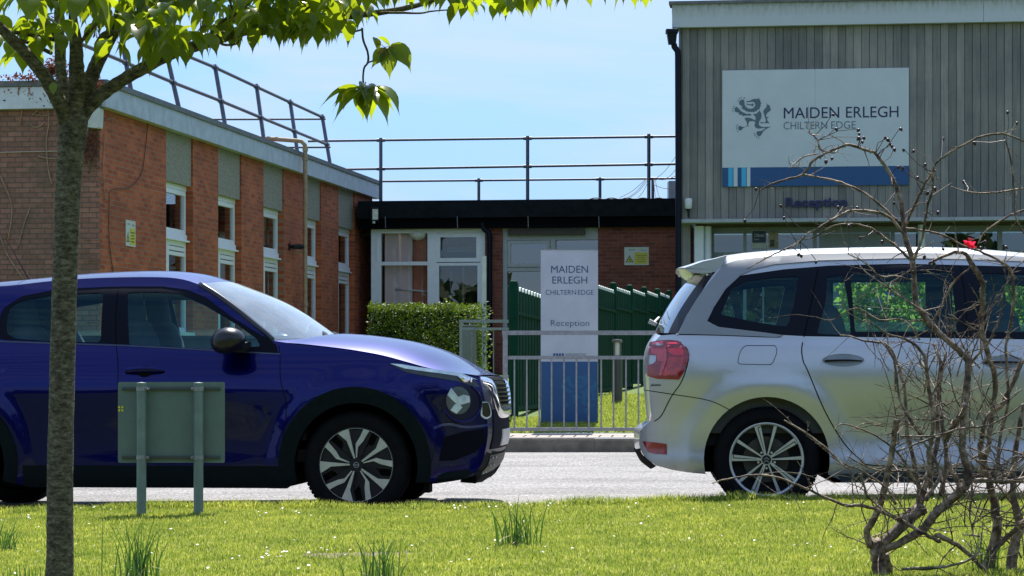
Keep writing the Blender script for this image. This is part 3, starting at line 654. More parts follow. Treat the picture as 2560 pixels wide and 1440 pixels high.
lionp = [[(555,270),(650,265),(720,225),(790,205),(880,210),(940,180),(940,230),(975,240),(965,300),(1005,320),(975,370),(985,430),(950,450),(955,500),(870,550),(840,590),(810,575),(770,610),(740,590),(700,605),(670,590),(630,605),(600,585),(540,585),(520,550),(460,530),(440,500),(380,490),(425,470),(420,420),(350,385),(330,320),(350,270),(410,222),(480,235),(495,300),(500,380),(540,450),(600,490),(700,505),(780,470),(820,400),(800,320),(740,290),(640,300),(560,305)],
 [(545,340),(620,365),(700,370),(740,335),(770,370),(750,435),(690,400),(560,385)],
 [(265,440),(330,510),(400,580),(480,620),(560,660),(640,645),(720,690),(660,710),(550,705),(440,725),(420,680),(320,680),(340,650),(300,610),(230,605),(195,560),(205,470)],
 [(750,655),(830,660),(900,610),(945,550),(1000,640),(1010,720),(990,800),(940,880),(920,960),(960,1020),(1040,1050),(1120,1045),(1290,1040),(1180,1090),(1060,1180),(1020,1250),(960,1335),(900,1320),(850,1250),(870,1180),(980,1170),(1060,1140),(1130,1070),(1040,1085),(920,1100),(840,1080),(790,1010),(820,900),(740,870),(640,880),(600,990),(640,1020),(580,1025),(450,1080),(420,1130),(370,1160),(310,1120),(305,1050),(340,1010),(420,1040),(500,1050),(580,1010),(560,900),(495,790),(550,765),(650,770),(740,810),(820,850),(830,760)],
 [(1130,320),(1190,380),(1250,400),(1260,470),(1290,520),(1270,560),(1180,630),(1140,690),(1150,750),(1230,750),(1180,780),(1170,830),(1210,900),(1250,940),(1170,935),(1000,940),(960,920),(990,900),(1090,920),(1130,890),(1130,820),(1100,740),(1080,660),(1055,600),(1070,540),(1120,490),(1160,430),(1160,370)]]
for cx, cy in ((390,170),(487,180),(340,212),(303,268),(178,430),(150,495),(152,570),(283,988),(255,1045),(262,1112),(292,1180),(788,1248),(812,1305),(855,1352),(920,1385)):
    lionp.append([(cx+20*math.cos(a), cy+20*math.sin(a)) for a in [k*math.pi/3 for k in range(6)]])
def lion(mb, f0, f1):
    for p in lionp: mb.prism(p[::-1], f0, f1)
    return mb
fx = lambda o_: (lambda a, z: RB.W(ru(1820 + a/12, .04), o_, rz_(1820 + a/12, 230 + z/12, .04)))
lion(MB(), fx(.044), fx(.0405)).build('emblem', grey, t)
for s_, a, b2 in (('MAIDEN', 1959.5, 2098), ('ERLEGH', 2115, 2246)):
    mb = MB(); RB.text(mb, s_, ru(a), ru(b2), rz_(2100, 295), rz_(2100, 268), .0405, bold=0); mb.build('name_lettering', navy, t)
for s_, a, b2 in (('CHILTERN', 1959, 2068), ('EDGE', 2078, 2139)):
    mb = MB(); RB.text(mb, s_, ru(a), ru(b2), rz_(2050, 323), rz_(2050, 304.5), .0405, bold=-.006); mb.build('subtitle_lettering', grey, t)
t2 = MB(); RB.text(t2, 'Reception', ru(1964), ru(2118), rz_(2040, 517), rz_(2040, 494), .02, bold=.028, d=.03)
tag(t2.build('reception_lettering', navy), 'bold raised navy lettering Reception on the timber cladding below the big sign', 'sign')
# ------------------------------------------------------------ street furniture between road and buildings
GY = 24.35; gm = galv
def guardrail(label, pxL, pxR, Yr, yt, ym, yb, bars, post_px, zg, postw=.05):
    t = railthing('pedestrian_guardrail', label, P((pxL+pxR)/2, 1080, Yr), 'galvanised guardrails by the pavement')
    zt_, zm, zb2 = P(0, yt, Yr).z, P(0, ym, Yr).z, P(0, yb, Yr).z
    xa, xb = P(pxL, 0, Yr).x, P(pxR, 0, Yr).x
    for nm, z, h in (('top_rail', zt_, .022), ('upper_rail', zm, .018), ('bottom_rail', zb2, .018)):
        mb = MB(); mb.box((xa + (.03 if nm != 'top_rail' else 0), Yr-.022, z-h), (xb, Yr+.022, z+h)); mb.build(nm, gm, t)
    for b_ in bars:
        x = P(b_, 0, Yr).x; mb = MB(); mb.tube([(x, Yr, zb2), (x, Yr, zm)], .0085, 8); mb.build('bar', gm, t, smooth=True, angle=40)
    for p_ in post_px:
        x = P(p_, 0, Yr).x; mb = MB(); mb.box((x-postw/2, Yr-.027, zg), (x+postw/2, Yr+.027, zt_+.021)); mb.build('post', gm, t)
    return t
guardrail('galvanised steel pedestrian guardrail on the pavement between the two cars', 1255, 1760, GY, 832, 894, 1073, [1286+31*k for k in range(15) if k not in ()], [1263, 1755], .28)
guardrail('second galvanised guardrail further back left, by the hedge and brick pier', 1148, 1276, 36, 803, 822, 943, [1180+27*k for k in range(4)], [1152, 1280], .72, .04)
# grey cabinet behind
p0 = P(1171, 960, 37.5); mb = MB(); xa, xb = P(1151, 0, 37.5).x, P(1190, 0, 37.5).x
t = thing('utility_cabinet', 'plain grey cabinet behind the distant guardrail beside the hedge', 'cabinet', (p0.x, 37.5, .75))
mb.box((xa, 37.4, .72), (xb, 37.8, P(0, 815, 37.4).z)); mb.build('body', mat('cabinet_grey', (.17, .17, .165), .6, var=.1), t)
mb = MB(); mb.box((xa-.02, 37.38, P(0, 815, 37.4).z+.002), (xb+.02, 37.82, P(0, 812, 37.4).z)); mb.build('lid', galv, t)
# totem sign
TY = 25.6; t = thing('totem_sign', 'tall upright white school sign panel with blue base standing behind the guardrail', 'sign', P(1423, 1062, TY))
xa, xb = P(1352, 0, TY).x, P(1495, 0, TY).x; z1_, z0_, zb_ = P(0, 625, TY).z, P(0, 1056, TY).z, P(0, 904, TY).z
totem_w = mat('totem_white', (.44, .47, .53), .4, var=.10, vs=2.5)
mb = MB(); mb.box((xa, TY, zb_), (xb, TY+.09, z1_)); mb.build('upper_panel', totem_w, t)
mb = MB(); mb.box((xa+.006, TY-.004, z0_), (xb-.006, TY+.088, zb_-.001)); mb.build('blue_base', blue, t)
mb = MB(); mb.box((xb-.0055, TY-.006, z0_), (xb+.002, TY+.09, zb_-.001)); mb.box((xa-.002, TY-.006, z0_), (xa+.0055, TY+.09, zb_-.001)); mb.box((xa-.002, TY-.006, z1_+.001), (xb+.002, TY+.09, z1_+.008)); mb.build('edge_trim', galv, t)
mb = MB(); 
for x in (xa+.12, xb-.12): mb.box((x-.025, TY+.02, z0_-.1), (x+.025, TY+.06, z0_-.001))
mb.build('foot', galv, t)
TP = Plane(xa, TY, 0.0); tu = lambda px: P(px, 0, TY).x - xa; tz = lambda py: P(0, py, TY).z
for s_, a, c_, yb_, yt_, bo, nm in (('MAIDEN', 1378, 1470, 682, 664.5, -.004, 'name_lettering'), ('ERLEGH', 1381, 1468, 709, 691.5, -.004, 'name_lettering'), ('CHILTERN', 1364, 1440, 737, 725, -.008, 'subtitle_lettering'), ('EDGE', 1445, 1484, 737, 725, -.008, 'subtitle_lettering'), ('Reception', 1377, 1473, 815, 800.5, -.012, 'reception_lettering')):
    mb = MB(); TP.text(mb, s_, tu(a), tu(c_), tz(yb_), tz(yt_), .0005, bold=bo, d=.002); mb.build(nm, mat('totem_ink', (.02, .055, .13), .5, var=0), t)
mb = MB(); TP.text(mb, 'MAIDEN ERLEGH TRUST', tu(1413), tu(1466), tz(889.5), tz(883.5), .0005, bold=-.01, d=.001); mb.build('trust_lettering', grey, t)
mb = MB()
for k in range(4): TP.box(mb, tu(1383+k*7), tu(1388.5+k*7), .0005, .002, tz(890), tz(883.5))
mb.build('blue_blocks', blue, t)
lt = mat('faint_blue_emblem', (.012, .11, .25), .5, var=0)
fx2 = lambda o_: (lambda a, z: TP.W(tu(1396 + (a-130)*.0855), o_, tz(934 + (z-150)*.085)))
lion(MB(), fx2(.006), fx2(.0045)).build('faint_emblem', lt, t)
# bollard light
BY = 30.0; bc = P(1543, 1025, BY); r_ = .065
t = thing('bollard_light', 'dark bollard light with a pale lantern and domed cap on the grass bank', 'bollard', bc)
zt_ = P(0, 848, BY).z; zl = P(0, 889, BY).z; zl1 = P(0, 855, BY).z
mb = MB(); mb.lathe([(0, bc.z-.05), (r_, bc.z-.05), (r_, zl), (0, zl)], 20, 'Z', (bc.x, BY, 0)); mb.build('column', mat('bronze_grey', (.07, .065, .06), .5, var=.1), t, smooth=True, angle=40)
mb = MB(); mb.lathe([(.045, zl), (.045, zl1)], 20, 'Z', (bc.x, BY, 0)); mb.build('lantern', mat('opal_lantern', (.75, .72, .66), .3, var=0), t, smooth=True)
mb = MB(); mb.lathe([(r_, zl1-.005), (r_, zl1+.012), (r_*.8, zt_-.003), (0, zt_)], 20, 'Z', (bc.x, BY, 0))
for k in range(4): a = R(45+90*k); mb.tube([(bc.x+.055*math.cos(a), BY+.055*math.sin(a), zl-.01), (bc.x+.055*math.cos(a), BY+.055*math.sin(a), zl1+.01)], .009, 6)
mb.build('cap', mat('cap_brown', (.16, .12, .09), .4, var=.1), t, smooth=True, angle=40)
# green fence, two runs
green = mat('green_fence_paint', (.002, .034, .018), .85, spec=.12, var=.25, vs=6, bmp=.15)
green2 = mat('green_fence_worn_top', (.30, .36, .33), .6, var=.3, vs=15)
def fence(label, A, B, hgt, npan, npale, step_z=True):
    t = thing('green_fence', label, 'fence', A); A, B = Vector(A), Vector(B); d = Vector((B.x-A.x, B.y-A.y, 0)); Ln = d.length; d.normalize(); nrm = Vector((d.y, -d.x, 0))
    pw = Ln/npan
    for k in range(npan+1):
        q_ = A.lerp(B, k/npan); mb = MB(); zt = q_.z + hgt + .085
        mb.lathe([(0, q_.z-.1), (.055, q_.z-.1), (.055, zt-.05), (.045, zt-.015), (.02, zt), (0, zt)], 14, 'Z', (q_.x, q_.y, 0)); mb.build('post', green, t, smooth=True, angle=40)
        if k == npan: break
        zb = q_.z if step_z else 0; zz = q_.z + .06
        mb = MB(); mt = MB()
        for j in range(npale):
            s0 = k*pw + .07 + (pw-.14)*(j+.04)/npale; s1 = k*pw + .07 + (pw-.14)*(j+.80)/npale; sm = (s0+s1)/2; hw = (s1-s0)/2
            def W(s, o_, z): return A + d*s + nrm*o_ + Vector((0, 0, z - A.z))
            ztp = q_.z + hgt + .02
            pol = [(s0, zz), (s1, zz), (s1, ztp-.05), (sm+hw*.6, ztp-.012), (sm, ztp), (sm-hw*.6, ztp-.012), (s0, ztp-.05)]
            mb.prism(pol, lambda a, z: W(a, .028, z), lambda a, z: W(a, .004, z))
            mt.prism([(s0+.005, ztp-.045), (s1-.005, ztp-.045), (sm+hw*.6, ztp-.006), (sm, ztp+.006), (sm-hw*.6, ztp-.006)], lambda a, z: W(a, .030, z), lambda a, z: W(a, .002, z))
        def bx(o0, o1, z0, z1):
            s0, s1 = k*pw+.05, (k+1)*pw-.05; Wv = lambda s, o_, z: A + d*s + nrm*o_ + Vector((0, 0, z-A.z))
            mb.hexa([Wv(s0,o0,z0), Wv(s1,o0,z0), Wv(s1,o1,z0), Wv(s0,o1,z0), Wv(s0,o0,z1), Wv(s1,o0,z1), Wv(s1,o1,z1), Wv(s0,o1,z1)])
        bx(-.012, -.002, zz, q_.z+hgt-.28); bx(-.03, .05, q_.z+hgt-.30, q_.z+hgt-.26); bx(-.03, .05, zz+.02, zz+.07)
        mb.build('pale_panel', green, t); mt.build('worn_pale_tops', green2, t)
A = P(1284, 1052, 26.8); A.z = .44
B = P(1366, 1035, 30.4); B.z = .47
fence('short run of green boarded fence left of the totem sign with frosted rounded pale tops', A, B, 1.45, 1, 11)
def bq(px, Y): v = P(px, 0, Y); v.z = bank_z(Y) + .02; return v
fence('stepped green boarded fence receding to the right of the totem sign', bq(1486, 32.2), bq(1672, 43.5), 1.50, 5, 9)
# ------------------------------------------------------------ foliage helpers
def leaf_cloud(name, m, parent, centers, n, size, rr, flat=.6, up=.3, inside=None):
    """many small folded leaves at random points; centers: function returning a point"""
    V = []; I = []; k = 0
    for _ in range(n):
        c_ = centers(rr)
        if c_ is None: continue
        d = Vector((rr.gauss(0, 1), rr.gauss(0, 1), rr.gauss(up, 1))).normalized(); q_ = d.orthogonal().normalized()
        q_.rotate(Matrix.Rotation(rr.uniform(0, 6.28), 3, d)); s_ = size*rr.uniform(.6, 1.4); t_ = d.cross(q_)
        a = c_; b_ = c_ + q_*s_*.5 + t_*s_*.28 + d*s_*.08; e_ = c_ + q_*s_; f_ = c_ + q_*s_*.5 - t_*s_*.28 + d*s_*.08
        V += [a, b_, e_, f_]; I += [k, k+1, k+2, k+3]; k += 4
    return np_mesh(name, np.array([tuple(v) for v in V]), 4, np.array(I), m, parent)
hedge_m = leaf_mat('hedge_leaf', (.065, .12, .012), (.26, .38, .015), .17, .6)
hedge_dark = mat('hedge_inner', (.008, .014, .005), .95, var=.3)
hr = random.Random(11)
ha, hb = P(928, 0, 46.5).x, P(1206, 0, 45.0).x; hz1 = P(0, 768, 45.5).z
t = thing('box_hedge', 'clipped green hedge with sunlit top below the white window', 'hedge', ((ha+hb)/2, 46, .95))
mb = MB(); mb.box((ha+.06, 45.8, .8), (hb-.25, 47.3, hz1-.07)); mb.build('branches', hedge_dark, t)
def hc(rr):
    f = rr.random(); x = rr.uniform(ha, hb); y0 = 45.3 + .25*math.sin(x*2); rx = .12*math.sin(x*3.1)
    if x > hb-.5 and rr.random() < .3: return None
    if f < .55: return Vector((x, y0 + rr.gauss(0, .05), rr.uniform(.85, hz1)))
    if f < .9: return Vector((x, rr.uniform(y0, 47.2), hz1 + rr.gauss(0, .035) + .02*math.sin(x*9)))
    return Vector((hb - .05 + rr.gauss(0, .08), rr.uniform(45.3, 47), rr.uniform(.85, hz1-.05)))
tl = leaf_cloud('foliage', hedge_m, t, hc, 15000, .055, hr); tl.location = (0, 0, 0)
def fixloc(o):   # world-space mesh under an empty
    o.matrix_parent_inverse = rootmat(o.parent).inverted()
fixloc(tl)
# variegated shrub behind the silver car (seen through its windows)
shr_m = leaf_mat('shrub_leaf', (.15, .23, .05), (.34, .46, .07), .45, .35)
t = thing('garden_shrub', 'bright green leafy shrub seen through the silver car windows', 'shrub', (5.0, 29, .5))
mb = MB(); mb.box((P(2140, 0, 29).x, 29.0, .4), (8.4, 29.9, 1.75)); mb.build('branches', mat('shrub_inner', (.012, .03, .008), .95, var=.4), t)
sx0 = P(2105, 0, 28.6).x
def sc_(rr):
    x = rr.uniform(sx0, 8.8); z = rr.uniform(.5, 2.35); zt = 2.25 + .06*math.sin(x*4) + .07*math.sin(x*11)
    if z > zt: return None
    return Vector((x + rr.gauss(0, .05), 28.7 + .2*math.sin(x*5+z*3) + rr.gauss(0, .12), z))
tl = leaf_cloud('foliage', shr_m, t, sc_, 13000, .11, hr); fixloc(tl)
for k in range(3): pass
# white post with ivy beside the hedge
t = thing('ivy_post', 'slim white post with ivy climbing it at the right end of the hedge', 'post', P(1212, 950, 44))
pa = P(1211, 950, 44.2); mb = MB(); mb.box((pa.x-.045, 44.2, .8), (pa.x+.035, 44.28, P(0, 640, 44.2).z)); mb.build('post', offwhite, t)
tl = leaf_cloud('ivy', hedge_m, t, lambda rr: Vector((pa.x + rr.gauss(.0, .05), 44.15 + rr.gauss(0, .04), rr.uniform(.9, 2.3))), 160, .06, hr); fixloc(tl)

# ------------------------------------------------------------ lawn
lr = np.random.default_rng(5)
def blades(name, n, x0, x1, y0, y1, hmin, hmax, m, zf, wd=.0024, lean=.5, patch=None):
    x = lr.uniform(x0, x1, n); y = lr.uniform(y0, y1, n)
    keep = np.ones(n, bool)
    if patch is not None: keep = patch(x, y)
    x, y = x[keep], y[keep]; n = len(x)
    z = np.array([zf(a, b) for a, b in zip(x, y)]) - .012
    clump = .5 + .5*np.sin(x*7.3 + 2*np.sin(y*5.1)) * np.sin(y*6.1 + 1.7*np.sin(x*4.7))
    h = lr.uniform(hmin, hmax, n) * (.7 + .5*clump); a = lr.uniform(0, 2*np.pi, n); ln = lr.uniform(.1, lean, n)*h
    dx, dy = np.cos(a), np.sin(a); px, py = -dy*wd, dx*wd
    px = np.abs(px)*.5 + wd*.6; py = py*.3
    V = np.zeros((n, 5, 3))
    V[:, 0] = np.stack([x-px, y-py, z], 1); V[:, 1] = np.stack([x+px, y+py, z], 1)
    V[:, 2] = np.stack([x+px*.7+dx*ln*.35, y+py*.7+dy*ln*.35, z+h*.6], 1); V[:, 3] = np.stack([x-px*.7+dx*ln*.35, y-py*.7+dy*ln*.35, z+h*.6], 1)
    V[:, 4] = np.stack([x+dx*ln, y+dy*ln, z+h], 1)
    b_ = np.arange(n)*5
    I = np.stack([b_, b_+1, b_+2, b_, b_+2, b_+3, b_+3, b_+2, b_+4], 1).ravel()
    o = np_mesh(name, V.reshape(-1, 3), 3, I, m); return o
grass_m = bpy.data.materials.new('grass_blade'); n, b, o = nodes(grass_m)
g_ = n.nodes.new('ShaderNodeNewGeometry'); wn = n.nodes.new('ShaderNodeTexNoise'); wn.inputs['Scale'].default_value = 55; wn.inputs['Detail'].default_value = 2; n.links.new(g_.outputs['Position'], wn.inputs['Vector'])
w2 = n.nodes.new('ShaderNodeTexNoise'); w2.inputs['Scale'].default_value = 3.2; w2.inputs['Detail'].default_value = 7; w2.inputs['Roughness'].default_value = .7; n.links.new(g_.outputs['Position'], w2.inputs['Vector'])
ca = ramp(n, wn.outputs['Fac'], [(.28, (.10, .165, .02)), (.45, (.235, .31, .04)), (.60, (.42, .46, .085)), (.72, (.68, .64, .32))])
cb = ramp(n, w2.outputs['Fac'], [(.34, (.68, .76, .62)), (.5, (1.05, 1.03, .98)), (.66, (1.4, 1.27, 1.12))])
cc = mixc(n, 1.0, ca, cb, 'MULTIPLY'); n.links.new(cc, b.inputs['Base Color']); b.inputs['Roughness'].default_value = .45
tr = n.nodes.new('ShaderNodeBsdfTranslucent'); xx = n.nodes.new('ShaderNodeMixShader'); xx.inputs[0].default_value = .45
n.links.new(cc, tr.inputs[0]); n.links.new(b.outputs[0], xx.inputs[1]); n.links.new(tr.outputs[0], xx.inputs[2]); n.links.new(xx.outputs[0], o.inputs[0])
def view(x, y): return (np.abs(x) < .215*y + .35)
bare = lambda x, y: ((x+.62)/.30)**2 + ((y-10.55)/.22)**2 > 1
o = blades('lawn_grass', 310000, -3.6, 3.6, 8.2, LAWN_EDGE-.15, .015, .035, grass_m, lawn_z, patch=lambda x, y: view(x, y) & (bare(x, y) | (lr.random(len(x)) < .15)))
tag(o, 'short sunlit mown lawn of fine green blades in front of the cars', 'grass', kind='stuff')
o = blades('kerb_grass', 9000, -3.6, 3.6, LAWN_EDGE-.22, LAWN_EDGE-.08, .04, .075, grass_m, lawn_z, lean=.9)
tag(o, 'longer grass fringe along the road edge of the lawn', 'grass', kind='stuff')
o = blades('bank_grass', 16000, .6, 2.2, 25.6, 33, .03, .09, grass_m, lambda x, y: bank_z(y)+.01, wd=.006, patch=lambda x, y: x > .85)
tag(o, 'sunlit grass on the bank beside the bollard light', 'grass', kind='stuff')
o = blades('totem_grass', 9000, -.15, 1.4, 24.78, 26.4, .03, .07, grass_m, lambda x, y: bank_z(y)+.01, wd=.005)
tag(o, 'grass tufts around the foot of the totem sign', 'grass', kind='stuff')
soil = mat('bare_earth', (.15, .115, .075), .95, var=.4, vs=30, bmp=.6)
mb = MB(); mb.v = [(-.62 + .30*math.cos(a)*(1+.15*math.sin(3*a)), 10.55 + .2*math.sin(a), lawn_z(-.62, 10.55)-.009) for a in [k*math.pi/12 for k in range(24)]]; mb.f = [tuple(range(24))]
tag(mb.build('bare_patch', soil), kind='structure')
# daisies
def daisies():
    V, I, V2, I2 = [], [], [], []; rr = random.Random(4); k = 0
    pts = []
    for _ in range(110):
        y = rr.choice([rr.uniform(12.5, LAWN_EDGE-.3), rr.uniform(9.2, 14), rr.uniform(9.4, 11.2)]); x = rr.uniform(-.215*y, .215*y); pts.append((x, y))
    for cx, cy in ((-1.05, 10.3), (-.95, 10.4), (.15, 14.2), (-.3, 14.3), (-2.6, 14.2), (-2.8, 13.6)):
        for _ in range(9): pts.append((cx + rr.gauss(0, .12), cy + rr.gauss(0, .12)))
    for x, y in pts:
        z = lawn_z(x, y) + rr.uniform(.018, .045); r_ = rr.uniform(.004, .008); tl_ = Vector((rr.gauss(0, .3), rr.gauss(-.25, .3), 1)).normalized(); a_ = tl_.orthogonal().normalized(); b_ = tl_.cross(a_)
        c_ = Vector((x, y, z)); n_ = 8
        ring = [c_ + (a_*math.cos(6.283*j/n_) + b_*math.sin(6.283*j/n_))*r_*(1 if j % 2 else .8) for j in range(n_)]
        V += [c_ - tl_*.002] + ring
        for j in range(n_): I += [k, k+1+j, k+1+(j+1) % n_]
        k += n_+1
    return np_mesh('daisies', np.array([tuple(v) for v in V]), 3, np.array(I), mat('daisy_white', (.8, .8, .78), .6, var=0))
tag(daisies(), 'small white daisies scattered through the lawn', 'flowers', kind='stuff')
# daffodil leaf clumps
dm = leaf_mat('daffodil_leaf', (.055, .11, .03), (.10, .22, .03), .3, .35)
dpale = mat('dry_leaf', (.45, .40, .22), .7, var=.3)
def clump(label, px, pyb, nb, hp, seed, spread=.11, dry=4, wid=.006):
    rr = random.Random(seed); Yc = F*(HC - .10)/(pyb - HY); c_ = P(px, pyb, Yc); c_.z = lawn_z(c_.x, c_.y) - .01; sc_ = F/Yc; H = hp/sc_
    t = thing('daffodil_clump', label, 'plant', c_, 0, 'clumps of long leaves in the lawn')
    for nm, num, m_ in (('leaves', nb, dm), ('dry_leaves', dry, dpale)):
        mb = MB()
        for k in range(num):
            bx_, by_ = rr.gauss(0, spread*.45), rr.gauss(0, spread*.35); ang = rr.uniform(0, 6.28); ln = H*rr.uniform(.45, 1.05) * (1 if nm == 'leaves' else .8)
            out = (rr.uniform(.05, .5) if nm == 'leaves' else rr.uniform(.8, 1.3)); b0 = c_ + Vector((bx_, by_, 0)); pts = []
            for j in range(7):
                s_ = j/6; pts.append(b0 + Vector((math.cos(ang)*out*ln*s_*s_, math.sin(ang)*out*ln*s_*s_*.6, (ln*s_*(1 - (.35*out*s_ if nm == 'leaves' else .75*s_))))))
            w_ = wid*rr.uniform(.7, 1.2); tw = Vector((rr.uniform(.5, 1), rr.uniform(-.5, .5), 0)).normalized()
            vs = []; 
            for j, p_ in enumerate(pts):
                ww = w_*(1 - (j/6)**2.5)*.5 + .0004; vs += [p_ - tw*ww, p_ + tw*ww]
            mb.add(vs, [(2*j, 2*j+1, 2*j+3, 2*j+2) for j in range(6)])
        if num: mb.build(nm, m_, t, smooth=True)
clump('dense daffodil leaf clump in front of the small sign, nearest the tree trunk', 335, 1425, 44, 185, 1, .10)
clump('daffodil leaf clump at the bottom edge beside the bare earth patch', 945, 1445, 34, 135, 2, .08)
clump('upright daffodil leaf clump in the middle of the lawn between the cars', 1292, 1365, 40, 135, 3, .10, 6)
clump('daffodil leaf clump at the far left edge of the lawn', 5, 1350, 22, 95, 4, .09)
clump('daffodil leaf clump beside the foot of the cherry trunk', 75, 1440, 26, 70, 5, .13, 6)
clump('daffodil leaves growing under the rose shrub', 2460, 1430, 22, 110, 6, .07, 1)
# back of the small road sign
SY = 13.95; t = thing('small_sign_back', 'grey back of a small low sign on two short posts in the lawn', 'sign', P(428, 1287, SY))
sg = mat('sign_back_grey', (.12, .175, .15), .5, var=.10, vs=9, bmp=.05, bs=120); pg_ = mat('post_grey', (.15, .21, .18), .5, var=.15, vs=12)
xa, xb = P(295, 0, SY).x, P(562, 0, SY).x; za, zb2 = P(0, 1157, SY).z, P(0, 955, SY).z
pol = roundpoly([(xa, za), (xb, za), (xb, zb2), (xa, zb2)], .012, 4)
mb = MB(); mb.prism(pol, lambda a, z: Vector((a, SY-.0015, z)), lambda a, z: Vector((a, SY+.0015, z))); mb.build('sign_plate', sg, t)
for py in (972, 1143):
    z = P(0, py, SY).z; mb = MB(); mb.box((P(306, 0, SY).x, SY-.016, z-.008), (P(551, 0, SY).x, SY-.002, z+.008)); mb.box((P(306, 0, SY).x, SY-.019, z-.0025), (P(551, 0, SY).x, SY-.0165, z+.0025)); mb.build('channel', mat('dark_channel', (.06, .075, .075), .5, var=.1), t)
for px in (357, 499):
    x = P(px, 0, SY).x; mb = MB(); mb.tube([(x, SY-.05, -.1), (x, SY-.05, P(0, 961, SY).z)], .028, 20); po = mb.build('post', pg_, t, smooth=True, angle=40)
    mb = MB(); z = P(0, 957, SY).z; mb.lathe([(0, z+.004), (.029, z), (.029, z-.012), (.0285, z-.012)], 20, 'Z', (x, SY-.05, 0)); mb.build('cap', pg_, po, smooth=True, angle=40)
    for py in (972, 1143):
        mb = MB()
        z = P(0, py, SY).z; mb.lathe([(.0285, z-.012), (.031, z-.012), (.031, z+.012), (.0285, z+.012)], 20, 'Z', (x, SY-.05, 0)); 
        s_ = 1 if px < 400 else -1
        mb.box((x+s_*.030-.012, SY-.062, z-.008), (x+s_*.030+.014, SY-.03, z+.008)); mb.tube([(x+s_*.036, SY-.08, z), (x+s_*.036, SY-.03, z)], .005, 6)
        mb.build('clamp', galv, po, smooth=True, angle=40)
mb = MB(); c_ = P(302, 1022, SY)
for k in range(4): a = R(45+90*k); mb.prism([(c_.x + .02*math.cos(a+q_)*f_, c_.z + .02*math.sin(a+q_)*f_) for q_, f_ in ((0, .2), (-.5, .8), (0, 1), (.5, .8))], lambda a_, z: Vector((a_, SY-.0035, z)), lambda a_, z: Vector((a_, SY-.0016, z)))
mb.build('yellow_sticker', mat('sticker_yellow', (.75, .70, .02), .5, var=0), t)
# ------------------------------------------------------------ cars
def pip(P_, poly):      # vectorised point in polygon
    x, y = P_[:, 0], P_[:, 1]; ins = np.zeros(len(P_), bool); n = len(poly); j = n-1
    for i in range(n):
        xi, yi = poly[i]; xj, yj = poly[j]
        c = ((yi > y) != (yj > y)) & (x < (xj-xi)*(y-yi)/((yj-yi) + 1e-15) + xi); ins ^= c; j = i
    return ins
def resample(poly, step, closed=True):
    out = []; n = len(poly)
    for i in range(n if closed else n-1):
        a, b = np.array(poly[i]), np.array(poly[(i+1) % n]); k = max(1, int(math.ceil(np.linalg.norm(b-a)/step)))
        for q in range(k): out.append(tuple(a + (b-a)*q/k))
    if not closed: out.append(tuple(poly[-1]))
    return out
def seg_dist(pts, poly):
    a = np.array(poly); b = np.roll(a, -1, 0); d = b-a; L2 = (d**2).sum(1) + 1e-12; out = np.full(len(pts), 9.)
    for i in range(len(a)):
        t = np.clip(((pts-a[i])@d[i])/L2[i], 0, 1); out = np.minimum(out, np.linalg.norm(pts - a[i] - t[:, None]*d[i], axis=1))
    return out
def cdt(polys, grid, step=.04):
    """triangulate the union of outlines with interior points; returns verts (n,2) and tris"""
    vs, es = [], []
    for p in polys:
        p = resample(p, step); n0 = len(vs); vs += p; es += [(n0+i, n0+(i+1) % len(p)) for i in range(len(p))]
    A = np.array(vs); lo, hi = A.min(0), A.max(0); xs = np.arange(lo[0]+grid/2, hi[0], grid); zs = np.arange(lo[1]+grid/2, hi[1], grid*.87)
    G = np.array([(x + (grid/2 if k % 2 else 0), z) for k, z in enumerate(zs) for x in xs])
    if len(G):
        d = np.full(len(G), 9.)
        for p in polys: d = np.minimum(d, seg_dist(G, p))
        G = G[d > grid*.38]; vs += [tuple(g) for g in G]
    r = delaunay_2d_cdt([Vector(v) for v in vs], es, [], 0, 1e-5)
    V = np.array([tuple(v) for v in r[0]]); T_ = np.array([f for f in r[2] if len(f) == 3]); return V, T_
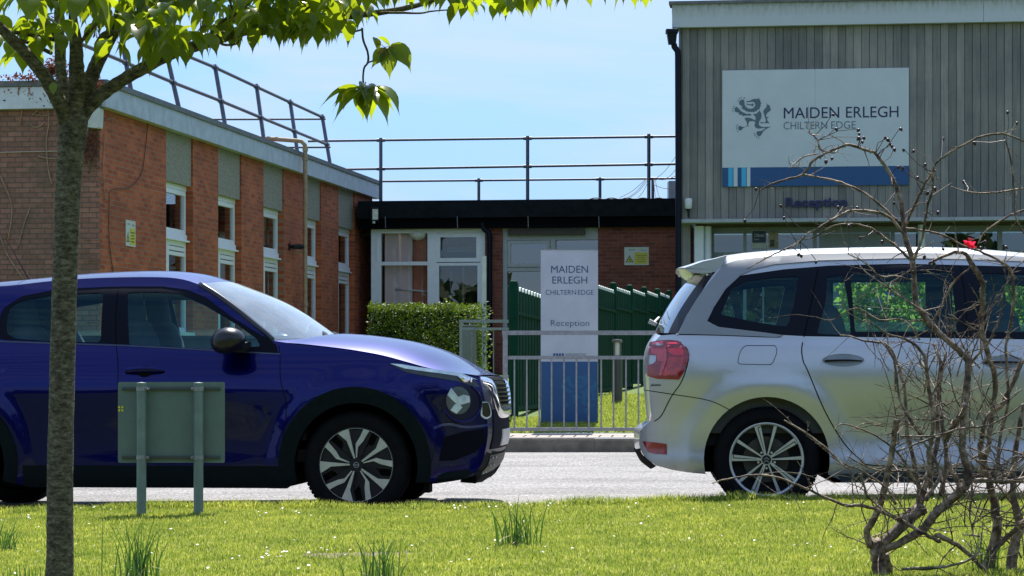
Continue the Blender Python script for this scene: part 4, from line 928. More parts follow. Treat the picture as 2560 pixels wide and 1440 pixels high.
class Car:
    def __init__(s, root, X0, Y0, Z0, yaw, w):
        s.root, s.X0, s.Y0, s.Z0, s.c, s.s, s.w = root, X0, Y0, Z0, math.cos(yaw), math.sin(yaw), w
    def tr(s, px, py, yl=-.86):
        a = (px-1280)/F; x = (a*(s.Y0 + yl*s.c) - s.X0 + yl*s.s)/(s.c - a*s.s); Y = s.Y0 + x*s.s + yl*s.c
        return (x, HC + (HY-py)*Y/F - s.Z0)
    def tl(s, pts, yl=-.86): return [s.tr(a, b, yl) for a, b in pts]
    def surf(s, x, z, off=0, side=-1):
        w = s.w; e = .004; wx = (w(x+e, z) - w(x-e, z))/(2*e); wz = (w(x, z+e) - w(x, z-e))/(2*e)
        n = np.array((-wx, 1.0, -wz)); n /= np.linalg.norm(n); p = np.array((x, w(x, z), z)) + n*off
        return (p[0], side*p[1], p[2]), (n[0], side*n[1], n[2])
    def panel(s, V, T_, keep, off=0, skirt=.012, side=-1):
        """map triangles to the body side; skirt folds the edge inwards"""
        tr_ = T_[keep]; used = np.unique(tr_); idx = {int(u): i for i, u in enumerate(used)}
        vs, ns = [], []
        for u in used:
            p, n = s.surf(V[u, 0], V[u, 1], off, side); vs.append(p); ns.append(n)
        fs = []
        for t in tr_:
            f = [idx[int(i)] for i in t]; a, b, c = [V[int(i)] for i in t]
            ccw = (b[0]-a[0])*(c[1]-a[1]) - (b[1]-a[1])*(c[0]-a[0]) > 0
            if (side == -1) != ccw: f = f[::-1]
            fs.append(tuple(f))
        if skirt:
            cnt = {}
            for f in fs:
                for i in range(3): e = (f[i], f[(i+1) % 3]); k = tuple(sorted(e)); cnt.setdefault(k, []).append(e)
            be = [e[0] for e in cnt.values() if len(e) == 1]; base = {}; 
            for a, b in be:
                for q in (a, b):
                    if q not in base:
                        p, n = np.array(vs[q]), np.array(ns[q]); base[q] = len(vs); vs.append(tuple(p - n*skirt)); ns.append(tuple(n))
            dup = {}
            fs += [(b, a, base[a], base[b]) for a, b in be]
        return vs, fs, ns
    def side_part(s, name, V, T_, keep, m, off=0, skirt=.012, sides=(-1,), parent=None, extra=None):
        if len(sides) > 1 and not extra:
            return [s.side_part(name, V, T_, keep, m, off, skirt, (q,), parent) for q in sides][0]
        mb = MB(); ns = []
        for sd_ in sides:
            v, f, n = s.panel(V, T_, keep, off, skirt, sd_); mb.add(v, f); ns += n
        if extra:
            for v, f, n in extra: mb.add(v, f); ns += n
        return mb.build(name, m, parent or s.root, smooth=True, local=True, normals=ns)
    def overlay(s, name, poly, m, off=.004, skirt=.006, sides=(-1,), parent=None, grid=.03, join=True):
        V, T_ = cdt([poly], grid, grid*.6); k = pip(V[T_].mean(1), poly); objs = []
        if join: return s.side_part(name, V, T_, k, m, off, skirt, sides, parent)
        return [s.side_part(name, V, T_, k, m, off, skirt, (sd_,), parent) for sd_ in sides]
    def line(s, name, pts, m=None, wd=.0025, off=.0012, sides=(-1, 1), parent=None):
        if len(sides) > 1: return [s.line(name, pts, m, wd, off, (q,), parent) for q in sides][0]
        mb = MB(); pts = resample(smoothline(pts, 4), .02, False)
        for sd_ in sides:
            q = []; 
            for i, p in enumerate(pts):
                a = np.array(pts[max(i-1, 0)]); b = np.array(pts[min(i+1, len(pts)-1)]); d = (b-a); d /= np.linalg.norm(d)+1e-9; nn = np.array((-d[1], d[0]))*wd
                q += [s.surf(p[0]+nn[0], p[1]+nn[1], off, sd_)[0], s.surf(p[0]-nn[0], p[1]-nn[1], off, sd_)[0]]
            mb.add(q, [(2*i, 2*i+1, 2*i+3, 2*i+2) for i in range(len(pts)-1)])
        return mb.build(name, m or darkgap, parent or s.root, local=True)
    def loft(s, E, Cn, n=2.5, k=24, flip=False, off=0):
        """patch across the car from near edge E(x,z) (half width from w or given) to centre line Cn(x,z)"""
        vs, fs = [], []; m_ = len(E)
        for e, c in zip(E, Cn):
            we = e[2] if len(e) > 2 else s.w(e[0], e[1])
            for j in range(k+1):
                a = -math.cos(math.pi*j/k); f = 1 - abs(a)**n
                vs.append((e[0] + (c[0]-e[0])*f, we*a, e[1] + (c[1]-e[1])*f + off))
        for i in range(m_-1):
            for j in range(k):
                q = (i*(k+1)+j, i*(k+1)+j+1, (i+1)*(k+1)+j+1, (i+1)*(k+1)+j); fs.append(q[::-1] if flip else q)
        # normals from grid
        G = np.array(vs).reshape(m_, k+1, 3); du = np.gradient(G, axis=0); dv = np.gradient(G, axis=1); N = np.cross(dv, du); N /= np.linalg.norm(N, axis=2, keepdims=True)+1e-12
        if flip: N = -N
        N = N if True else N
        return vs, fs, [tuple(x) for x in N.reshape(-1, 3)]
def fixn(v, f, n, ref):     # orient a loft outwards from a reference point
    V = np.array(v); N = np.array(n); d = ((V - np.array(ref))*N).sum(); 
    if d < 0: N = -N
    a, b, c = V[f[len(f)//2][0]], V[f[len(f)//2][1]], V[f[len(f)//2][2]]; g = np.cross(b-a, c-a)
    if (g * N[f[len(f)//2][0]]).sum() < 0: f = [q[::-1] for q in f]
    return v, f, [tuple(x) for x in N]
def resamp_n(pts, n):      # resample polyline to n points by arc length
    A = np.array(pts, float); d = np.r_[0, np.cumsum(np.linalg.norm(np.diff(A, axis=0), axis=1))]; t = np.linspace(0, d[-1], n)
    return [tuple(np.interp(q, d, A[:, i]) for i in range(A.shape[1])) for q in t]
def paint(name, col, metal, rough, flake=0, coat=1.0, spec=.5):
    m = bpy.data.materials.new(name); n, b, o = nodes(m); b.inputs['Metallic'].default_value = metal; b.inputs['Roughness'].default_value = rough
    b.inputs['Coat Weight'].default_value = coat; b.inputs['Coat Roughness'].default_value = .035; b.inputs['Specular IOR Level'].default_value = spec
    f = noise(n, 2.5, 4); n.links.new(ramp(n, f, [(.3, tuple(c*.95 for c in col)), (.7, tuple(c*1.05 for c in col))]), b.inputs['Base Color']); return m
def wheel(car, x, side, r, rimr, width, spoke_fn, rim_m, yface):
    """tyre + rim at axle position x, side -1 near, +1 far; yface = outer face distance from centre line"""
    sg_ = side; mb = MB(); y0 = yface
    T_ = lambda a, y, b_: (x + a, sg_*y, r + b_)
    prof = [(rimr*.99, y0-.03), (rimr*1.0, y0-.012), (rimr*1.06, y0-.004), (r*.80, y0+.006), (r*.90, y0+.003), (r*.965, y0-.012), (r*.99, y0-.028), (r, y0-.05), (r, y0-width+.05), (r*.97, y0-width+.01), (rimr, y0-width)]
    n = 64; vs = []
    for rr, y in prof:
        for j in range(n): a = 2*math.pi*j/n; vs.append(T_(rr*math.cos(a), y, rr*math.sin(a)))
    fs = [(i*n+j, i*n+(j+1) % n, (i+1)*n+(j+1) % n, (i+1)*n+j) for i in range(len(prof)-1) for j in range(n)]
    if sg_ < 0: fs = [f[::-1] for f in fs]
    mb.add(vs, fs)
    # shallow tread blocks
    for j in range(72):
        a0, a1 = 2*math.pi*j/72, 2*math.pi*(j+.72)/72
        for ya, yb in ((y0-.03, y0-.075), (y0-.085, y0-width/2-.01)):
            q = []
            for rr in (r-.002, r+.0035):
                for aa, yy in ((a0, ya), (a1, ya), (a1, yb), (a0, yb)): q.append(T_(rr*math.cos(aa), yy, rr*math.sin(aa)))
            mb.hexa(q)
    wt = mb.build('tyre', rubber, car.root, smooth=True, local=True, angle=35)
    mb = MB()   # barrel and backing disc
    prof = [(rimr, y0-.012), (rimr*1.015, y0-.006), (rimr*.985, y0-.004), (rimr*.955, y0-.014), (rimr*.93, y0-.05), (rimr*.92, y0-width*.9)]
    vs = [T_(rr*math.cos(2*math.pi*j/n), y, rr*math.sin(2*math.pi*j/n)) for rr, y in prof for j in range(n)]
    fs = [(i*n+j, i*n+(j+1) % n, (i+1)*n+(j+1) % n, (i+1)*n+j) for i in range(len(prof)-1) for j in range(n)]
    mb.add(vs, fs); rim = mb.build('rim', rim_m, wt, smooth=True, local=True, angle=40)
    mb = MB(); vs = [T_(rr*math.cos(2*math.pi*j/24), y, rr*math.sin(2*math.pi*j/24)) for rr, y in ((rimr*.93, y0-.12), (.0, y0-.12)) for j in range(24)]
    mb.add(vs, [(j, (j+1) % 24, 24+(j+1) % 24, 24+j) for j in range(24)])
    vs = [T_(rr*math.cos(2*math.pi*j/32), y, rr*math.sin(2*math.pi*j/32)) for rr, y in ((.0, y0-.07), (rimr*.62, y0-.07), (rimr*.62, y0-.1)) for j in range(32)]
    mb.build('backing', matte_dark, wt, local=True)
    mb = MB(); mb.add(vs, [(i*32+j, i*32+(j+1) % 32, (i+1)*32+(j+1) % 32, (i+1)*32+j) for i in range(2) for j in range(32)]); mb.build('brake_disc', mat('brake_iron', (.05, .045, .04), .5, metal=.4, var=.3), wt, local=True)
    spoke_fn(car, T_, y0, rimr, wt, rim_m)
    return wt
def prism3(mb, poly, T_, ya, yb):
    mb.prism(poly, lambda a, b_: T_(a, ya, b_), lambda a, b_: T_(a, yb, b_))
def rot2(p, a): return (p[0]*math.cos(a) - p[1]*math.sin(a), p[0]*math.sin(a) + p[1]*math.cos(a))
alloy = mat('machined_alloy', (.50, .52, .53), .32, metal=.55, var=.1, vs=20); alloy_dk = mat('gloss_black_alloy', (.006, .007, .011), .5, var=0, spec=.3)
def disc(mb, T_, r_, y, n=20, c=(0, 0), y2=None):
    vs = [T_(c[0] + r_*math.cos(6.2832*j/n), y, c[1] + r_*math.sin(6.2832*j/n)) for j in range(n)]; k = len(mb.v); mb.v += vs; mb.f.append(tuple(k+j for j in range(n)))
    if y2 is not None:
        vs = [T_(c[0] + r_*math.cos(6.2832*j/n), y2, c[1] + r_*math.sin(6.2832*j/n)) for j in range(n)]; mb.v += vs; mb.f += [(k+j, k+(j+1) % n, k+n+(j+1) % n, k+n+j) for j in range(n)]
def tinted_glass(name):
    m = glass_mat(name, (.66, .88, .88), .5, base=.02); g = [q for q in m.node_tree.nodes if q.type == 'BSDF_GLOSSY'][0]; g.inputs[0].default_value = (.25, .50, .58, 1); return m
def seat(mb, x, y, z, w_=.5, back=.62, lean=.22, head=True):
    def rb(c, hx, hy, hz, tilt=0):      # rounded block from stacked superellipse rings
        n = 20; rings = []
        for t in (-1, -.9, -.6, 0, .6, .9, 1):
            k = (1 - abs(t)**4)**.25 if abs(t) < 1 else .55; k = max(k, .55)
            for j in range(n):
                a = 6.2832*j/n; ca, sa = math.cos(a), math.sin(a); q = (abs(ca)**3 + abs(sa)**3)**(-1/3)
                px_, py_, pz_ = hx*k*ca*q, hy*k*sa*q, hz*t
                rings.append((c[0] + px_*math.cos(tilt) - pz_*math.sin(tilt), c[1] + py_, c[2] + px_*math.sin(tilt) + pz_*math.cos(tilt)))
        mb.add(rings, [(i*n+j, i*n+(j+1) % n, (i+1)*n+(j+1) % n, (i+1)*n+j) for i in range(6) for j in range(n)] + [tuple(range(n-1, -1, -1)), tuple(6*n+j for j in range(n))])
    rb((x+.18, y, z), .27, w_/2, .09); rb((x-.12 - .1*lean*3, y, z+.36), .12, w_/2, back/2, lean)
    if head: rb((x-.12 - lean*(back+.32)*.72, y, z+.36+back/2+.08), .075, .13, .13, lean)
car_glass = tinted_glass('car_glass_tinted')
def dusty_glass(name, tintc, dust, base):
    m = glass_mat(name, tintc, 1.0, .03, base); n = m.node_tree; o = n.nodes['Material Output']; src = o.inputs[0].links[0].from_socket
    d = n.nodes.new('ShaderNodeBsdfDiffuse'); d.inputs[0].default_value = (.62, .70, .74, 1); x = n.nodes.new('ShaderNodeMixShader')
    n.links.new(ramp(n, noise(n, 6, 5), [(.3, (dust*.7,)*3), (.7, (dust*1.3,)*3)]), x.inputs[0]); n.links.new(src, x.inputs[1]); n.links.new(d.outputs[0], x.inputs[2]); n.links.new(x.outputs[0], o.inputs[0]); return m
screen_glass = dusty_glass('windscreen_glass', (.6, .8, .8), .19, .18)
seat_m = mat('seat_cloth', (.035, .04, .05), .9, var=.2); door_card = mat('door_card', (.06, .065, .07), .7, var=.1); sun_strip_m = mat('painted_sun_strip', (.5, .52, .52), .5, var=.1)  # last one: sunlight on the far door shoulders put into a pale tone
lens_clear = glass_mat('clear_lens', (.92, .95, .97), .35, base=.0); plate_w = mat('plate_white', (.7, .7, .68), .4, var=0)
def gear(car, xs, r_, wid=.25):
    """dark wheel tubs, underbody and axle gear"""
    for x in xs:
        for sd_ in (-1, 1):
            mb = MB(); n = 20; vs = []
            for y in (.90-.06, .50):
                for j in range(n+1): a = math.pi*(j/n)*1.16 - .25; vs.append((x + r_*math.cos(a), sd_*y, .34 + r_*math.sin(a)))
            mb.add(vs, [(j, j+1, n+2+j, n+1+j) for j in range(n)])
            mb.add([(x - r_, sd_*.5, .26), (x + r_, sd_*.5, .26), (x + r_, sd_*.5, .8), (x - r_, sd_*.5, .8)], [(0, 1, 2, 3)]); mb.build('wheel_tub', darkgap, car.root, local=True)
# ---------------- blue crossover
BYAW = R(-5.0)
broot = thing('parked_car', 'dark blue crossover on the left with round headlamp and chrome front trim', 'car', (-.930, 16.387, -.034), BYAW)
def prof(pts): xs, ys = zip(*pts); return lambda q: float(np.interp(q, xs, ys))
_z = smoothline([(.10,.80), (.22,.855), (.32,.872), (.45,.878), (.58,.884), (.72,.892), (.82,.897), (.88,.888), (.94,.868), (1.0,.838), (1.06,.812), (1.12,.797), (1.2,.775), (1.3,.738), (1.4,.69), (1.48,.64), (1.56,.575), (1.7,.47)], 6)
_zb = prof(_z)
def wb(x, z):
    w_ = _zb(z)
    if z < .86: w_ -= .018*math.exp(-((x+1.25)/.75)**2)*math.exp(-((z-.5)/.18)**2)         # door waist hollow
    for xa_ in (0, -2.72):
        d = math.hypot(x-xa_, (z-.35)*1.0); w_ += .030*math.exp(-((d-.42)/.15)**4) if z < .95 else .030*math.exp(-((d-.42)/.15)**4)*math.exp(-((z-.95)/.08)**2)
    if x > .15: t = (x-.15)/.85; w_ -= .055*t*t + .16*max(0, t-.45)**2*1.8/.3
    if z < .9 and x > .45: w_ -= .03*((x-.45)/.3)**2*max(0, .9-z)*.3
    if x < -2.75: t = (-2.75-x)/.55; w_ -= .17*t*t
    if z > .95 and x < -2.0: w_ -= .06*((-2.0-x)/1.2)**2
    return w_
bc_ = Car(broot, -.930, 16.387, -.034, BYAW, wb)
tb = lambda pts, y=-.86: bc_.tl(pts, y)
roof_edge_px = [(-250,735), (-120,716), (0,716), (128,702), (250,694), (390,692), (455,698), (500,712)]
RE = tb(roof_edge_px, -.60); AP = tb([(530,733), (565,756), (600,781), (642,814), (672,838), (686,852)], -.72)
HE = tb([(720,857), (760,860), (833,868), (892,876), (958,888), (1017,904), (1079,921), (1142,931), (1196,939)], -.80)
NE = tb([(1207,962), (1215,1000), (1219,1040), (1222,1080), (1217,1120), (1206,1160), (1188,1186)], -.66)
rear = [(-3.30, .35), (-3.36, .60), (-3.30, .95), (-3.12, 1.15), (-2.76, 1.42)]
RAD = .402; AX = [0.0, -2.72]; AZ = .345
def arcpts(xc, r_, z_lo, n=28):
    a0 = math.asin((z_lo-AZ)/r_); return [(xc + r_*math.cos(a), AZ + r_*math.sin(a)) for a in [a0 + (math.pi-2*a0)*k/n for k in range(n+1)]]
zs_ = .195
outer = ([(-3.25, .28)] + rear + smoothline(RE, 3) + smoothline(AP, 3) + smoothline(HE, 3) + smoothline(NE, 3) +
         [(.55, .235)] + arcpts(AX[0], RAD, .235) + [(-.45, zs_), (-2.15, zs_)] + arcpts(AX[1], RAD, .235) + [(-3.15, .255)])
clad_f = arcpts(0, .50, .20) ; clad_r = arcpts(AX[1], .50, .20)
cladF = [(.55, .0)] + [(x*.97 if x > 0 else x, z) for x, z in arcpts(0, .505, .1)] + [(-.55, .0)]
cladR = [(AX[1]+.55, .0)] + arcpts(AX[1], .49, .1) + [(AX[1]-.55, .0)]
sillp = [(-.40, 0), (-.40, .335), (-2.2, .335), (-2.2, 0)]
DLO = tb([(-15,845), (-12,800), (-2,768), (40,738), (128,720), (250,714), (310,713), (390,713), (455,722), (505,742), (565,785), (625,822), (668,846), (690,862), (697,883), (620,878), (500,871), (390,865), (284,860), (160,856), (60,852), (10,850)], -.80)
gR = tb(roundpoly([(10,812), (12,768), (45,748), (128,734), (245,729), (252,856), (128,853), (37,846), (16,835)], 12), -.79)
gF = tb(roundpoly([(305,729), (380,727), (440,732), (505,760), (592,811), (640,845), (652,866), (528,872), (420,868), (323,862)], 8), -.79)
doorF = tb([(273,716), (350,712), (450,716), (505,738), (600,800), (688,850), (697,884), (703,950), (716,1000), (716,1060), (704,1117), (690,1140), (300,1140), (299,1100), (296,934), (284,860)], -.86)
doorR = tb([(273,716), (180,716), (60,733), (0,760), (-15,850), (-5,900), (25,1000), (90,1100), (120,1140), (300,1140), (299,1100), (296,934), (284,860)], -.86)
V, T_ = cdt([outer, cladF, cladR, sillp, DLO, gR, gF, doorF, doorR], .055, .045)
Mc = V[T_].mean(1); I = {k: pip(Mc, p) for k, p in dict(o=outer, cf=cladF, cr=cladR, s=sillp, d=DLO, gr=gR, gf=gF, df=doorF, dr=doorR).items()}
blue_paint = paint('blue_metallic_paint', (.001, .0022, .088), .85, .28, coat=.5, spec=.2)
clad_m = mat('grey_black_cladding', (.004, .008, .008), .85, spec=.12, var=.15, vs=20)
inb = I['o']; cl = inb & (I['cf'] | I['cr'] | I['s']); dl = inb & I['d'] & ~cl
body_k = inb & ~cl & ~dl & ~I['df'] & ~I['dr']
# loft patches: roof, bonnet, nose, tail
roofC = tb([(-250,716), (-120,697), (0,711), (128,695), (250,683), (390,677), (480,680), (560,698)], 0)
roofC = [(-2.72, 1.53), (-2.4, 1.565)] + tb([(69,702), (193,687), (298,680), (390,677), (459,679), (518,687), (578,706)], -.12)
K = 26; E_ = resamp_n(smoothline(RE, 5), K); Cc = resamp_n(smoothline(roofC, 5), K)
ref = (-1.2, 0, .6)
lo = [fixn(*bc_.loft(E_, Cc, 2.6), ref)]
wsB = bc_.tr(835, 843, -.1); wsT = Cc[-1]
hoodC = smoothline([wsB] + tb([(870,836), (920,838), (975,844), (1037,854), (1100,871), (1150,892), (1192,917), (1229,937)], .10), 5)
HEs = smoothline([AP[-1]] + HE, 5); K = 36
E_ = resamp_n(HEs, K); Cc = resamp_n(hoodC, K); hood = fixn(*bc_.loft(E_, Cc, 2.9), ref)
noseC = smoothline(tb([(1229,937), (1254,954), (1266,983), (1269,1015), (1272,1042), (1273,1087), (1264,1120), (1258,1146), (1250,1160), (1217,1183)], .30), 4)
NEs = smoothline([HE[-1]] + NE, 5); K = 40
nE = resamp_n(NEs, K); nC = resamp_n(noseC, K); nose = fixn(*bc_.loft(nE, nC, 2.3), ref)
tailE = resamp_n(smoothline(rear[::-1][:1] + rear[::-1][1:] + [(-3.25, .28)], 4), 24); tailC = resamp_n(smoothline([(-2.76, 1.53), (-3.2, 1.2), (-3.40, .95), (-3.45, .6), (-3.38, .28)], 4), 24)
lo.append(fixn(*bc_.loft(tailE, tailC, 2.6), ref))
bc_.side_part('body', V, T_, body_k, blue_paint, 0, .02, (-1, 1), None, lo)
hb_ = MB(); hb_.add(hood[0], hood[1]); hb_.build('bonnet', blue_paint, broot, smooth=True, local=True, normals=hood[2])
# front bumper: upper part painted, lower part dark by height
vN = np.array(nose[0]); fz = np.array([np.mean([vN[i][2] for i in f]) for f in nose[1]])
for nm, k_, m_ in (('front_bumper', fz > .42, paint('bumper_blue_dark', (.0015, .002, .03), .1, .5, coat=.15, spec=.15)), ('lower_bumper', fz <= .42, clad_m)):
    mb = MB(); mb.add(nose[0], [f for f, q in zip(nose[1], k_) if q]); mb.build(nm, m_, broot, smooth=True, local=True, normals=nose[2])
for sd_ in (-1, 1):
    bc_.side_part('front_door', V, T_, inb & I['df'] & ~dl & ~cl, blue_paint, 0, .012, (sd_,))
    bc_.side_part('rear_door', V, T_, inb & I['dr'] & ~I['df'] & ~dl & ~cl, blue_paint, 0, .012, (sd_,))
    bc_.side_part('window_pane', V, T_, dl & I['gf'], car_glass, -.006, 0, (sd_,))
    bc_.side_part('window_pane', V, T_, dl & I['gr'], car_glass, -.006, 0, (sd_,))
bc_.side_part('window_surround', V, T_, dl & ~I['gf'] & ~I['gr'], mat('pillar_black', (.002, .003, .010), .5, var=0, spec=.12), -.002, .02, (-1, 1))
bc_.side_part('arch_cladding', V, T_, cl, clad_m, .010, .04, (-1, 1))
for p in (doorF[10:] + doorF[15:16], [doorF[i] for i in (5, 6, 7, 8, 9, 10)]): pass
bc_.line('door_gap', tb([(273,716), (276,780), (284,860), (296,934), (299,1040), (299,1160)]))
bc_.line('door_gap', tb([(693,864), (697,890), (703,950), (716,1000), (717,1050), (706,1117)]))
bc_.line('window_seal', tb([(-12,853), (60,856), (160,859), (284,863), (390,868), (500,874), (620,881), (697,885)]), mat('satin_strip', (.05, .06, .09), .3), wd=.004, off=.003)
bc_.line('bonnet_gap', [(x, z-.004) for x, z in HE], wd=.003)
bc_.line('bumper_gap', tb([(1079,1158), (1100,1075), (1120,1055), (1150,1062), (1190,1072)]), wd=.002)
# windscreen and tailgate glass
WE = resamp_n(smoothline([RE[-1]] + AP, 4), 20); WC = resamp_n(smoothline([wsT, tuple((np.array(wsT)+np.array(wsB))/2 + np.array((.02, .035))), wsB], 6), 20)
ws = fixn(*bc_.loft(WE, WC, 2.6, off=.002), ref); mb = MB(); mb.add(ws[0], ws[1]); mb.build('windscreen', screen_glass, broot, smooth=True, local=True, normals=ws[2])
for sd_ in (-1, 1):
    mb = MB(); mb.tube([(x, sd_*(bc_.w(x, z)-.006), z+.003) for x, z in smoothline([RE[-1]] + AP, 3)], .020, 8)
    mb.build('windscreen_pillar', mat('pillar_satin', (.012, .014, .03), .3, var=0, coat=.3), broot, smooth=True, local=True)
mb = MB()       # scuttle and wipers
a, b2 = bc_.tr(835, 849, 0), bc_.tr(700, 860, -.7)
mb.box((a[0]-.14, -.70, a[1]-.10), (a[0]+.02, .70, a[1]-.028)); mb.build('scuttle', blackplastic, broot, local=True)
mb = MB()
for y0_, y1_ in ((-.62, -.05), (-.02, .55)): mb.tube([(a[0]+.06, y0_, a[1]-.02), (a[0]-.0, (y0_+y1_)/2, a[1]+.030), (a[0]-.09, y1_, a[1]+.055)], .013, 6)
mb.build('wiper', blackplastic, broot, local=True)
# wheels
def spokes_b(car, T2, y0, rr, wt, rm):
    s_ = rr/222.; W1 = [(-112,187), (-47,217), (-32,147), (-6,40), (-14,36), (-57,142)]; W2 = [(43,212), (81,207), (38,137), (10,106), (4,44), (-2,44), (-3,127), (22,167)]
    mb = MB(); md = MB()
    for k in range(5):
        a = -2*math.pi*k/5 + R(0)
        for w_ in (W1, W2):
            p = [rot2((x*s_, z*s_), a) for x, z in w_]; prism3(mb, p, T2, y0-.006, y0-.03)
        base_ = [(-128, 178), (-50, 216), (45, 214), (95, 200), (60, 120), (24, 40), (-24, 40), (-62, 120)]; prism3(md, [rot2((x*s_, z*s_), a) for x, z in base_], T2, y0-.018, y0-.055)
        b3 = [(-8, 40), (40, 110), (120, 150), (150, 120), (60, 60), (20, 20)]; prism3(md, [rot2((x*s_, z*s_), a - R(8)) for x, z in b3], T2, y0-.032, y0-.06)
    disc(md, T2, rr*.20, y0-.012, 24, y2=y0-.06)
    mb.build('spoke_face', alloy, wt, local=True); md.build('spoke', alloy_dk, wt, local=True)
    mb = MB(); disc(mb, T2, rr*.085, y0-.008, 20, y2=y0-.02); cap = mb.build('hub_cap', alloy_dk, wt, local=True)
    mb = MB(); n = 24; vs = [T2(q*math.cos(6.2832*j/n), y0-.0065, q*math.sin(6.2832*j/n)) for q in (rr*.078, rr*.058) for j in range(n)]; mb.add(vs, [(j, (j+1) % n, n+(j+1) % n, n+j) for j in range(n)])
    prism3(mb, [(-.015, -.0025), (.015, -.0025), (.015, .0025), (-.015, .0025)], T2, y0-.006, y0-.008); mb.build('hub_badge', galv, wt, local=True)
    mb = MB(); n = 48; vs = [T2(q*math.cos(6.2832*j/n), y_, q*math.sin(6.2832*j/n)) for q, y_ in ((rr*1.0, y0-.005), (rr*.975, y0-.005)) for j in range(n)]; mb.add(vs, [(j, (j+1) % n, n+(j+1) % n, n+j) for j in range(n)]); mb.build('rim_edge', alloy, wt, local=True)
for x in AX:
    for sd_ in (-1, 1): wheel(bc_, x, sd_, .345, .242, .215, spokes_b, alloy_dk, .885)
gear(bc_, AX, .415)
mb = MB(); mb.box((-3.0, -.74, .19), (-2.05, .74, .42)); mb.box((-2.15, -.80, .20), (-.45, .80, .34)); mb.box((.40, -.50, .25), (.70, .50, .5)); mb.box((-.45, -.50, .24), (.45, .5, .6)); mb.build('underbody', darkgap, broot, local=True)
# headlight: projector lamp in recess, slim running light, fog lamp
hl = tb([(1156+42*math.cos(a)*1.0, 1007+45*math.sin(a)) for a in [k*math.pi/18 for k in range(36)]], -.80)
bez = bc_.overlay('headlamp_bezel', hl, mat('bezel_navy', (.004, .004, .03), .35, var=0, spec=.3), .006, .012, (-1, 1))
chr2 = mat('lamp_chrome_sky_tint', (.72, .86, 1.0), .35, metal=.15, var=.25, vs=18)  # blue-white sky reflection of the reflectors put into the base colour
for sd_ in (-1, 1):
    cx, cz = bc_.tr(1148, 1001, -.78); rx, rz2 = .076, .090; lensm = MB(); nrm_ = np.array(bc_.surf(cx, cz, 0, sd_)[1])
    lp = [(cx + rx*math.cos(a)*(1-.08*math.sin(a)), cz + rz2*math.sin(a)) for a in [k*math.pi/14 for k in range(28)]]
    hd = bc_.overlay('headlight', lp, lens_clear, .020, .014, (sd_,), grid=.02)
    def blade(pts, dz=.012): return [(cx + a*rx/70, cz - b_*rz2/70) for a, b_ in pts]
    for p in ([(-62,-28), (-40,-62), (-2,-20), (-14,14), (-28,2)], [(-14,8), (-2,-18), (30,-30), (62,-22), (64,8), (34,16), (-8,26)], [(-22,20), (2,12), (22,34), (-10,66), (-44,48)]):
        bc_.overlay('reflector', blade(p), chr2, .010, .006, (sd_,), parent=hd, grid=.03)
    bc_.overlay('reflector_bowl', [(cx + rx*.98*math.cos(a), cz + rz2*.98*math.sin(a)) for a in [k*math.pi/14 for k in range(28)]], mat('bowl_grey', (.10, .12, .13), .4), .0075, .002, (sd_,), parent=hd)
ring = tb([(1156+44*math.cos(a), 1007+47*math.sin(a)) for a in [k*math.pi/18 for k in range(-6, 17)]], -.80)
mb = MB()
for sd_ in (-1, 1): mb.tube([bc_.surf(x, z, .008, sd_)[0] for x, z in ring], .009, 8)
mb.build('headlamp_rim', blue_paint, broot, smooth=True, local=True)
drl = tb([(976,911), (1005,914), (1045,922), (1100,930), (1150,938), (1185,952), (1196,968), (1180,966), (1142,953), (1100,946), (1058,939), (1017,931), (1000,923)], -.84)
dr_ = bc_.overlay('running_light', drl, mat('drl_dark', (.04, .05, .055), .3, var=.3, vs=15), .005, .006, (-1, 1))
bc_.overlay('light_strip', tb([(976,910), (1005,912), (1045,919), (1100,926), (1150,933), (1190,950), (1160,943), (1100,934), (1045,927), (1012,922)], -.84), chr2, .008, .003, (-1, 1), parent=dr_)
fogp = tb(roundpoly([(1206,1004), (1222,1004), (1229,1028), (1228,1042), (1216,1048), (1205,1040)], 5), -.66)
fo_ = bc_.overlay('fog_light', fogp, chr2, .008, .006, (-1, 1), grid=.02)
bc_.overlay('fog_lens', tb(roundpoly([(1208,1006), (1221,1006), (1226,1028), (1225,1039), (1216,1043), (1208,1037)], 4), -.66), gloss_black, .012, .003, (-1, 1), parent=fo_, grid=.02)
# nose surface lookup
nEa = np.array([(e[0], e[1], bc_.w(e[0], e[1])) for e in nE]); nCa = np.array(nC)
def nosept(y, z, off=0):
    def at(y, z):
        o_ = np.argsort(nEa[:, 1]); xe = np.interp(z, nEa[o_, 1], nEa[o_, 0]); we = np.interp(z, nEa[o_, 1], nEa[o_, 2]); oc = np.argsort(nCa[:, 1]); xc = np.interp(z, nCa[oc, 1], nCa[oc, 0])
        return xe + (xc-xe)*(1 - min(1, abs(y)/we)**2.3)
    return (at(y, z) + off, y, z)
def nosepoly(name, poly, m, off, parent=None, grid=.03, th=.01):
    V2, T3 = cdt([poly], grid, grid); k = pip(V2[T3].mean(1), poly); mb = MB()
    mb.add([nosept(a, b_, off) for a, b_ in V2], [tuple(int(q) for q in t) for t in T3[k]])
    P2 = resample(poly, grid); n = len(P2); mb.add([nosept(a, b_, off) for a, b_ in P2] + [nosept(a, b_, off-th) for a, b_ in P2], [(i, (i+1) % n, n+(i+1) % n, n+i) for i in range(n)])
    return mb.build(name, m, parent or broot, smooth=True, local=True, angle=40)
grl = nosepoly('grille', [(-.52,.915), (.52,.915), (.44,.80), (.34,.715), (-.34,.715), (-.44,.80)], mat('grille_black', (.004, .004, .005), .8, var=0, spec=.05), .012)
mesh_m = mat('grille_mesh', (.06, .06, .065), .3, metal=.5, var=0); mb = MB()
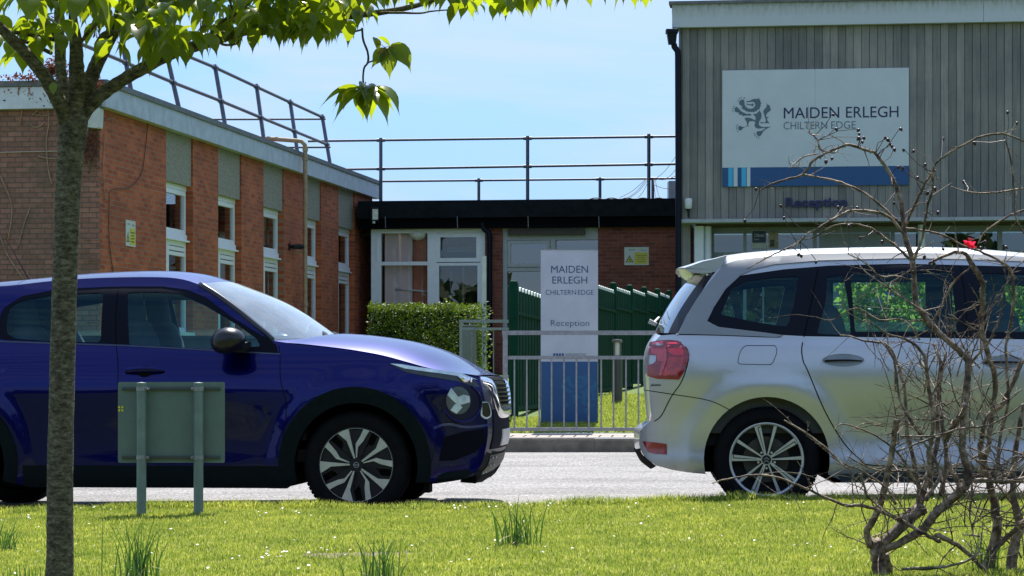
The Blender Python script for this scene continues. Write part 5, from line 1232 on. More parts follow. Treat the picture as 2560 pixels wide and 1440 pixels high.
for i in range(-9, 10):
    for j in range(7):
        y, z = i*.05 + (.025 if j % 2 else 0), .735 + j*.028; lim = .36 + (z-.72)*.8
        if abs(y) < lim: p = np.array(nosept(y, z, .016)); mb.box((p[0]-.012, y-.016, z-.010), (p[0]+.014, y+.016, z-.002))
mb.build('grille_mesh', mesh_m, grl, local=True)
vp = [(-.74, .965), (-.66, .935), (-.55, .875), (-.47, .80), (-.40, .725), (-.30, .690), (0, .685), (.30, .690), (.40, .725), (.47, .80), (.55, .875), (.66, .935), (.74, .965)]
def vpt(y, z):
    sx = bc_.tr(1150, 935, -.80)
    if abs(y) > .60: q = np.array(bc_.tr({.74: 1150, .66: 1180}[round(abs(y), 2)], {.74: 936, .66: 950}[round(abs(y), 2)], -abs(y))); return (q[0], math.copysign(max(abs(y), bc_.w(q[0], q[1])+.004), y), q[1])
    return nosept(y, z, .018)
nosepoly('bumper_centre', [(-.60,.44), (.60,.44), (.56,.70), (-.56,.70)], mat('bumper_dark_plastic', (.005, .005, .014), .8, var=.1, spec=.08), .006)
pts = [vpt(y, z) for y, z in vp]; mb = MB(); pts = smoothline(pts, 5); n = len(pts)
wd_ = [(.012 + .034*min(1, min(i, n-1-i)/14)) for i in range(n)]; 
vs = []
for i, p in enumerate(pts):
    a = Vector(pts[max(0, i-1)]); b2 = Vector(pts[min(n-1, i+1)]); t_ = (b2-a).normalized(); nr = Vector((1, .35*(1 if p[1] > 0 else -1)*abs(p[1]), .1)).normalized(); sd2 = t_.cross(nr).normalized(); q = Vector(p)
    vs += [q - sd2*wd_[i] - nr*.012, q - sd2*wd_[i]*.6 + nr*.010, q + sd2*wd_[i]*.6 + nr*.010, q + sd2*wd_[i] - nr*.012]
mb.add(vs, [(4*i+j, 4*i+(j+1) % 4, 4*i+4+(j+1) % 4, 4*i+4+j) for i in range(n-1) for j in range(4)]); mb.build('chrome_trim', chrome, broot, smooth=True, local=True, angle=60)
nosepoly('number_plate', [(-.26,.455), (.26,.455), (.26,.565), (-.26,.565)], plate_w, .014)
gl2 = nosepoly('lower_grille', [(-.52,.25), (.52,.25), (.56,.40), (-.56,.40)], blackplastic, .006)
mb = MB()
for z in (.28, .33, .38):
    for y in (-.5, -.38): mb.box((nosept(y, z, 0)[0]+.0, y, z-.006), (nosept(y, z, .016)[0], y+.09, z+.006))
mb.build('grille_bar', mat('grille_bar_grey', (.2, .2, .2), .4), gl2, local=True)
lipn = [nosept(y, .235 + .03*abs(y), .008) for y in [-.54 + .06*k for k in range(19)]]
lips = [(q[0], -yy, q[1]) for q, yy in ((bc_.tr(1088, 1196, -.86), .865), (bc_.tr(1125, 1191, -.84), .845), (bc_.tr(1165, 1184, -.78), .79), (bc_.tr(1196, 1174, -.66), .68))]
pth = smoothline(lips + lipn + [(q[0], -q[1], q[2]) for q in lips[::-1]], 3); mb = MB(); vs = []
for q in pth: vs += [(q[0]+.012, q[1]*1.01, q[2]+.03), (q[0]+.022, q[1]*1.02, q[2]-.005), (q[0]-.01, q[1], q[2]-.035), (q[0]-.12, q[1]*.85, q[2]-.03), (q[0]-.1, q[1]*.85, q[2]+.03)]
mb.add(vs, [(5*i+j, 5*i+(j+1) % 5, 5*i+5+(j+1) % 5, 5*i+5+j) for i in range(len(pth)-1) for j in range(5)] + [(0, 1, 2, 3, 4), tuple(5*(len(pth)-1)+j for j in (4, 3, 2, 1, 0))]); mb.build('splitter', clad_m, broot, smooth=True, local=True, angle=40)
# bumper corner vents
bc_.overlay('bumper_vent', tb([(1115,1092), (1165,1078), (1210,1072), (1216,1100), (1190,1130), (1140,1150), (1105,1150)], -.72), mat('vent_dark', (.003, .003, .008), .8, var=0, spec=.1), .003, .004, (-1, 1))
bc_.line('bumper_crease', tb([(1085,1070), (1120,1060), (1165,1068), (1222,1062)]), mat('crease_blue', (.02, .03, .16), .2, coat=.8), wd=.008, off=.006)
mb = MB(); a = bc_.tr(1067, 1205, -.8); mb.box((a[0]-.02, -.80, a[1]-.07), (a[0]+.015, -.62, a[1]+.03)); mb.build('mud_flap', rubber, broot, local=True)
# mirrors
for sd_ in (-1, 1):
    cx, cz = bc_.tr(572, 851, -.97); mb = MB(); n = 20; vs = []; m_n = 12
    for i in range(m_n+1):
        th = math.pi*i/m_n
        for j in range(n):
            ph = 6.2832*j/n; q = math.sin(th)**.8 if 0 < i < m_n else .0001; X_ = math.cos(ph)*q; Z_ = math.sin(ph)*q
            vs.append((cx + .113*X_ + .015*Z_, sd_*(.985 + .11*-math.cos(th)), cz + (.085 if Z_ > 0 else .088)*Z_*(1-.12*X_)))
    mb.add(vs, [(i*n+j, i*n+(j+1) % n, (i+1)*n+(j+1) % n, (i+1)*n+j) for i in range(m_n) for j in range(n)])
    mb.build('door_mirror', mat('mirror_black', (.008, .008, .009), .3, var=0, spec=.5), broot, smooth=True, local=True)
    mb = MB(); a = bc_.tr(600, 872, -.86); mb.hexa([(a[0]-.05, sd_*.80, a[1]-.01), (a[0]+.06, sd_*.80, a[1]-.01), (cx+.09, sd_*.95, cz-.07), (cx-.01, sd_*.95, cz-.07), (a[0]-.05, sd_*.80, a[1]+.05), (a[0]+.06, sd_*.80, a[1]+.05), (cx+.09, sd_*.95, cz-.02), (cx-.01, sd_*.95, cz-.02)]); mb.build('mirror_arm', blackplastic, broot, local=True)
# door handle
def handle(car, px0, px1, py, yl, m_, recess=True, h=.018):
    a, b_ = car.tr(px0, py, yl), car.tr(px1, py, yl); cx, cz, L2 = (a[0]+b_[0])/2, (a[1]+b_[1])/2, (b_[0]-a[0])/2
    if recess: car.overlay('handle_recess', [(cx + L2*.42*math.cos(t), cz + .036*math.sin(t)) for t in [k*math.pi/12 for k in range(24)]], darkgap if recess is True else recess, .0015, .001, (-1, 1))
    for sd_ in (-1, 1):
        mb = MB(); n = 12; ring = []; K2 = 14
        for i in range(K2+1):
            t = -1 + 2*i/K2; x = cx + t*L2; (p, nn) = car.surf(x, cz, .012 + .022*(1-t*t), sd_); p = np.array(p); nn = np.array(nn); hh = h*(1 - .55*max(0, t)**2); 
            for j in range(n): q = 6.2832*j/n; ring.append(tuple(p + nn*.010*math.cos(q) + np.array((0, 0, 1))*hh*math.sin(q)))
        mb.add(ring, [(i*n+j, i*n+(j+1) % n, (i+1)*n+(j+1) % n, (i+1)*n+j) for i in range(K2) for j in range(n)] + [tuple(range(n)), tuple(K2*n+j for j in range(n))]); mb.build('door_handle', m_, car.root, smooth=True, local=True)
handle(bc_, 312, 408, 929, -.89, blue_paint)
# tail details (out of frame)
bc_.overlay('tail_light', [(-3.20,.92), (-2.98,.95), (-2.95,1.05), (-3.12,1.05)], mat('tail_red', (.35, .01, .015), .15, var=.1, coat=1), .004, .005, (-1, 1))
# antenna
a = bc_.tr(78, 702, 0); mb = MB(); b2 = bc_.tr(15, 597, 0); mb.tube([(a[0], 0, a[1]-.02), (b2[0], 0, b2[1])], [.005, .0025], 6); mb.lathe([(0, a[1]+.02), (.02, a[1]), (.03, a[1]-.03)], 10, 'Z', (a[0], 0, 0)); mb.build('aerial', blackplastic, broot, local=True)
# interior
mb = MB(); s0 = bc_.tr(418, 800, -.35); seat(mb, s0[0]+.02, -.37, .58, .5, .72, .18); seat(mb, s0[0]+.02, .37, .58, .5, .72, .18)
for y in (-.42, .42): seat(mb, -2.05, y, .62, .56, .55, .25)
seat(mb, -2.05, 0, .62, .5, .5, .25, False); mb.build('seats', seat_m, broot, smooth=True, local=True)
mb = MB(); mb.box((-2.75, -.74, .36), (-.3, .74, .44)); mb.hexa([(-.95,-.74,.5), (-.35,-.74,.5), (-.35,.74,.5), (-.95,.74,.5), (-.85,-.70,.98), (-.35,-.70,1.02), (-.35,.70,1.02), (-.85,.70,.98)]); mb.box((-3.0, -.70, .4), (-2.45, .70, .98)); mb.build('dashboard', matte_dark, broot, local=True)
mb = MB()
for y in (.775, -.775): mb.box((-2.6, y-.02, .5), (-.7, y+.02, .99))
mb.build('door_lining', door_card, broot, local=True)
mb = MB(); mb.box((-2.3, .70, 1.19), (-.62, .775, 1.212)); mb.box((-2.3, .74, .99), (-.62, .77, 1.19)); mb.build('far_shoulder_sun_strip', sun_strip_m, broot, local=True)  # pale strip added as the sunlit top of the far door shoulder
mb = MB(); c_ = Vector((-.98, -.37, .96)); mb.tube([c_ + Vector((.08*math.sin(a)*.4, .185*math.cos(a), .18*math.sin(a))) for a in [k*math.pi/14 for k in range(29)]], .014, 8, False); mb.box((c_.x-.02, c_.y-.17, c_.z-.03), (c_.x+.02, c_.y+.17, c_.z+.02)); mb.build('steering_wheel', blackplastic, broot, smooth=True, local=True, angle=40)
mb = MB(); vs, fs, ns = bc_.loft([(x, z, .55) for x, z in resamp_n(smoothline(RE, 3), 16)], resamp_n(smoothline(roofC, 3), 16), 2.6, off=-.05); mb.add(vs, fs); mb.build('headlining', mat('headlining', (.10, .10, .10), .9, var=0), broot, local=True)
# ---------------- silver people carrier
SYAW = R(-3.0)
sroot = thing('parked_car', 'silver people carrier on the right with satin roof rail and red tail light', 'car', (1.661, 16.10, .0215), SYAW)
_z = smoothline([(.10,.82), (.2,.86), (.3,.875), (.40,.868), (.50,.872), (.62,.885), (.75,.905), (.86,.915), (.95,.908), (1.02,.890), (1.07,.868), (1.10,.848), (1.2,.822), (1.3,.79), (1.4,.752), (1.5,.705), (1.58,.655), (1.64,.60), (1.75,.5)], 6)
_zs = prof(_z)
def wsf(x, z):
    w_ = _zs(z)
    if z < .95:
        w_ -= .030*math.exp(-((x-1.45)/.95)**4)*math.exp(-((z-.50)/.14)**2); w_ += .012*math.exp(-((x-1.4)/.8)**4)*math.exp(-((z-.30)/.07)**2)
    for xa_ in (0, 2.84):
        d = math.hypot(x-xa_, z-.34); w_ += .026*math.exp(-((d-.40)/.14)**4)*(1 if z < .8 else math.exp(-((z-.8)/.1)**2))
    if x < -.30: t = (-.30-x)/.50; w_ -= .10*t*t + .26*max(0, t-.35)**2
    if z > 1.05 and x < 0: w_ -= .05*(x/.6)**2
    if x > 2.9: t = (x-2.9)/.8; w_ -= .26*t*t
    if z > 1.0 and x > 2.0: w_ -= .08*((x-2.0)/1.0)**2
    return w_
sc2 = Car(sroot, 1.661, 16.10, .0215, SYAW, wsf); ts = lambda pts, y=-.88: sc2.tl(pts, y)
SAX = [0.0, 2.84]; AZ = .334; RADS = .398
railT = ts([(1752,734), (1768,708), (1787,682), (1808,664), (1840,650), (1890,643), (1960,637), (2060,632), (2221,630), (2400,632), (2560,640)], -.66)
frontroof = [(2.35, 1.555), (2.65, 1.50)]; AP2 = [(2.95, 1.36), (3.25, 1.18), (3.42, 1.06)]; HE2 = [(3.55, .99), (3.70, .93)]; NE2 = [(3.72, .80), (3.74, .6), (3.70, .4), (3.62, .24)]
railT = [p for p in railT if p[0] < 1.9] + [(1.95, 1.60)]
dp = ts([(1694,836), (1716,790), (1735,760)], -.80)
tailE_px = [(1694,836), (1706,858), (1722,884), (1716,915), (1706,949), (1690,985), (1668,1020), (1640,1052), (1622,1066)]
# rear edge of the side surface: through the lamp, close to the corner
RC = ts([(1652,838), (1632,862), (1623,900), (1622,949), (1624,1000), (1630,1050)], -.74)
BC = ts([(1606,1072), (1598,1090), (1600,1120), (1616,1146), (1640,1164)], -.76)
zs_ = .19
outer = (BC[::-1][:0] + ts([(1678,1174), (1640,1164)], -.8) + BC[::-1][1:] + RC[::-1] + [sc2.tr(1680, 836, -.8)] + dp + smoothline(railT, 2) + frontroof + AP2 + HE2 + NE2 +
         [(3.45, .22)] + arcpts(SAX[1], RADS, .24) + [(2.3, zs_), (.50, zs_)] + arcpts(SAX[0], RADS, .24) + ts([(1768,1185), (1720,1181)], -.86))
band = ts([(1697,835), (1716,791), (1749,738), (1787,690), (1808,664), (1840,650), (1890,643), (1960,637), (2060,632), (2221,630), (2400,632), (2560,640), (2700,648), (2700,664), (2560,652), (2400,646), (2268,644), (2051,650), (1938,660), (1885,673), (1853,687), (1815,725), (1785,770), (1768,806), (1800,818), (1880,828), (1957,839), (1940,844), (1800,838)], -.78)
DLO = ts([(1768,803), (1785,768), (1815,722), (1853,687), (1961,671), (2079,661), (2268,656), (2560,664), (2700,672), (2980,700), (3050,760), (3080,850), (2900,856), (2560,849), (2300,845), (2134,843), (2011,841), (1957,838), (1796,818)], -.80)
qg = ts(roundpoly([(1801,786), (1829,720), (1862,702), (1935,692), (1999,688), (1985,760), (1968,818), (1880,804)], 10), -.79)
tg = ts(roundpoly([(2040,835), (2063,760), (2072,690), (2112,684), (2122,760), (2126,838)], 5), -.79)
rg = ts(roundpoly([(2129,680), (2382,677), (2388,760), (2390,830), (2136,830)], 5), -.79)
fg = ts(roundpoly([(2455,680), (2600,684), (2760,700), (2840,740), (2860,832), (2468,830)], 8), -.79)
fq = ts(roundpoly([(2885,745), (2960,780), (3020,832), (2890,832)], 5), -.79)
doorR = ts([(2051,668), (2030,760), (2011,841), (2004,874), (2008,905), (2018,926), (2060,1025), (2108,1105), (2150,1150), (2188,1164), (2428,1170), (2424,1000), (2418,850), (2420,760), (2410,655), (2268,653)], -.88)
doorF = ts([(2410,655), (2420,760), (2418,850), (2424,1000), (2428,1170), (2800,1172), (2880,1120), (2900,1000), (2905,850), (2870,740), (2780,690), (2600,664)], -.88)
bump_ = ts([(1616,1056), (1640,1052), (1654,1039), (1678,992), (1684,985), (1772,1001), (1824,1025), (1800,1100), (1780,1200), (1560,1200), (1560,1056)], -.86)
V, T_ = cdt([outer, band, DLO, qg, tg, rg, fg, fq, doorR, doorF, bump_], .055, .045)
Mc = V[T_].mean(1); I = {k: pip(Mc, p) for k, p in dict(o=outer, b=band, d=DLO, qg=qg, tg=tg, rg=rg, fg=fg, fq=fq, dr=doorR, df=doorF, bp=bump_).items()}
silver = paint('silver_paint', (.48, .495, .52), .58, .33, coat=.6); n_ = silver.node_tree; b_s = [q for q in n_.nodes if q.type == 'BSDF_PRINCIPLED'][0]; src_ = b_s.inputs['Base Color'].links[0].from_socket
tc_ = n_.nodes.new('ShaderNodeTexCoord'); sp_ = n_.nodes.new('ShaderNodeSeparateXYZ'); n_.links.new(tc_.outputs['Object'], sp_.inputs[0]); mr2 = n_.nodes.new('ShaderNodeMapRange'); mr2.inputs[1].default_value = .55; mr2.inputs[2].default_value = .18; mr2.inputs[3].default_value = 0; mr2.inputs[4].default_value = 1
n_.links.new(sp_.outputs[2], mr2.inputs[0]); gr_ = noise(n_, 9, 7, rough=.75); mm2 = n_.nodes.new('ShaderNodeMath'); mm2.operation = 'MULTIPLY'; n_.links.new(mr2.outputs[0], mm2.inputs[0]); n_.links.new(gr_, mm2.inputs[1])
n_.links.new(mixc(n_, mm2.outputs[0], src_, (.15, .125, .09)), b_s.inputs['Base Color'])      # road grime on the lower body
satin = paint('satin_grey_rail', (.26, .265, .27), .6, .4, coat=0)
inb = I['o']; dl = inb & I['d']; bd_ = inb & I['b'] & ~dl; glz = I['qg'] | I['tg'] | I['rg'] | I['fg'] | I['fq']
body_k = inb & ~dl & ~bd_ & ~I['dr'] & ~I['df'] & ~I['bp']
ref = (1.4, 0, .7)
roofC = ts([(1778,655), (1810,639), (1850,633), (1890,629), (1960,624), (2032,621), (2221,617), (2410,620), (2560,625)], -.2)
roofC = [p for p in roofC if p[0] < 1.6] + [(2.0, 1.645), (2.5, 1.58), (2.75, 1.52)]
E_ = resamp_n(smoothline(railT[2:] + frontroof, 4), 30); Cc = resamp_n(smoothline(roofC, 4), 30); lo = [fixn(*sc2.loft(E_, Cc, 3.2), ref)]
hE = resamp_n(smoothline([AP2[-1]] + HE2, 4), 16); hC = resamp_n(smoothline([(3.3, 1.16), (3.6, 1.04), (3.80, .90)], 4), 16); lo.append(fixn(*sc2.loft(hE, hC, 3), ref))
nE2 = resamp_n(smoothline([HE2[-1]] + NE2, 4), 16); nC2 = resamp_n(smoothline([(3.80, .90), (3.88, .7), (3.88, .45), (3.78, .24)], 4), 16); lo.append(fixn(*sc2.loft(nE2, nC2, 2.6), ref))
sc2.side_part('body', V, T_, body_k, silver, 0, .02, (-1, 1), None, lo)
# tailgate
tgE = resamp_n(smoothline(ts([(1652,838)], -.74) + RC[1:], 4), 26); tgC = resamp_n(smoothline(ts([(1634,836), (1616,864), (1608,900), (1608,949), (1612,1001), (1617,1053)], .0), 4), 26)
tgt = fixn(*sc2.loft(tgE, tgC, 2.4), ref); mb = MB(); mb.add(tgt[0], tgt[1]); mb.build('tailgate', silver, sroot, smooth=True, local=True, normals=tgt[2])
bE = resamp_n(smoothline([RC[-1]] + BC, 4), 24); bC = resamp_n(smoothline(ts([(1617,1053), (1592,1066), (1585,1082), (1587,1119), (1603,1148), (1628,1166)], .0), 4), 24)
bpt = fixn(*sc2.loft(bE, bC, 2.4), ref)
sc2.side_part('rear_bumper', V, T_, inb & I['bp'], silver, 0, .012, (-1, 1), None, [bpt])
uE = resamp_n([BC[-3], BC[-2], BC[-1]], 8); uC = resamp_n(ts([(1584,1120), (1600,1150), (1624,1168)], .0), 8); ub = fixn(*sc2.loft(uE, uC, 2.4, off=-.004), ref)
mb = MB(); mb.add(ub[0], ub[1]); mb.build('lower_valance', mat('valance_black', (.006, .006, .007), .9, var=.1, spec=.05), sroot, smooth=True, local=True, normals=ub[2])
# rear glass + spoiler
gE = resamp_n(smoothline(ts([(1782,690), (1750,738), (1718,788), (1694,834)], -.72), 4), 16); gC = resamp_n(smoothline(ts([(1732,690), (1700,722), (1668,768), (1645,812), (1636,834)], .0), 4), 16)
rgl = fixn(*sc2.loft(gE, gC, 2.3), ref); rgm = paint('rear_glass_dark', (.03, .035, .04), 0, .06, coat=1)
for nm_, lo3, hi3, m_ in (('rear_window', 5, 19, rgm), ('rear_window_border', 0, 5, mat('rear_border_black', (.005, .006, .012), .5, var=0, spec=.15)), ('rear_window_border', 19, 24, MATS['rear_border_black'] if 'rear_border_black' in MATS else None)):
    fs_ = [f for i, f in enumerate(rgl[1]) if lo3 <= i % 24 < hi3]; us = sorted({q for f in fs_ for q in f}); ix = {q: i for i, q in enumerate(us)}
    mb = MB(); mb.add([rgl[0][q] for q in us], [tuple(ix[q] for q in f) for f in fs_]); mb.build(nm_, m_ or MATS['rear_border_black'], sroot, smooth=True, local=True, normals=[rgl[2][q] for q in us])
mb = MB(); 
gs = [(p[0], p[1]) for p in gE]
for sd_ in (-1, 1):
    e1 = [(x, sd_*(sc2.w(x, z)-.004), z) for x, z in gE]; e2 = [(x-.05, sd_*(sc2.w(x, z)-.075), z+.0) for x, z in gE]
sp = ts([(1690,673), (1715,666), (1745,656), (1778,650), (1810,642)], -.1); spU = ts([(1690,675), (1712,686), (1740,688), (1765,688), (1792,682)], -.1)
mb = MB(); ys = [-.66, -.62, -.5, -.3, 0, .3, .5, .62, .66]; vs = []
for y in ys:
    k = 1 - .05*(abs(y)/.66)**3; dx = .035*(abs(y)/.66)**3
    top = [(x + dx*(1-i/4), y, z - .02*(abs(y)/.66)**3) for i, (x, z) in enumerate(sp)]; und = [(x + dx*(1-i/4), y, z - .01*(abs(y)/.66)**3) for i, (x, z) in enumerate(spU)]; vs += top + und[::-1]
nR = 10; mb.add(vs, [(i*nR+j, i*nR+(j+1) % nR, (i+1)*nR+(j+1) % nR, (i+1)*nR+j) for i in range(len(ys)-1) for j in range(nR)] + [tuple(range(nR)), tuple((len(ys)-1)*nR+j for j in range(nR))][::1]); mb.build('spoiler', silver, sroot, smooth=True, local=True, angle=28)
for sd_ in (-1, 1):
    mb = MB(); a, b2, c_, d_ = sc2.tr(1764, 692, -.7), sc2.tr(1792, 686, -.7), sc2.tr(1762, 732, -.72), sc2.tr(1755, 715, -.7)
    mb.prism([a, b2, c_, d_], lambda x, z: (x, sd_*(sc2.w(x, z)-.012), z), lambda x, z: (x, sd_*(sc2.w(x, z)-.10), z))
    mb.build('spoiler_fin', blackplastic, sroot, local=True)
# doors etc
for sd_ in (-1, 1):
    sc2.side_part('rear_door', V, T_, inb & I['dr'] & ~dl & ~bd_ & ~I['df'], silver, 0, .012, (sd_,)); sc2.side_part('front_door', V, T_, inb & I['df'] & ~dl & ~bd_, silver, 0, .012, (sd_,))
    for g_ in ('qg', 'tg', 'rg', 'fg', 'fq'): sc2.side_part('window_pane', V, T_, dl & I[g_], car_glass, -.006, 0, (sd_,))
sc2.side_part('window_surround', V, T_, dl & ~glz, mat('glazing_black', (.002, .004, .012), .4, var=0, spec=.15), -.001, .02, (-1, 1))
sc2.side_part('roof_rail', V, T_, bd_, satin, .007, .02, (-1, 1))
G = lambda pts, **k: sc2.line('door_gap', ts(pts, -.88), **k)
G([(2051,668), (2030,760), (2011,841), (2004,874), (2008,905), (2018,926), (2060,1025), (2108,1105), (2150,1148), (2188,1164), (2428,1172)], wd=.0035)
G([(2412,660), (2420,760), (2418,850), (2424,1000), (2428,1172)]); G([(2428,1172), (2800,1176), (2880,1120), (2900,1000)])
sc2.line('bumper_gap', ts([(1610,975), (1683,986), (1772,1001), (1824,1025)], -.84)); sc2.line('tailgate_gap', ts([(1694,836), (1697,850), (1722,884), (1706,949), (1678,992), (1654,1039), (1636,1054)], -.86), wd=.003)
sc2.line('window_line', ts([(1697,836), (1800,838), (1900,842), (1957,843)], -.86), wd=.003)
fl_ = roundpoly([(1843,910), (1850,880), (1862,864), (1940,864), (1943,880), (1930,912)], 10, 4); fp2 = ts(fl_ + fl_[:1], -.9)
sc2.overlay('fuel_flap', ts(fl_, -.9), silver, .0015, .002, (-1,)); sc2.line('flap_gap', fp2, sides=(-1,), off=.0022, wd=.0018)
# handles
hx = ts([(2108+54*math.cos(a), 901+17*math.sin(a)) for a in [k*math.pi/16 for k in range(32)]], -.9); sc2.overlay('handle_cup', hx, mat('handle_cup', (.20, .22, .22), .3, metal=.5), .0015, .001, (-1, 1)); sc2.line('cup_edge', hx + hx[:1], mat('cup_edge', (.5, .52, .53), .3, metal=.7), wd=.003, off=.004)
handle(sc2, 2062, 2156, 903, -.92, blackplastic, False, .006)
hx2 = ts([(2508+54*math.cos(a), 905+17*math.sin(a)) for a in [k*math.pi/16 for k in range(32)]], -.9); sc2.overlay('handle_cup', hx2, MATS['handle_cup'], .0015, .001, (-1, 1)); handle(sc2, 2460, 2556, 907, -.92, blackplastic, False, .006)
# lamps
red = mat('lamp_red', (.75, .006, .03), .12, var=.35, vs=14, coat=1); redd = mat('lamp_red_deep', (.26, .002, .012), .12, var=.2, vs=20, coat=1); redp = mat('lamp_red_pale', (.60, .05, .08), .10, var=.3, vs=16, coat=1)
lamp = ts([(1626,856), (1650,851), (1676,850), (1697,853), (1712,866), (1722,882), (1723,890), (1716,915), (1706,935), (1697,949), (1670,948), (1645,947), (1620,940), (1621,912), (1634,910), (1641,903), (1642,893), (1641,888), (1622,887)], -.80)
for sd_ in (-1, 1):
    if sd_ > 0: sc2.overlay('tail_light', ts([(1668,853), (1697,853), (1723,884), (1697,949), (1668,948)], -.8), redd, .004, .006, (1,)); continue
    lo_ = sc2.overlay('tail_light', lamp, redd, .008, .012, (sd_,))
    sc2.overlay('bright_lens', ts([(1668,857), (1698,857), (1710,880), (1708,890), (1684,889), (1674,880)], -.84), red, .0105, .002, (sd_,), parent=lo_, grid=.02)
    sc2.overlay('bright_lens', ts([(1675,893), (1710,893), (1712,902), (1698,935), (1664,940), (1658,935)], -.84), mat('lamp_red_mid', (.45, .008, .012), .12, var=.4, vs=30, coat=1), .0105, .002, (sd_,), parent=lo_, grid=.02)
    sc2.overlay('pale_lens', ts([(1632,858), (1660,855), (1669,878), (1669,900), (1656,938), (1650,938), (1658,905), (1646,902), (1644,888), (1630,884)], -.82), redp, .012, .002, (sd_,), parent=lo_, grid=.02)
    sc2.overlay('rear_reflector', ts([(1608,1105), (1640,1107), (1666,1110), (1667,1137), (1640,1136), (1621,1132)], -.84), redd, .006, .006, (sd_,), grid=.02)
b_ = sc2.tr(1640, 961, -.82); tmb = MB(); vs, fs, (x0, x1, y0, y1) = text_mesh('picasso', 1, 1, 0, .5); sc_t = .062/(x1-x0)
tmb.add([sc2.surf(b_[0]-.031+(x-x0)*sc_t, b_[1]-.01+y*sc_t*1.1, .001+.002*(z+.5))[0] for x, y, z in vs], fs); tmb.build('badge', mat('badge_grey', (.12, .12, .12), .3, metal=.5), sroot, local=True)
mb = MB(); a = sc2.tr(1622, 803, 0); b2 = sc2.tr(1641, 812, 0); mb.tube([(a[0], -.05, a[1]), (b2[0], -.05, b2[1])], [.016, .013], 10); mb.tube([(b2[0]-.02, -.05, b2[1]+.01), (b2[0]+.02, .45, b2[1]+.06)], .009, 6); mb.build('rear_wiper', offwhite, sroot, local=True)
# silver wheels
def spokes_s(car, T2, y0, rr, wt, rm):
    s_ = rr/570.; mb = MB(); ml = MB(); md = MB()
    def st(deg, r0, r1, w0, w1, y=.012, m_=mb, th=.03):
        a = R(deg); p = [(r0, -w0), (r0, w0), (r1, w1), (r1, -w1)]; prism3(m_, [rot2(q, a) for q in p], T2, y0-y, y0-y-th)
    for k in range(5):
        d = 100 + 72*k
        st(d+5, rr*.14, rr*.965, rr*.030, rr*.092); st(d-25, rr*.14, rr*.965, rr*.018, rr*.046, .014)
        st(d+5, rr*.28, rr*.90, rr*.006, rr*.012, .0105, ml, .002)
        prism3(ml, [rot2(q, R(d+5)) for q in [(rr*.88, -rr*.085), (rr*.90, -rr*.085), (rr*.90, rr*.012), (rr*.88, rr*.012)]], T2, y0-.0105, y0-.0125)
        st(d+5, rr*.16, rr*.96, rr*.03, rr*.08, .045, md, .02)
        a = R(d-10+36); disc(ml, T2, rr*.045, y0-.016, 12, (rr*.23*math.cos(a), rr*.23*math.sin(a)), y0-.04)
        disc(mb, T2, rr*.032, y0-.0135, 10, (rr*.23*math.cos(a), rr*.23*math.sin(a)), y0-.03)
    disc(mb, T2, rr*.155, y0-.020, 24, y2=y0-.06)
    mb.build('spoke', alloy, wt, local=True); ml.build('spoke_groove', alloy_dk, wt, local=True); md.build('spoke_back', alloy_dk, wt, local=True)
    mb = MB(); disc(mb, T2, rr*.12, y0-.012, 24, y2=y0-.025); mb.build('hub_cap', alloy_dk, wt, local=True)
    mb = MB()
    for o_ in (.006, -.012): prism3(mb, [(-.016, o_-.008), (0, o_+.004), (.016, o_-.008), (.016, o_-.002), (0, o_+.011), (-.016, o_-.002)], T2, y0-.0105, y0-.0118)
    mb.build('hub_badge', galv, wt, local=True)
    mb = MB(); n = 64; vs = [T2(q*math.cos(6.2832*j/n), y_, q*math.sin(6.2832*j/n)) for q, y_ in ((rr*1.01, y0-.008), (rr*.995, y0-.003), (rr*.94, y0-.009), (rr*.93, y0-.03)) for j in range(n)]; mb.add(vs, [(i*n+j, i*n+(j+1) % n, (i+1)*n+(j+1) % n, (i+1)*n+j) for i in range(3) for j in range(n)]); mb.build('rim_edge', alloy, wt, local=True, smooth=True)
for x in SAX:
    for sd_ in (-1, 1): wheel(sc2, x, sd_, .333, .236, .225, spokes_s, alloy_dk, .882)
gear(sc2, SAX, .41)
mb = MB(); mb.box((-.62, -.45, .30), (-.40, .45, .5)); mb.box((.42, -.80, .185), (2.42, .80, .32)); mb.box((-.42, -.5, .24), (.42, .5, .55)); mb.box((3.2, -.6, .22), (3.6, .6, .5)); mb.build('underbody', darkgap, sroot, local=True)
sc2.overlay('sill_trim', [(.47, .195), (.44, .245), (1.2, .262), (2.36, .262), (2.34, .195)], mat('sill_dark_green', (.03, .045, .045), .4, var=.1), .004, .006, (-1, 1))
# windscreen, front lamps
WE = resamp_n([frontroof[-1]] + AP2, 12); WC = resamp_n([(2.75, 1.52), (3.05, 1.36), (3.3, 1.16)], 12); w2_ = fixn(*sc2.loft(WE, WC, 2.6), ref); mb = MB(); mb.add(w2_[0], w2_[1]); mb.build('windscreen', screen_glass, sroot, smooth=True, local=True, normals=w2_[2])
sc2.overlay('headlight', [(3.35,.72), (3.66,.74), (3.66,.84), (3.45,.88), (3.25,.84)], chr2, .005, .006, (-1, 1))
for sd_ in (-1, 1):
    mb = MB(); mb.lathe([(0, -.09), (.07, -.07), (.10, 0), (.08, .06), (0, .09)], 16, 'Y', (2.60, sd_*1.0, 1.12)); mb.build('door_mirror', silver, sroot, smooth=True, local=True)
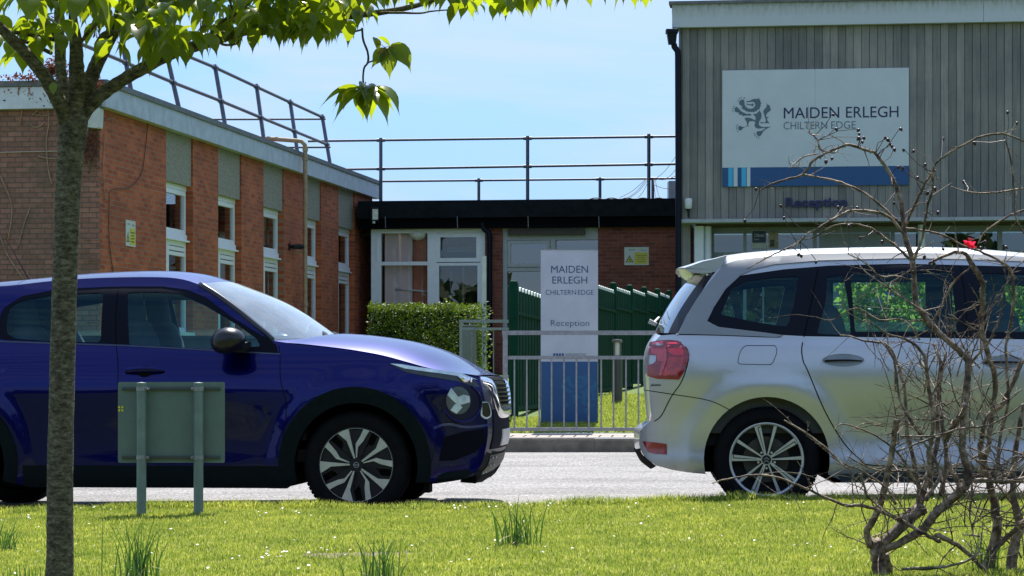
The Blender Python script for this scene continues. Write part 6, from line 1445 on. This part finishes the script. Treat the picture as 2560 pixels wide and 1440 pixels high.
# interior
mb = MB()
for y in (-.38, .38): seat(mb, 1.75, y, .66, .5, .66, .2)
for y in (-.50, 0, .50): seat(mb, .62, y, .68, .44, .56, .22, y != 0)
mb.build('seats', seat_m, sroot, smooth=True, local=True)
mb = MB(); mb.box((-.55, -.76, .42), (2.9, .76, .5)); mb.box((2.4, -.74, .5), (3.2, .74, 1.02)); mb.box((-.60, -.74, .42), (-.05, -.70, 1.02)); mb.build('dashboard', matte_dark, sroot, local=True)
mb = MB()
for y in (.80, -.80): mb.box((-.45, y-.02, .5), (2.6, y+.02, 1.075))
mb.build('door_lining', door_card, sroot, local=True)
mb = MB(); mb.box((-.35, .70, 1.152), (2.5, .80, 1.178)); mb.box((-.35, .76, 1.077), (2.5, .80, 1.152)); mb.build('far_shoulder_sun_strip', sun_strip_m, sroot, local=True)  # added pale strip, sunlight on the far door shoulder as colour
mb = MB(); mb.box((-.38, .40, 1.14), (-.05, .69, 1.165)); mb.build('parcel_shelf', mat('shelf_grey', (.2, .21, .21), .8, var=.3), sroot, smooth=True, local=True)
mb = MB()      # seat belt strap across the rear quarter
a, b2 = sc2.tr(1832, 730, -.5), sc2.tr(1850, 815, -.5); mb.hexa([(b2[0]-.02, -.5, b2[1]), (b2[0]+.03, -.5, b2[1]), (b2[0]+.03, -.49, b2[1]), (b2[0]-.02, -.49, b2[1]), (a[0]-.02, -.5, a[1]), (a[0]+.03, -.5, a[1]), (a[0]+.03, -.49, a[1]), (a[0]-.02, -.49, a[1])]); mb.build('seat_belt', seat_m, sroot, local=True)
mb = MB(); vs, fs, ns = sc2.loft([(x, z, .60) for x, z in resamp_n(railT[2:], 16)], resamp_n(roofC, 16), 2.6, off=-.06); mb.add(vs, fs); mb.build('headlining', MATS['headlining'], sroot, local=True)
# ------------------------------------------------------------ cherry tree
TYc = 9.0; tr_ = random.Random(21)
m = bpy.data.materials.new('cherry_bark'); n, b, o = nodes(m)
f1 = noise(n, 30, 8, rough=.8, stretch=(1, 1, 2.2)); f2 = noise(n, 60, 4, stretch=(1, 1, 3)); f3 = noise(n, 3, 4)
c = ramp(n, f1, [(.40, (.045, .038, .021)), (.47, (.13, .108, .062)), (.55, (.23, .20, .125)), (.68, (.46, .42, .30))])
c = mixc(n, .5, c, ramp(n, f3, [(.4, (.6, .62, .45)), (.7, (1.25, 1.2, 1.05))]), 'MULTIPLY'); n.links.new(c, b.inputs['Base Color']); b.inputs['Roughness'].default_value = .92
ad = n.nodes.new('ShaderNodeMath'); ad.operation = 'ADD'; n.links.new(f1, ad.inputs[0]); n.links.new(f2, ad.inputs[1]); bump(n, b, ad.outputs[0], 1.0, .012); bark = m
base = P(147, 1500, TYc); base.z = lawn_z(base.x, TYc)
tree = thing('cherry_tree', 'cherry tree with mottled trunk at the left, limbs forking high and bright green drooping leaves', 'tree', base)
U = TYc/F
def pl3(pts, y0=0., y1=0., Y=TYc):
    out, rad = [], []; k = len(pts); q_ = .82 if Y != TYc or max(p[2] for p in pts) < 30 else 1
    for i, p in enumerate(pts): Yi = Y + y0 + (y1-y0)*i/max(1, k-1); out.append(tuple(P(p[0], p[1], Yi)) + (p[2]*q_*Yi/F,))
    s_ = smoothline(out, 5); return [q[:3] for q in s_], [q[3] for q in s_]
mb = MB()
p_, r_ = pl3([(145,1700,42), (146,1500,36), (150,1380,34), (150,1200,32.5), (155,950,31.5), (162,700,31), (170,480,31.5), (177,380,33), (183,315,37), (186,270,29), (187,240,14)])
mb.tube(p_, r_, 28, wob=.03, rnd=tr_)
mb.build('trunk', bark, tree, smooth=True)
limbs = [([(172,330,22),(150,262,24),(110,190,20),(50,118,18),(-8,62,15),(-70,10,12)], 0, -.3), ([(180,300,22),(168,240,18),(152,180,17),(150,110,17),(146,40,14),(150,-50,10)], 0, .35),
 ([(186,300,24),(192,235,25),(192,180,24),(190,110,20),(182,40,13),(178,-50,9)], 0, -.15), ([(192,300,24),(215,225,24),(240,165,22),(268,105,21),(298,45,20),(325,-30,17)], 0, .2),
 ([(190,325,24),(214,278,21),(252,238,21),(300,205,20),(345,178,20),(400,148,19),(440,128,19),(500,112,17),(560,92,17),(620,74,17),(690,62,16),(750,55,14),(806,43,13),(875,40,11),(957,30,9),(1030,17,8),(1085,0,7),(1180,-30,6),(1330,-45,5),(1500,-50,4),(1640,-45,3)], 0, .15),
 ([(5,75,8),(60,85,6),(100,92,6),(150,102,7)], -.1, .0), ([(30,95,5),(75,108,6),(128,133,7)], -.2, 0), ([(100,50,4),(128,80,4),(140,100,4)], 0, 0), ([(240,112,7),(262,84,8),(300,78,5),(350,82,4),(390,80,3)], .1, -.2),
 ([(440,128,6),(500,108,5),(560,80,5)], 0, -.2), ([(520,90,5),(560,50,5),(600,30,4),(640,-10,3)], 0, .2), ([(620,58,5),(700,40,4),(770,20,4),(800,0,3)], 0, -.2), ([(850,45,4),(880,10,4),(900,-30,3)], 0, 0), ([(615,74,4),(600,50,3),(580,20,3),(573,-10,3)], 0, 0), ([(600,84,4),(660,85,4),(690,70,3)], .05, 0),
 ([(950,32,4),(1000,32,4),(1050,33,3),(1080,28,2.5),(1130,24,2)], 0, -.05), ([(540,100,4),(560,112,4),(590,110,3),(598,98,2)], 0, 0), ([(905,70,3.5),(908,100,3.5),(919,130,3.5),(920,155,3.5),(911,168,3.2),(908,185,3),(908,205,3),(913,225,3)], .05, 0), ([(919,157,2.6),(940,149,2.4),(962,138,2.4),(969,122,2.2)], 0, 0), ([(850,80,3),(880,80,3),(905,74,3)], 0, 0), ([(240,60,6),(215,88,6),(200,110,5)], -.1, 0), ([(700,-10,3),(705,20,3),(700,50,3)], 0, 0)]
allb = []
for pts, y0, y1 in limbs:
    p_, r_ = pl3(pts, y0, y1); mb = MB(); mb.tube(p_, r_, 12 if r_[0] > .01 else 7, wob=.09, rnd=tr_); mb.build('branch', bark, tree, smooth=True)
    allb += [(p, r) for p, r in zip(p_, r_)]
leafm = leaf_mat('cherry_leaf', (.03, .065, .008), (.48, .60, .015), .42, .30, attr_noise=4.0)
leafv = None
LV, LI, LN = [], [], 0
def add_leaf(base_, dirv, L_, wd, droop, up, rr):
    """one leaf: midrib curve with folded halves and a thin drawn-out tip"""
    global LN
    d = Vector(dirv).normalized(); pos = Vector(base_); n_ = 9; side = d.cross(up).normalized(); fold = rr.uniform(.15, .45); curl = rr.uniform(-.3, .3); rows = []
    prof_ = [0, .55, .88, 1.0, .95, .78, .50, .20, .06, 0]
    for i in range(n_+1):
        u_ = side.cross(d).normalized(); w_ = wd*prof_[i]
        rows.append((pos - side*w_ + u_*fold*w_, pos.copy(), pos + side*w_ + u_*fold*w_)); step = L_/n_*(1.0)
        d = (d + Vector((0, 0, -1))*droop/n_ + side*curl/n_).normalized(); side = (side - d*side.dot(d)).normalized(); pos = pos + d*step
    k = LN
    for r3 in rows: LV.extend(tuple(q) for q in r3)
    for i in range(n_):
        for j in (0, 1): LI.extend([k+3*i+j, k+3*i+j+1, k+3*i+3+j+1, k+3*i+3+j])
    LN += 3*(n_+1)
def cluster(px, py, cnt, rr, Lpx=(60, 95), Y=None, spread=.01, downness=.7, az=None):
    Yc = Y or TYc + rr.uniform(-.35, .35); c_ = P(px, py, Yc)
    for i in range(cnt):
        a = 2*math.pi*(i + rr.random()*.7)/cnt if az is None else rr.uniform(*az); L_ = rr.uniform(*Lpx)*Yc/F; dn = rr.uniform(-.15, downness)
        d = Vector((math.cos(a), math.sin(a)*.9, -dn)).normalized(); up = Vector((rr.gauss(0, .25), rr.gauss(0, .25), 1)); st_ = c_ + d*rr.uniform(.008, .025) + Vector((rr.gauss(0, spread), rr.gauss(0, spread), rr.gauss(0, spread)))
        add_leaf(st_, d, L_, L_*rr.uniform(.22, .29), rr.uniform(1.0, 2.2), up, rr)
lr_ = random.Random(33)
bound = prof([(-40,200),(0,190),(60,180),(110,120),(160,115),(240,110),(300,105),(330,125),(400,165),(440,150),(500,140),(545,150),(600,105),(700,110),(760,130),(800,115),(830,105),(880,100),(930,60),(980,45),(1050,25),(1110,30),(1180,60),(1230,55),(1300,48),(1345,15),(1380,10),(1425,38),(1470,10),(1560,5),(1620,22),(1660,-10)])
dens = prof([(-40,.55),(450,.6),(560,1),(800,.95),(950,.75),(1100,.7),(1300,.7),(1400,.5),(1640,.45)])
k = 0
while k < 195:
    px = lr_.uniform(-60, 1640); 
    if lr_.random() > dens(px): continue
    b_ = bound(px); py = lr_.uniform(-90, b_-52)
    if px > 300 and py < -50 and lr_.random() < .5: continue
    cluster(px, py, lr_.choice([3, 4, 4, 5]), lr_, (48, 84) if px > 900 else (55, 92)); k += 1
for _ in range(170): cluster(lr_.uniform(-350, 900), lr_.uniform(-650, -110), 5, lr_, (80, 110), TYc + lr_.uniform(-1.0, 1.2))
cluster(912, 222, 15, lr_, (95, 128), TYc, .006, .30); cluster(912, 224, 3, lr_, (80, 95), TYc, .004, 1.5, (4.2, 5.2))
c_ = P(969, 121, TYc)
for dx, dz, y_, L_ in ((-.55, -.5, -.2, 70), (.1, -1, -.3, 85), (.9, .15, -.1, 95), (.5, -.2, .5, 70)): add_leaf(c_, (dx, y_, dz), L_*TYc/F, L_*TYc/F*.27, .8 if dx != .9 else 2.4, Vector((0, -1, .5)), lr_)
cluster(930, 92, 2, lr_, (45, 60), TYc)
for px, py in ((395,60), (430,75), (465,78), (345,65), (285,95), (370,40)): cluster(px, py, 3, lr_, (85, 105), TYc-.35, .006, 1.1)
for px, py, L_ in ((60,-30,(110,130)), (215,-25,(110,140)), (280,-40,(90,120))): cluster(px, py, 3, lr_, L_, TYc-.7, .01, .9)
add_leaf(P(132, 205, 8.8), (.2, -.1, -1), .055, .016, .3, Vector((0, -1, .2)), lr_)
lo_ = np_mesh('crown', np.array(LV), 4, np.array(LI), leafm, tree, smooth=True); fixloc(lo_); 
# reddish flower remnants
mb = MB()
for px, py in ((912,222), (590,40), (240,70), (865,48), (660,45), (120,40), (500,45), (962,118), (770,55)):
    for q in range(9):
        c_ = P(px, py, TYc) ; d = Vector((lr_.gauss(0, 1), lr_.gauss(0, 1), lr_.gauss(-.8, .8))).normalized(); mb.tube([c_, c_ + d*.018, c_ + d*.032 + Vector((0, 0, -.006))], [.0015, .001, .003], 5)
mb.build('flower_remnants', mat('pink_brown_sepal', (.30, .12, .08), .7, var=.3), tree)

# ------------------------------------------------------------ dead creeper on the left building's corner
cr_ = random.Random(8); cm = mat('dead_creeper', (.32, .21, .13), .9, var=.3); rl = leaf_mat('dead_creeper_leaf', (.16, .05, .025), (.22, .07, .03), .3, .6)
cv = thing('dead_creeper', 'dried reddish creeper clinging to the corner and fascia of the left brick block', 'climbing plant', EF.W(-.3, 0, 3))
mb = MB()
for pts in ([(118,240),(120,275),(122,310),(116,350),(118,400),(124,440),(130,460)], [(54,250),(55,275),(52,300),(48,310)], [(112,255),(95,275),(80,288)], [(75,308),(85,318),(100,315),(112,305)], [(144,300),(147,325),(142,355)], [(0,590),(20,640),(60,700)], [(-10,420),(10,460),(30,520),(20,600)], [(225,370),(226,390),(222,410)], [(208,320),(215,345),(225,360),(235,345)], [(45,620),(60,560),(75,520)], [(80,285),(112,290),(125,283)], [(95,390),(115,395),(140,397)], [(60,215),(52,235),(60,260)], [(80,215),(80,235),(88,240)]):
    mb.tube(smoothline([EF.W(EF.u(x, .02), .02 if y > 247 else .14, EF.z(x, y, .02)) for x, y in pts], 4), .011, 5)
for pts in ([(262,500),(258,420),(262,330)], [(265,300),(280,295),(290,290)]): mb.tube(smoothline([LB.W(LB.u(x, .02), .02, LB.z(x, y, .02)) for x, y in pts], 4), .008, 5)
mb.build('stems', cm, cv, smooth=True)
def ccl(rr):
    q = rr.random()
    if q < .42: c_, s_ = (132, 178), (22, 12)
    elif q < .6: c_, s_ = (240, 215), (12, 22)
    elif q < .8: c_, s_ = (228, 370), (14, 26)
    elif q < .9: c_, s_ = (60, 195), (30, 4)
    else: c_, s_ = (110, 240), (50, 22)
    px, py = rr.gauss(c_[0], s_[0]), rr.gauss(c_[1], s_[1]); off = .22 if py < 250 else .05
    if q > .9 and rr.random() < .5: return None
    if px > 250: px = 250
    if q < .42 or .8 < q < .9: py = min(py, 205); off = .1
    return EF.W(EF.u(px, off), off + rr.uniform(0, .12), EF.z(px, py, off))
tl = leaf_cloud('dry_leaves', rl, cv, ccl, 1700, .05, cr_); fixloc(tl)

# ------------------------------------------------------------ rose shrubs
RY = 9.2; rrn = random.Random(17)
m = bpy.data.materials.new('rose_stem'); n, b, o = nodes(m)
f1 = noise(n, 22, 6, rough=.7); f2 = noise(n, 5, 3); c = ramp(n, f1, [(.38, (.03, .018, .012)), (.5, (.14, .088, .055)), (.62, (.38, .29, .205))]); c = mixc(n, ramp(n, f2, [(.5, (0, 0, 0)), (.7, (.6, .6, .6))]), c, (.15, .16, .07))
n.links.new(c, b.inputs['Base Color']); b.inputs['Roughness'].default_value = .7; bump(n, b, f1, .6, .006); rosem = m
bs = P(2200, 1460, RY); bs.z = lawn_z(bs.x, RY)
rose = thing('rose_shrub', 'bare thorny rose shrub with dark hips in front of the silver car', 'shrub', bs)
stems = [ # px points with radius px, start/end depth offset
 ([(2205,1500,24),(2198,1420,22),(2192,1370,24),(2186,1352,15)], 0, 0), ([(2225,1500,16),(2222,1430,13),(2212,1385,12)], .1, .05),
 ([(2176,1366,12),(2167,1330,11),(2183,1300,10.5),(2204,1250,10.5),(2220,1180,9.5),(2232,1110,9),(2241,1048,10)], 0, -.1),
 ([(2192,1368,15),(2235,1335,17),(2268,1298,21),(2290,1278,21),(2308,1275,16)], 0, .1), ([(2285,1290,16),(2305,1240,12),(2318,1200,11),(2330,1150,9),(2345,1090,7),(2340,1000,6),(2352,920,5),(2335,860,4)], .1, .2),
 ([(2200,1378,11),(2260,1352,12),(2312,1318,14),(2350,1272,13),(2400,1228,14),(2420,1190,14),(2406,1120,11),(2410,1020,12),(2421,920,10),(2410,890,10),(2370,852,9),(2327,812,9.5),(2305,780,9.5),(2289,755,9),(2281,654,8.5),(2264,592,8),(2257,540,7),(2247,487,6.5),(2227,437,6),(2193,387,5),(2168,377,4.5),(2127,362,4.5),(2097,369,4),(2060,385,4),(2031,404,3.8),(2006,437,3.6),(1960,450,3.2),(1925,462,2.6),(1898,478,2)], 0, .2),
 ([(2006,437,3),(2060,446,3.2),(2114,460,3.5),(2168,487,3.8),(2210,521,4),(2243,552,4.5)], .3, .2), ([(2097,369,2.5),(2085,382,2),(2050,372,2.4),(2045,350,1.8),(2020,330,1.4)], .2, 0), ([(2045,384,2),(2010,392,2.2),(1985,410,1.8),(1975,420,1.2)], .2, .1),
 ([(2264,592,5),(2227,546,4.5),(2185,529,4.5),(2127,527,4),(2093,542,4),(2052,567,4),(2022,583,3.6),(1993,608,3),(1955,626,2.6),(1910,648,2.2),(1868,672,1.5)], .1, -.1), ([(2281,655,5),(2250,625,4),(2210,592,4),(2168,567,3.4),(2118,560,3),(2077,567,2.6),(2040,590,2),(2010,600,1.5)], .1, .3),
 ([(2283,650,5),(2306,592,4.2),(2318,517,4),(2331,475,3.8),(2335,417,3.6),(2360,392,3.6),(2402,367,3.6),(2452,342,3.5),(2510,335,3.2),(2560,354,3)], 0, -.3), ([(2264,562,4.5),(2293,500,4.2),(2318,450,3.6),(2340,425,3.2)], .1, 0),
 ([(2322,658,4),(2377,633,5),(2410,633,6),(2431,662,9),(2456,705,9),(2458,758,9),(2452,817,9),(2470,883,9),(2488,960,9),(2478,1060,8),(2466,1130,8),(2452,1180,9)], .1, .3),
 ([(2264,571,3.6),(2322,579,3.4),(2368,592,3.2),(2402,612,3.4),(2460,633,3.6),(2510,658,3.6),(2527,675,4),(2535,717,4.6),(2528,800,5),(2514,883,5),(2520,1000,5.5),(2500,1100,6),(2490,1200,7)], 0, .2),
 ([(2560,525,3),(2518,542,2.8),(2464,579,2.6),(2447,608,2.4)], 0, .1), ([(2377,467,1.6),(2431,481,2.2),(2493,481,2.6),(2556,471,3)], 0, 0), ([(2514,350,2.4),(2527,404,2.4),(2535,475,2.6),(2539,542,2.6),(2562,587,2.6)], -.1, 0),
 ([(1960,1050,2),(2006,1077,2.6),(2064,1119,3),(2106,1161,2.4),(2127,1182,2),(2133,1257,2)], -.2, -.3), ([(1780,1209,1.6),(1806,1200,2),(1881,1188,2.6),(1938,1192,3),(1985,1209,3.6),(2035,1230,4),(2106,1261,4.5),(2160,1265,5),(2210,1282,5),(2260,1307,5.4),(2314,1336,6),(2352,1352,7)], -.3, -.1),
 ([(2256,1423,5),(2344,1418,4.5),(2389,1412,4),(2425,1398,3.6),(2450,1373,3),(2455,1330,2.5)], -.1, 0), ([(2342,1337,8),(2392,1362,7.5),(2433,1398,7),(2469,1434,7),(2500,1480,8)], -.05, .1), ([(2434,1200,7),(2480,1203,7),(2520,1204,6.5),(2580,1192,6)], .0, -.1),
 ([(2361,1104,8),(2383,1068,9),(2415,1010,8)], .1, 0), ([(2362,1104,6),(2372,1165,6),(2392,1198,6),(2392,1235,7),(2336,1276,8)], .1, .05),
 ([(2455,1500,22),(2470,1420,19),(2482,1370,17),(2492,1320,15),(2486,1260,13),(2470,1195,11),(2452,1130,9),(2465,1050,8),(2500,1015,8),(2535,952,7.5),(2555,900,7)], .3, .3), ([(2525,1500,20),(2530,1400,17),(2548,1310,14),(2532,1230,10),(2540,1120,8),(2558,1010,6)], .2, .3), ([(2482,1380,9),(2520,1340,8),(2565,1300,7)], .2, .2),
 ([(2300,1270,9),(2290,1180,7),(2268,1080,6),(2262,980,5),(2240,900,4.5),(2215,860,4),(2160,852,3),(2125,840,2.2),(2100,838,1.5)], .1, .3), ([(2330,1240,9),(2322,1150,7),(2333,1050,6),(2320,960,6),(2310,890,5),(2270,850,4),(2220,835,3),(2170,800,2),(2140,760,1.6)], .05, -.1),
 ([(2350,1240,8),(2365,1160,6),(2356,1060,6),(2350,960,5),(2365,880,4)], .2, .3), ([(2315,1250,7),(2350,1180,5),(2300,1090,4),(2250,1000,4),(2235,900,3.4),(2200,850,2.6)], -.1, .1), ([(2240,1260,5),(2215,1220,3.5),(2160,1180,2.5),(2110,1160,2),(2075,1140,1.6)], -.1, -.2), ([(2290,1210,4),(2250,1140,3.4),(2190,1090,2.6),(2110,1060,2),(2085,1075,1.5)], 0, -.1),
 ([(2420,920,5),(2450,880,4),(2475,850,4),(2500,790,3),(2505,740,2.4)], .1, 0), ([(2327,812,4),(2352,770,3.6),(2375,720,3),(2400,690,2.6),(2430,665,2.6)], .2, .1), ([(2281,700,2.5),(2240,690,2.4),(2200,690,2.4),(2160,655,2),(2120,635,1.5)], 0, -.1), ([(2330,790,2.4),(2280,760,2.4),(2220,720,2.2),(2170,685,1.8),(2150,665,1.4)], -.1, 0),
 ([(2300,850,2.6),(2260,800,2.2),(2200,800,2),(2140,770,1.6),(2080,800,1.2),(2040,792,1)], 0, 0), ([(2250,1090,3),(2330,1090,3),(2400,1072,3),(2480,1060,3),(2560,1010,2.6)], -.1, -.1), ([(2240,1130,3.2),(2300,1105,3),(2370,1082,2.8),(2430,1050,2.4)], -.15, 0),
 ([(2150,1183,3.6),(2160,1215,3.6),(2166,1240,3.4)], -.2, -.2), ([(2166,1240,3.4),(2210,1275,3.4),(2270,1310,3.6)], -.2, -.1), ([(2118,1140,2),(2180,1172,2.8),(2230,1178,3),(2290,1175,2.4)], -.1, 0)]
paths = []
def stem_tube(mb, pts, y0, y1):
    p_, r_ = pl3([(a, b_, c_) for a, b_, c_ in pts], y0, y1, RY); nn = len(p_)
    p2 = []
    for i, p in enumerate(p_): w_ = min(.0016, r_[i]*.2); p2.append((p[0] + rrn.gauss(0, w_), p[1] + rrn.gauss(0, w_), p[2] + rrn.gauss(0, w_)))
    mb.tube(p2, r_, 10 if max(r_) > .012 else 6, wob=.10, rnd=rrn); paths.append((p2, r_)); return p2, r_
old = MB(); 
for pts, y0, y1 in stems:
    mb = MB(); stem_tube(mb, pts, y0, y1)
    if max(p[2] for p in pts) >= 12: mb.build('old_stem', rosem, rose, smooth=True)
    else: old.v, old.f = old.v + mb.v, old.f + [tuple(i + len(old.v) for i in f) for f in mb.f]
old.build('young_stems', rosem, rose, smooth=True)
# random dense growth and twigs
tw = MB(); hips = []; tips = []
def grow(p0, d, L_, r0, depth):
    p = Vector(p0); d = Vector(d).normalized(); k = max(3, int(L_/.035)); pts = [p.copy()]; bend = Vector((rrn.gauss(0, .5), rrn.gauss(0, .3), rrn.gauss(-.1, .5)))*.12
    for i in range(k):
        d = (d + bend + Vector((rrn.gauss(0, .10), rrn.gauss(0, .10), rrn.gauss(0, .10)))).normalized(); p = p + d*L_/k; pts.append(p.copy())
    rad = [r0*(1-.6*i/k) for i in range(k+1)]; tw.tube(pts, rad, 5, cap=False)
    for i in range(1, k):
        if rrn.random() < .5:      # thorn
            t = (pts[i]-pts[i-1]).normalized(); q = t.orthogonal(); q.rotate(Matrix.Rotation(rrn.uniform(0, 6.28), 3, t)); tw.tube([pts[i], pts[i] + q.normalized()*(.006+r0)], [r0*.5+.0006, .0002], 4, cap=False)
        if depth > 0 and rrn.random() < .30:
            q = (d + Vector((rrn.gauss(0, .9), rrn.gauss(0, .6), rrn.gauss(.1, .9)))); grow(pts[i], q, L_*rrn.uniform(.25, .55), rad[i]*.65, depth-1)
    tips.append(pts[-1])
for p_, r_ in paths:
    for i in range(2, len(p_)):
        p = Vector(p_[i]); py = HY - (p.z-HC)*F/p.y
        if rrn.random() < (.30 if py > 700 else .24):
            d = Vector((rrn.gauss(0, 1), rrn.gauss(0, .6), rrn.gauss(.35, .8))); grow(p, d, rrn.uniform(.05, .26) if py > 650 else rrn.uniform(.03, .12), max(.0012, min(.003, r_[i]*.45)), 1)
for k in range(85):     # thicket
    px, py = rrn.gauss(2360, 95), rrn.uniform(880, 1330); 
    if px > 2600 or px < 2150: continue
    d = Vector((rrn.gauss(0, .6), rrn.gauss(0, .4), rrn.uniform(.1, 1.2))); grow(P(px, py, RY + rrn.uniform(-.1, .5)), d, rrn.uniform(.15, .42), rrn.uniform(.0014, .0036), 2)
for k in range(40):
    px, py = rrn.uniform(2420, 2600), rrn.uniform(1080, 1420); d = Vector((rrn.gauss(0, .8), rrn.gauss(0, .4), rrn.uniform(-.3, 1.0))); grow(P(px, py, RY + rrn.uniform(0, .4)), d, rrn.uniform(.15, .4), rrn.uniform(.002, .005), 2)
tw.build('twigs', rosem, rose, smooth=True)
# thorns on the traced stems
th = MB()
for p_, r_ in paths:
    for i in range(1, len(p_)-1):
        for q_ in range(2):
            if rrn.random() < .55:
                t = (Vector(p_[i+1]) - Vector(p_[i])).normalized(); q = t.orthogonal(); q.rotate(Matrix.Rotation(rrn.uniform(0, 6.28), 3, t)); c_ = Vector(p_[i]).lerp(Vector(p_[i+1]), rrn.random()); th.tube([c_, c_ + q.normalized()*(r_[i] + rrn.uniform(.004, .010)) - t*.002], [min(.003, r_[i]*.5), .0003], 4, cap=False)
th.build('thorns', rosem, rose)
hip_m = mat('dark_hip', (.035, .010, .012), .45, var=.5, vs=30)
hp = [(2083,287),(2091,323),(2146,325),(2148,335),(2147,346),(2160,345),(2156,355),(2213,344),(2220,350),(2225,360),(2230,366),(2236,374),(2252,323),(2259,375),(2284,378),(2170,392),(2245,418),(2257,421),(2080,396),(2065,404),(2378,282),(2380,338),(2403,340),(2358,347),(2491,285),(2519,281),(2542,308),(2436,358),(2313,412),(2294,445),(2337,472),(2319,483),(1890,473),(1952,515),(2095,518),(2143,520),(2345,532),(2440,460),(1960,545),(1846,572),(1836,575),(2150,595),(2205,605),(2122,565),(2311,643),(2358,623),(1996,637),(2003,640),(2040,655),(2463,605),(2452,620),(2515,618),(2410,455),(1862,552),(2556,320),(2235,508),(2335,660)]
for px, py in hp:
    mb = MB()
    c_ = P(px, py, RY + rrn.uniform(-.1, .2)); r_ = rrn.uniform(.0055, .008); ax = Vector((rrn.gauss(0, .5), rrn.gauss(0, .5), -1)).normalized(); a_ = ax.orthogonal().normalized(); b_ = ax.cross(a_); n = 10
    pr = [(0, -1.1), (.6, -.9), (.98, -.3), (1.0, .2), (.7, .8), (.3, 1.05), (.38, 1.45), (.05, 1.5)]
    mb.add([c_ + (a_*math.cos(6.283*j/n) + b_*math.sin(6.283*j/n))*q*r_ + ax*h*r_ for q, h in pr for j in range(n)], [(i*n+j, i*n+(j+1) % n, (i+1)*n+(j+1) % n, (i+1)*n+j) for i in range(7) for j in range(n)])
    best = min((Vector(q) for pp, _ in paths for q in pp), key=lambda q: (q-c_).length)
    if (best-c_).length > .17: continue
    if True: md_ = (best+c_)/2 + Vector((rrn.gauss(0, .008), 0, rrn.gauss(.0, .01))); mb2 = tw; mb.tube([c_ - ax*r_, md_, best], [.0013, .0014, .0018], 5, cap=False)
    mb.build('hip', hip_m, rose, smooth=True)
rf = MB(); rr5 = random.Random(2)
for px, py, s_ in ((2418,608,1.0), (2432,612,.8), (2424,600,.7)):
    c_ = P(px, py, RY-.05); pts = [c_ + Vector((rr5.uniform(-.018, .022)*s_, rr5.uniform(-.008, .008), rr5.uniform(-.018, .016)*s_)) for _ in range(6)]; rf.add(pts + [c_], [(6, i, (i+1) % 6) for i in range(6)])
rf.add([P(2408, 600, RY-.05), P(2440, 604, RY-.06), P(2428, 622, RY-.045), P(2412, 612, RY-.055)], [(0, 1, 2, 3)])
tag(rf.build('red_scrap', leaf_mat('red_scrap', (.70, .02, .05), (.8, .03, .08), .5, .5)), 'crumpled bright red scrap caught in the top of the rose shrub', 'litter')

# ------------------------------------------------------------ belt of trees behind the viewpoint (the cars mirror it)
hb2 = random.Random(5)
tbm = leaf_mat('belt_leaf', (.03, .055, .012), (.06, .11, .01), .3, .6)
def belt(rr):
    x = rr.uniform(-34, 34); h = 6.0 + 1.2*math.sin(x*.45) + .8*math.sin(x*1.3+1)
    return Vector((x, -22 + rr.gauss(0, .9), rr.uniform(.1, h)))
o = leaf_cloud('tree_belt', tbm, None, belt, 9000, 1.0, hb2); tag(o, 'distant dark belt of trees across the road from the school', 'trees', kind='stuff')
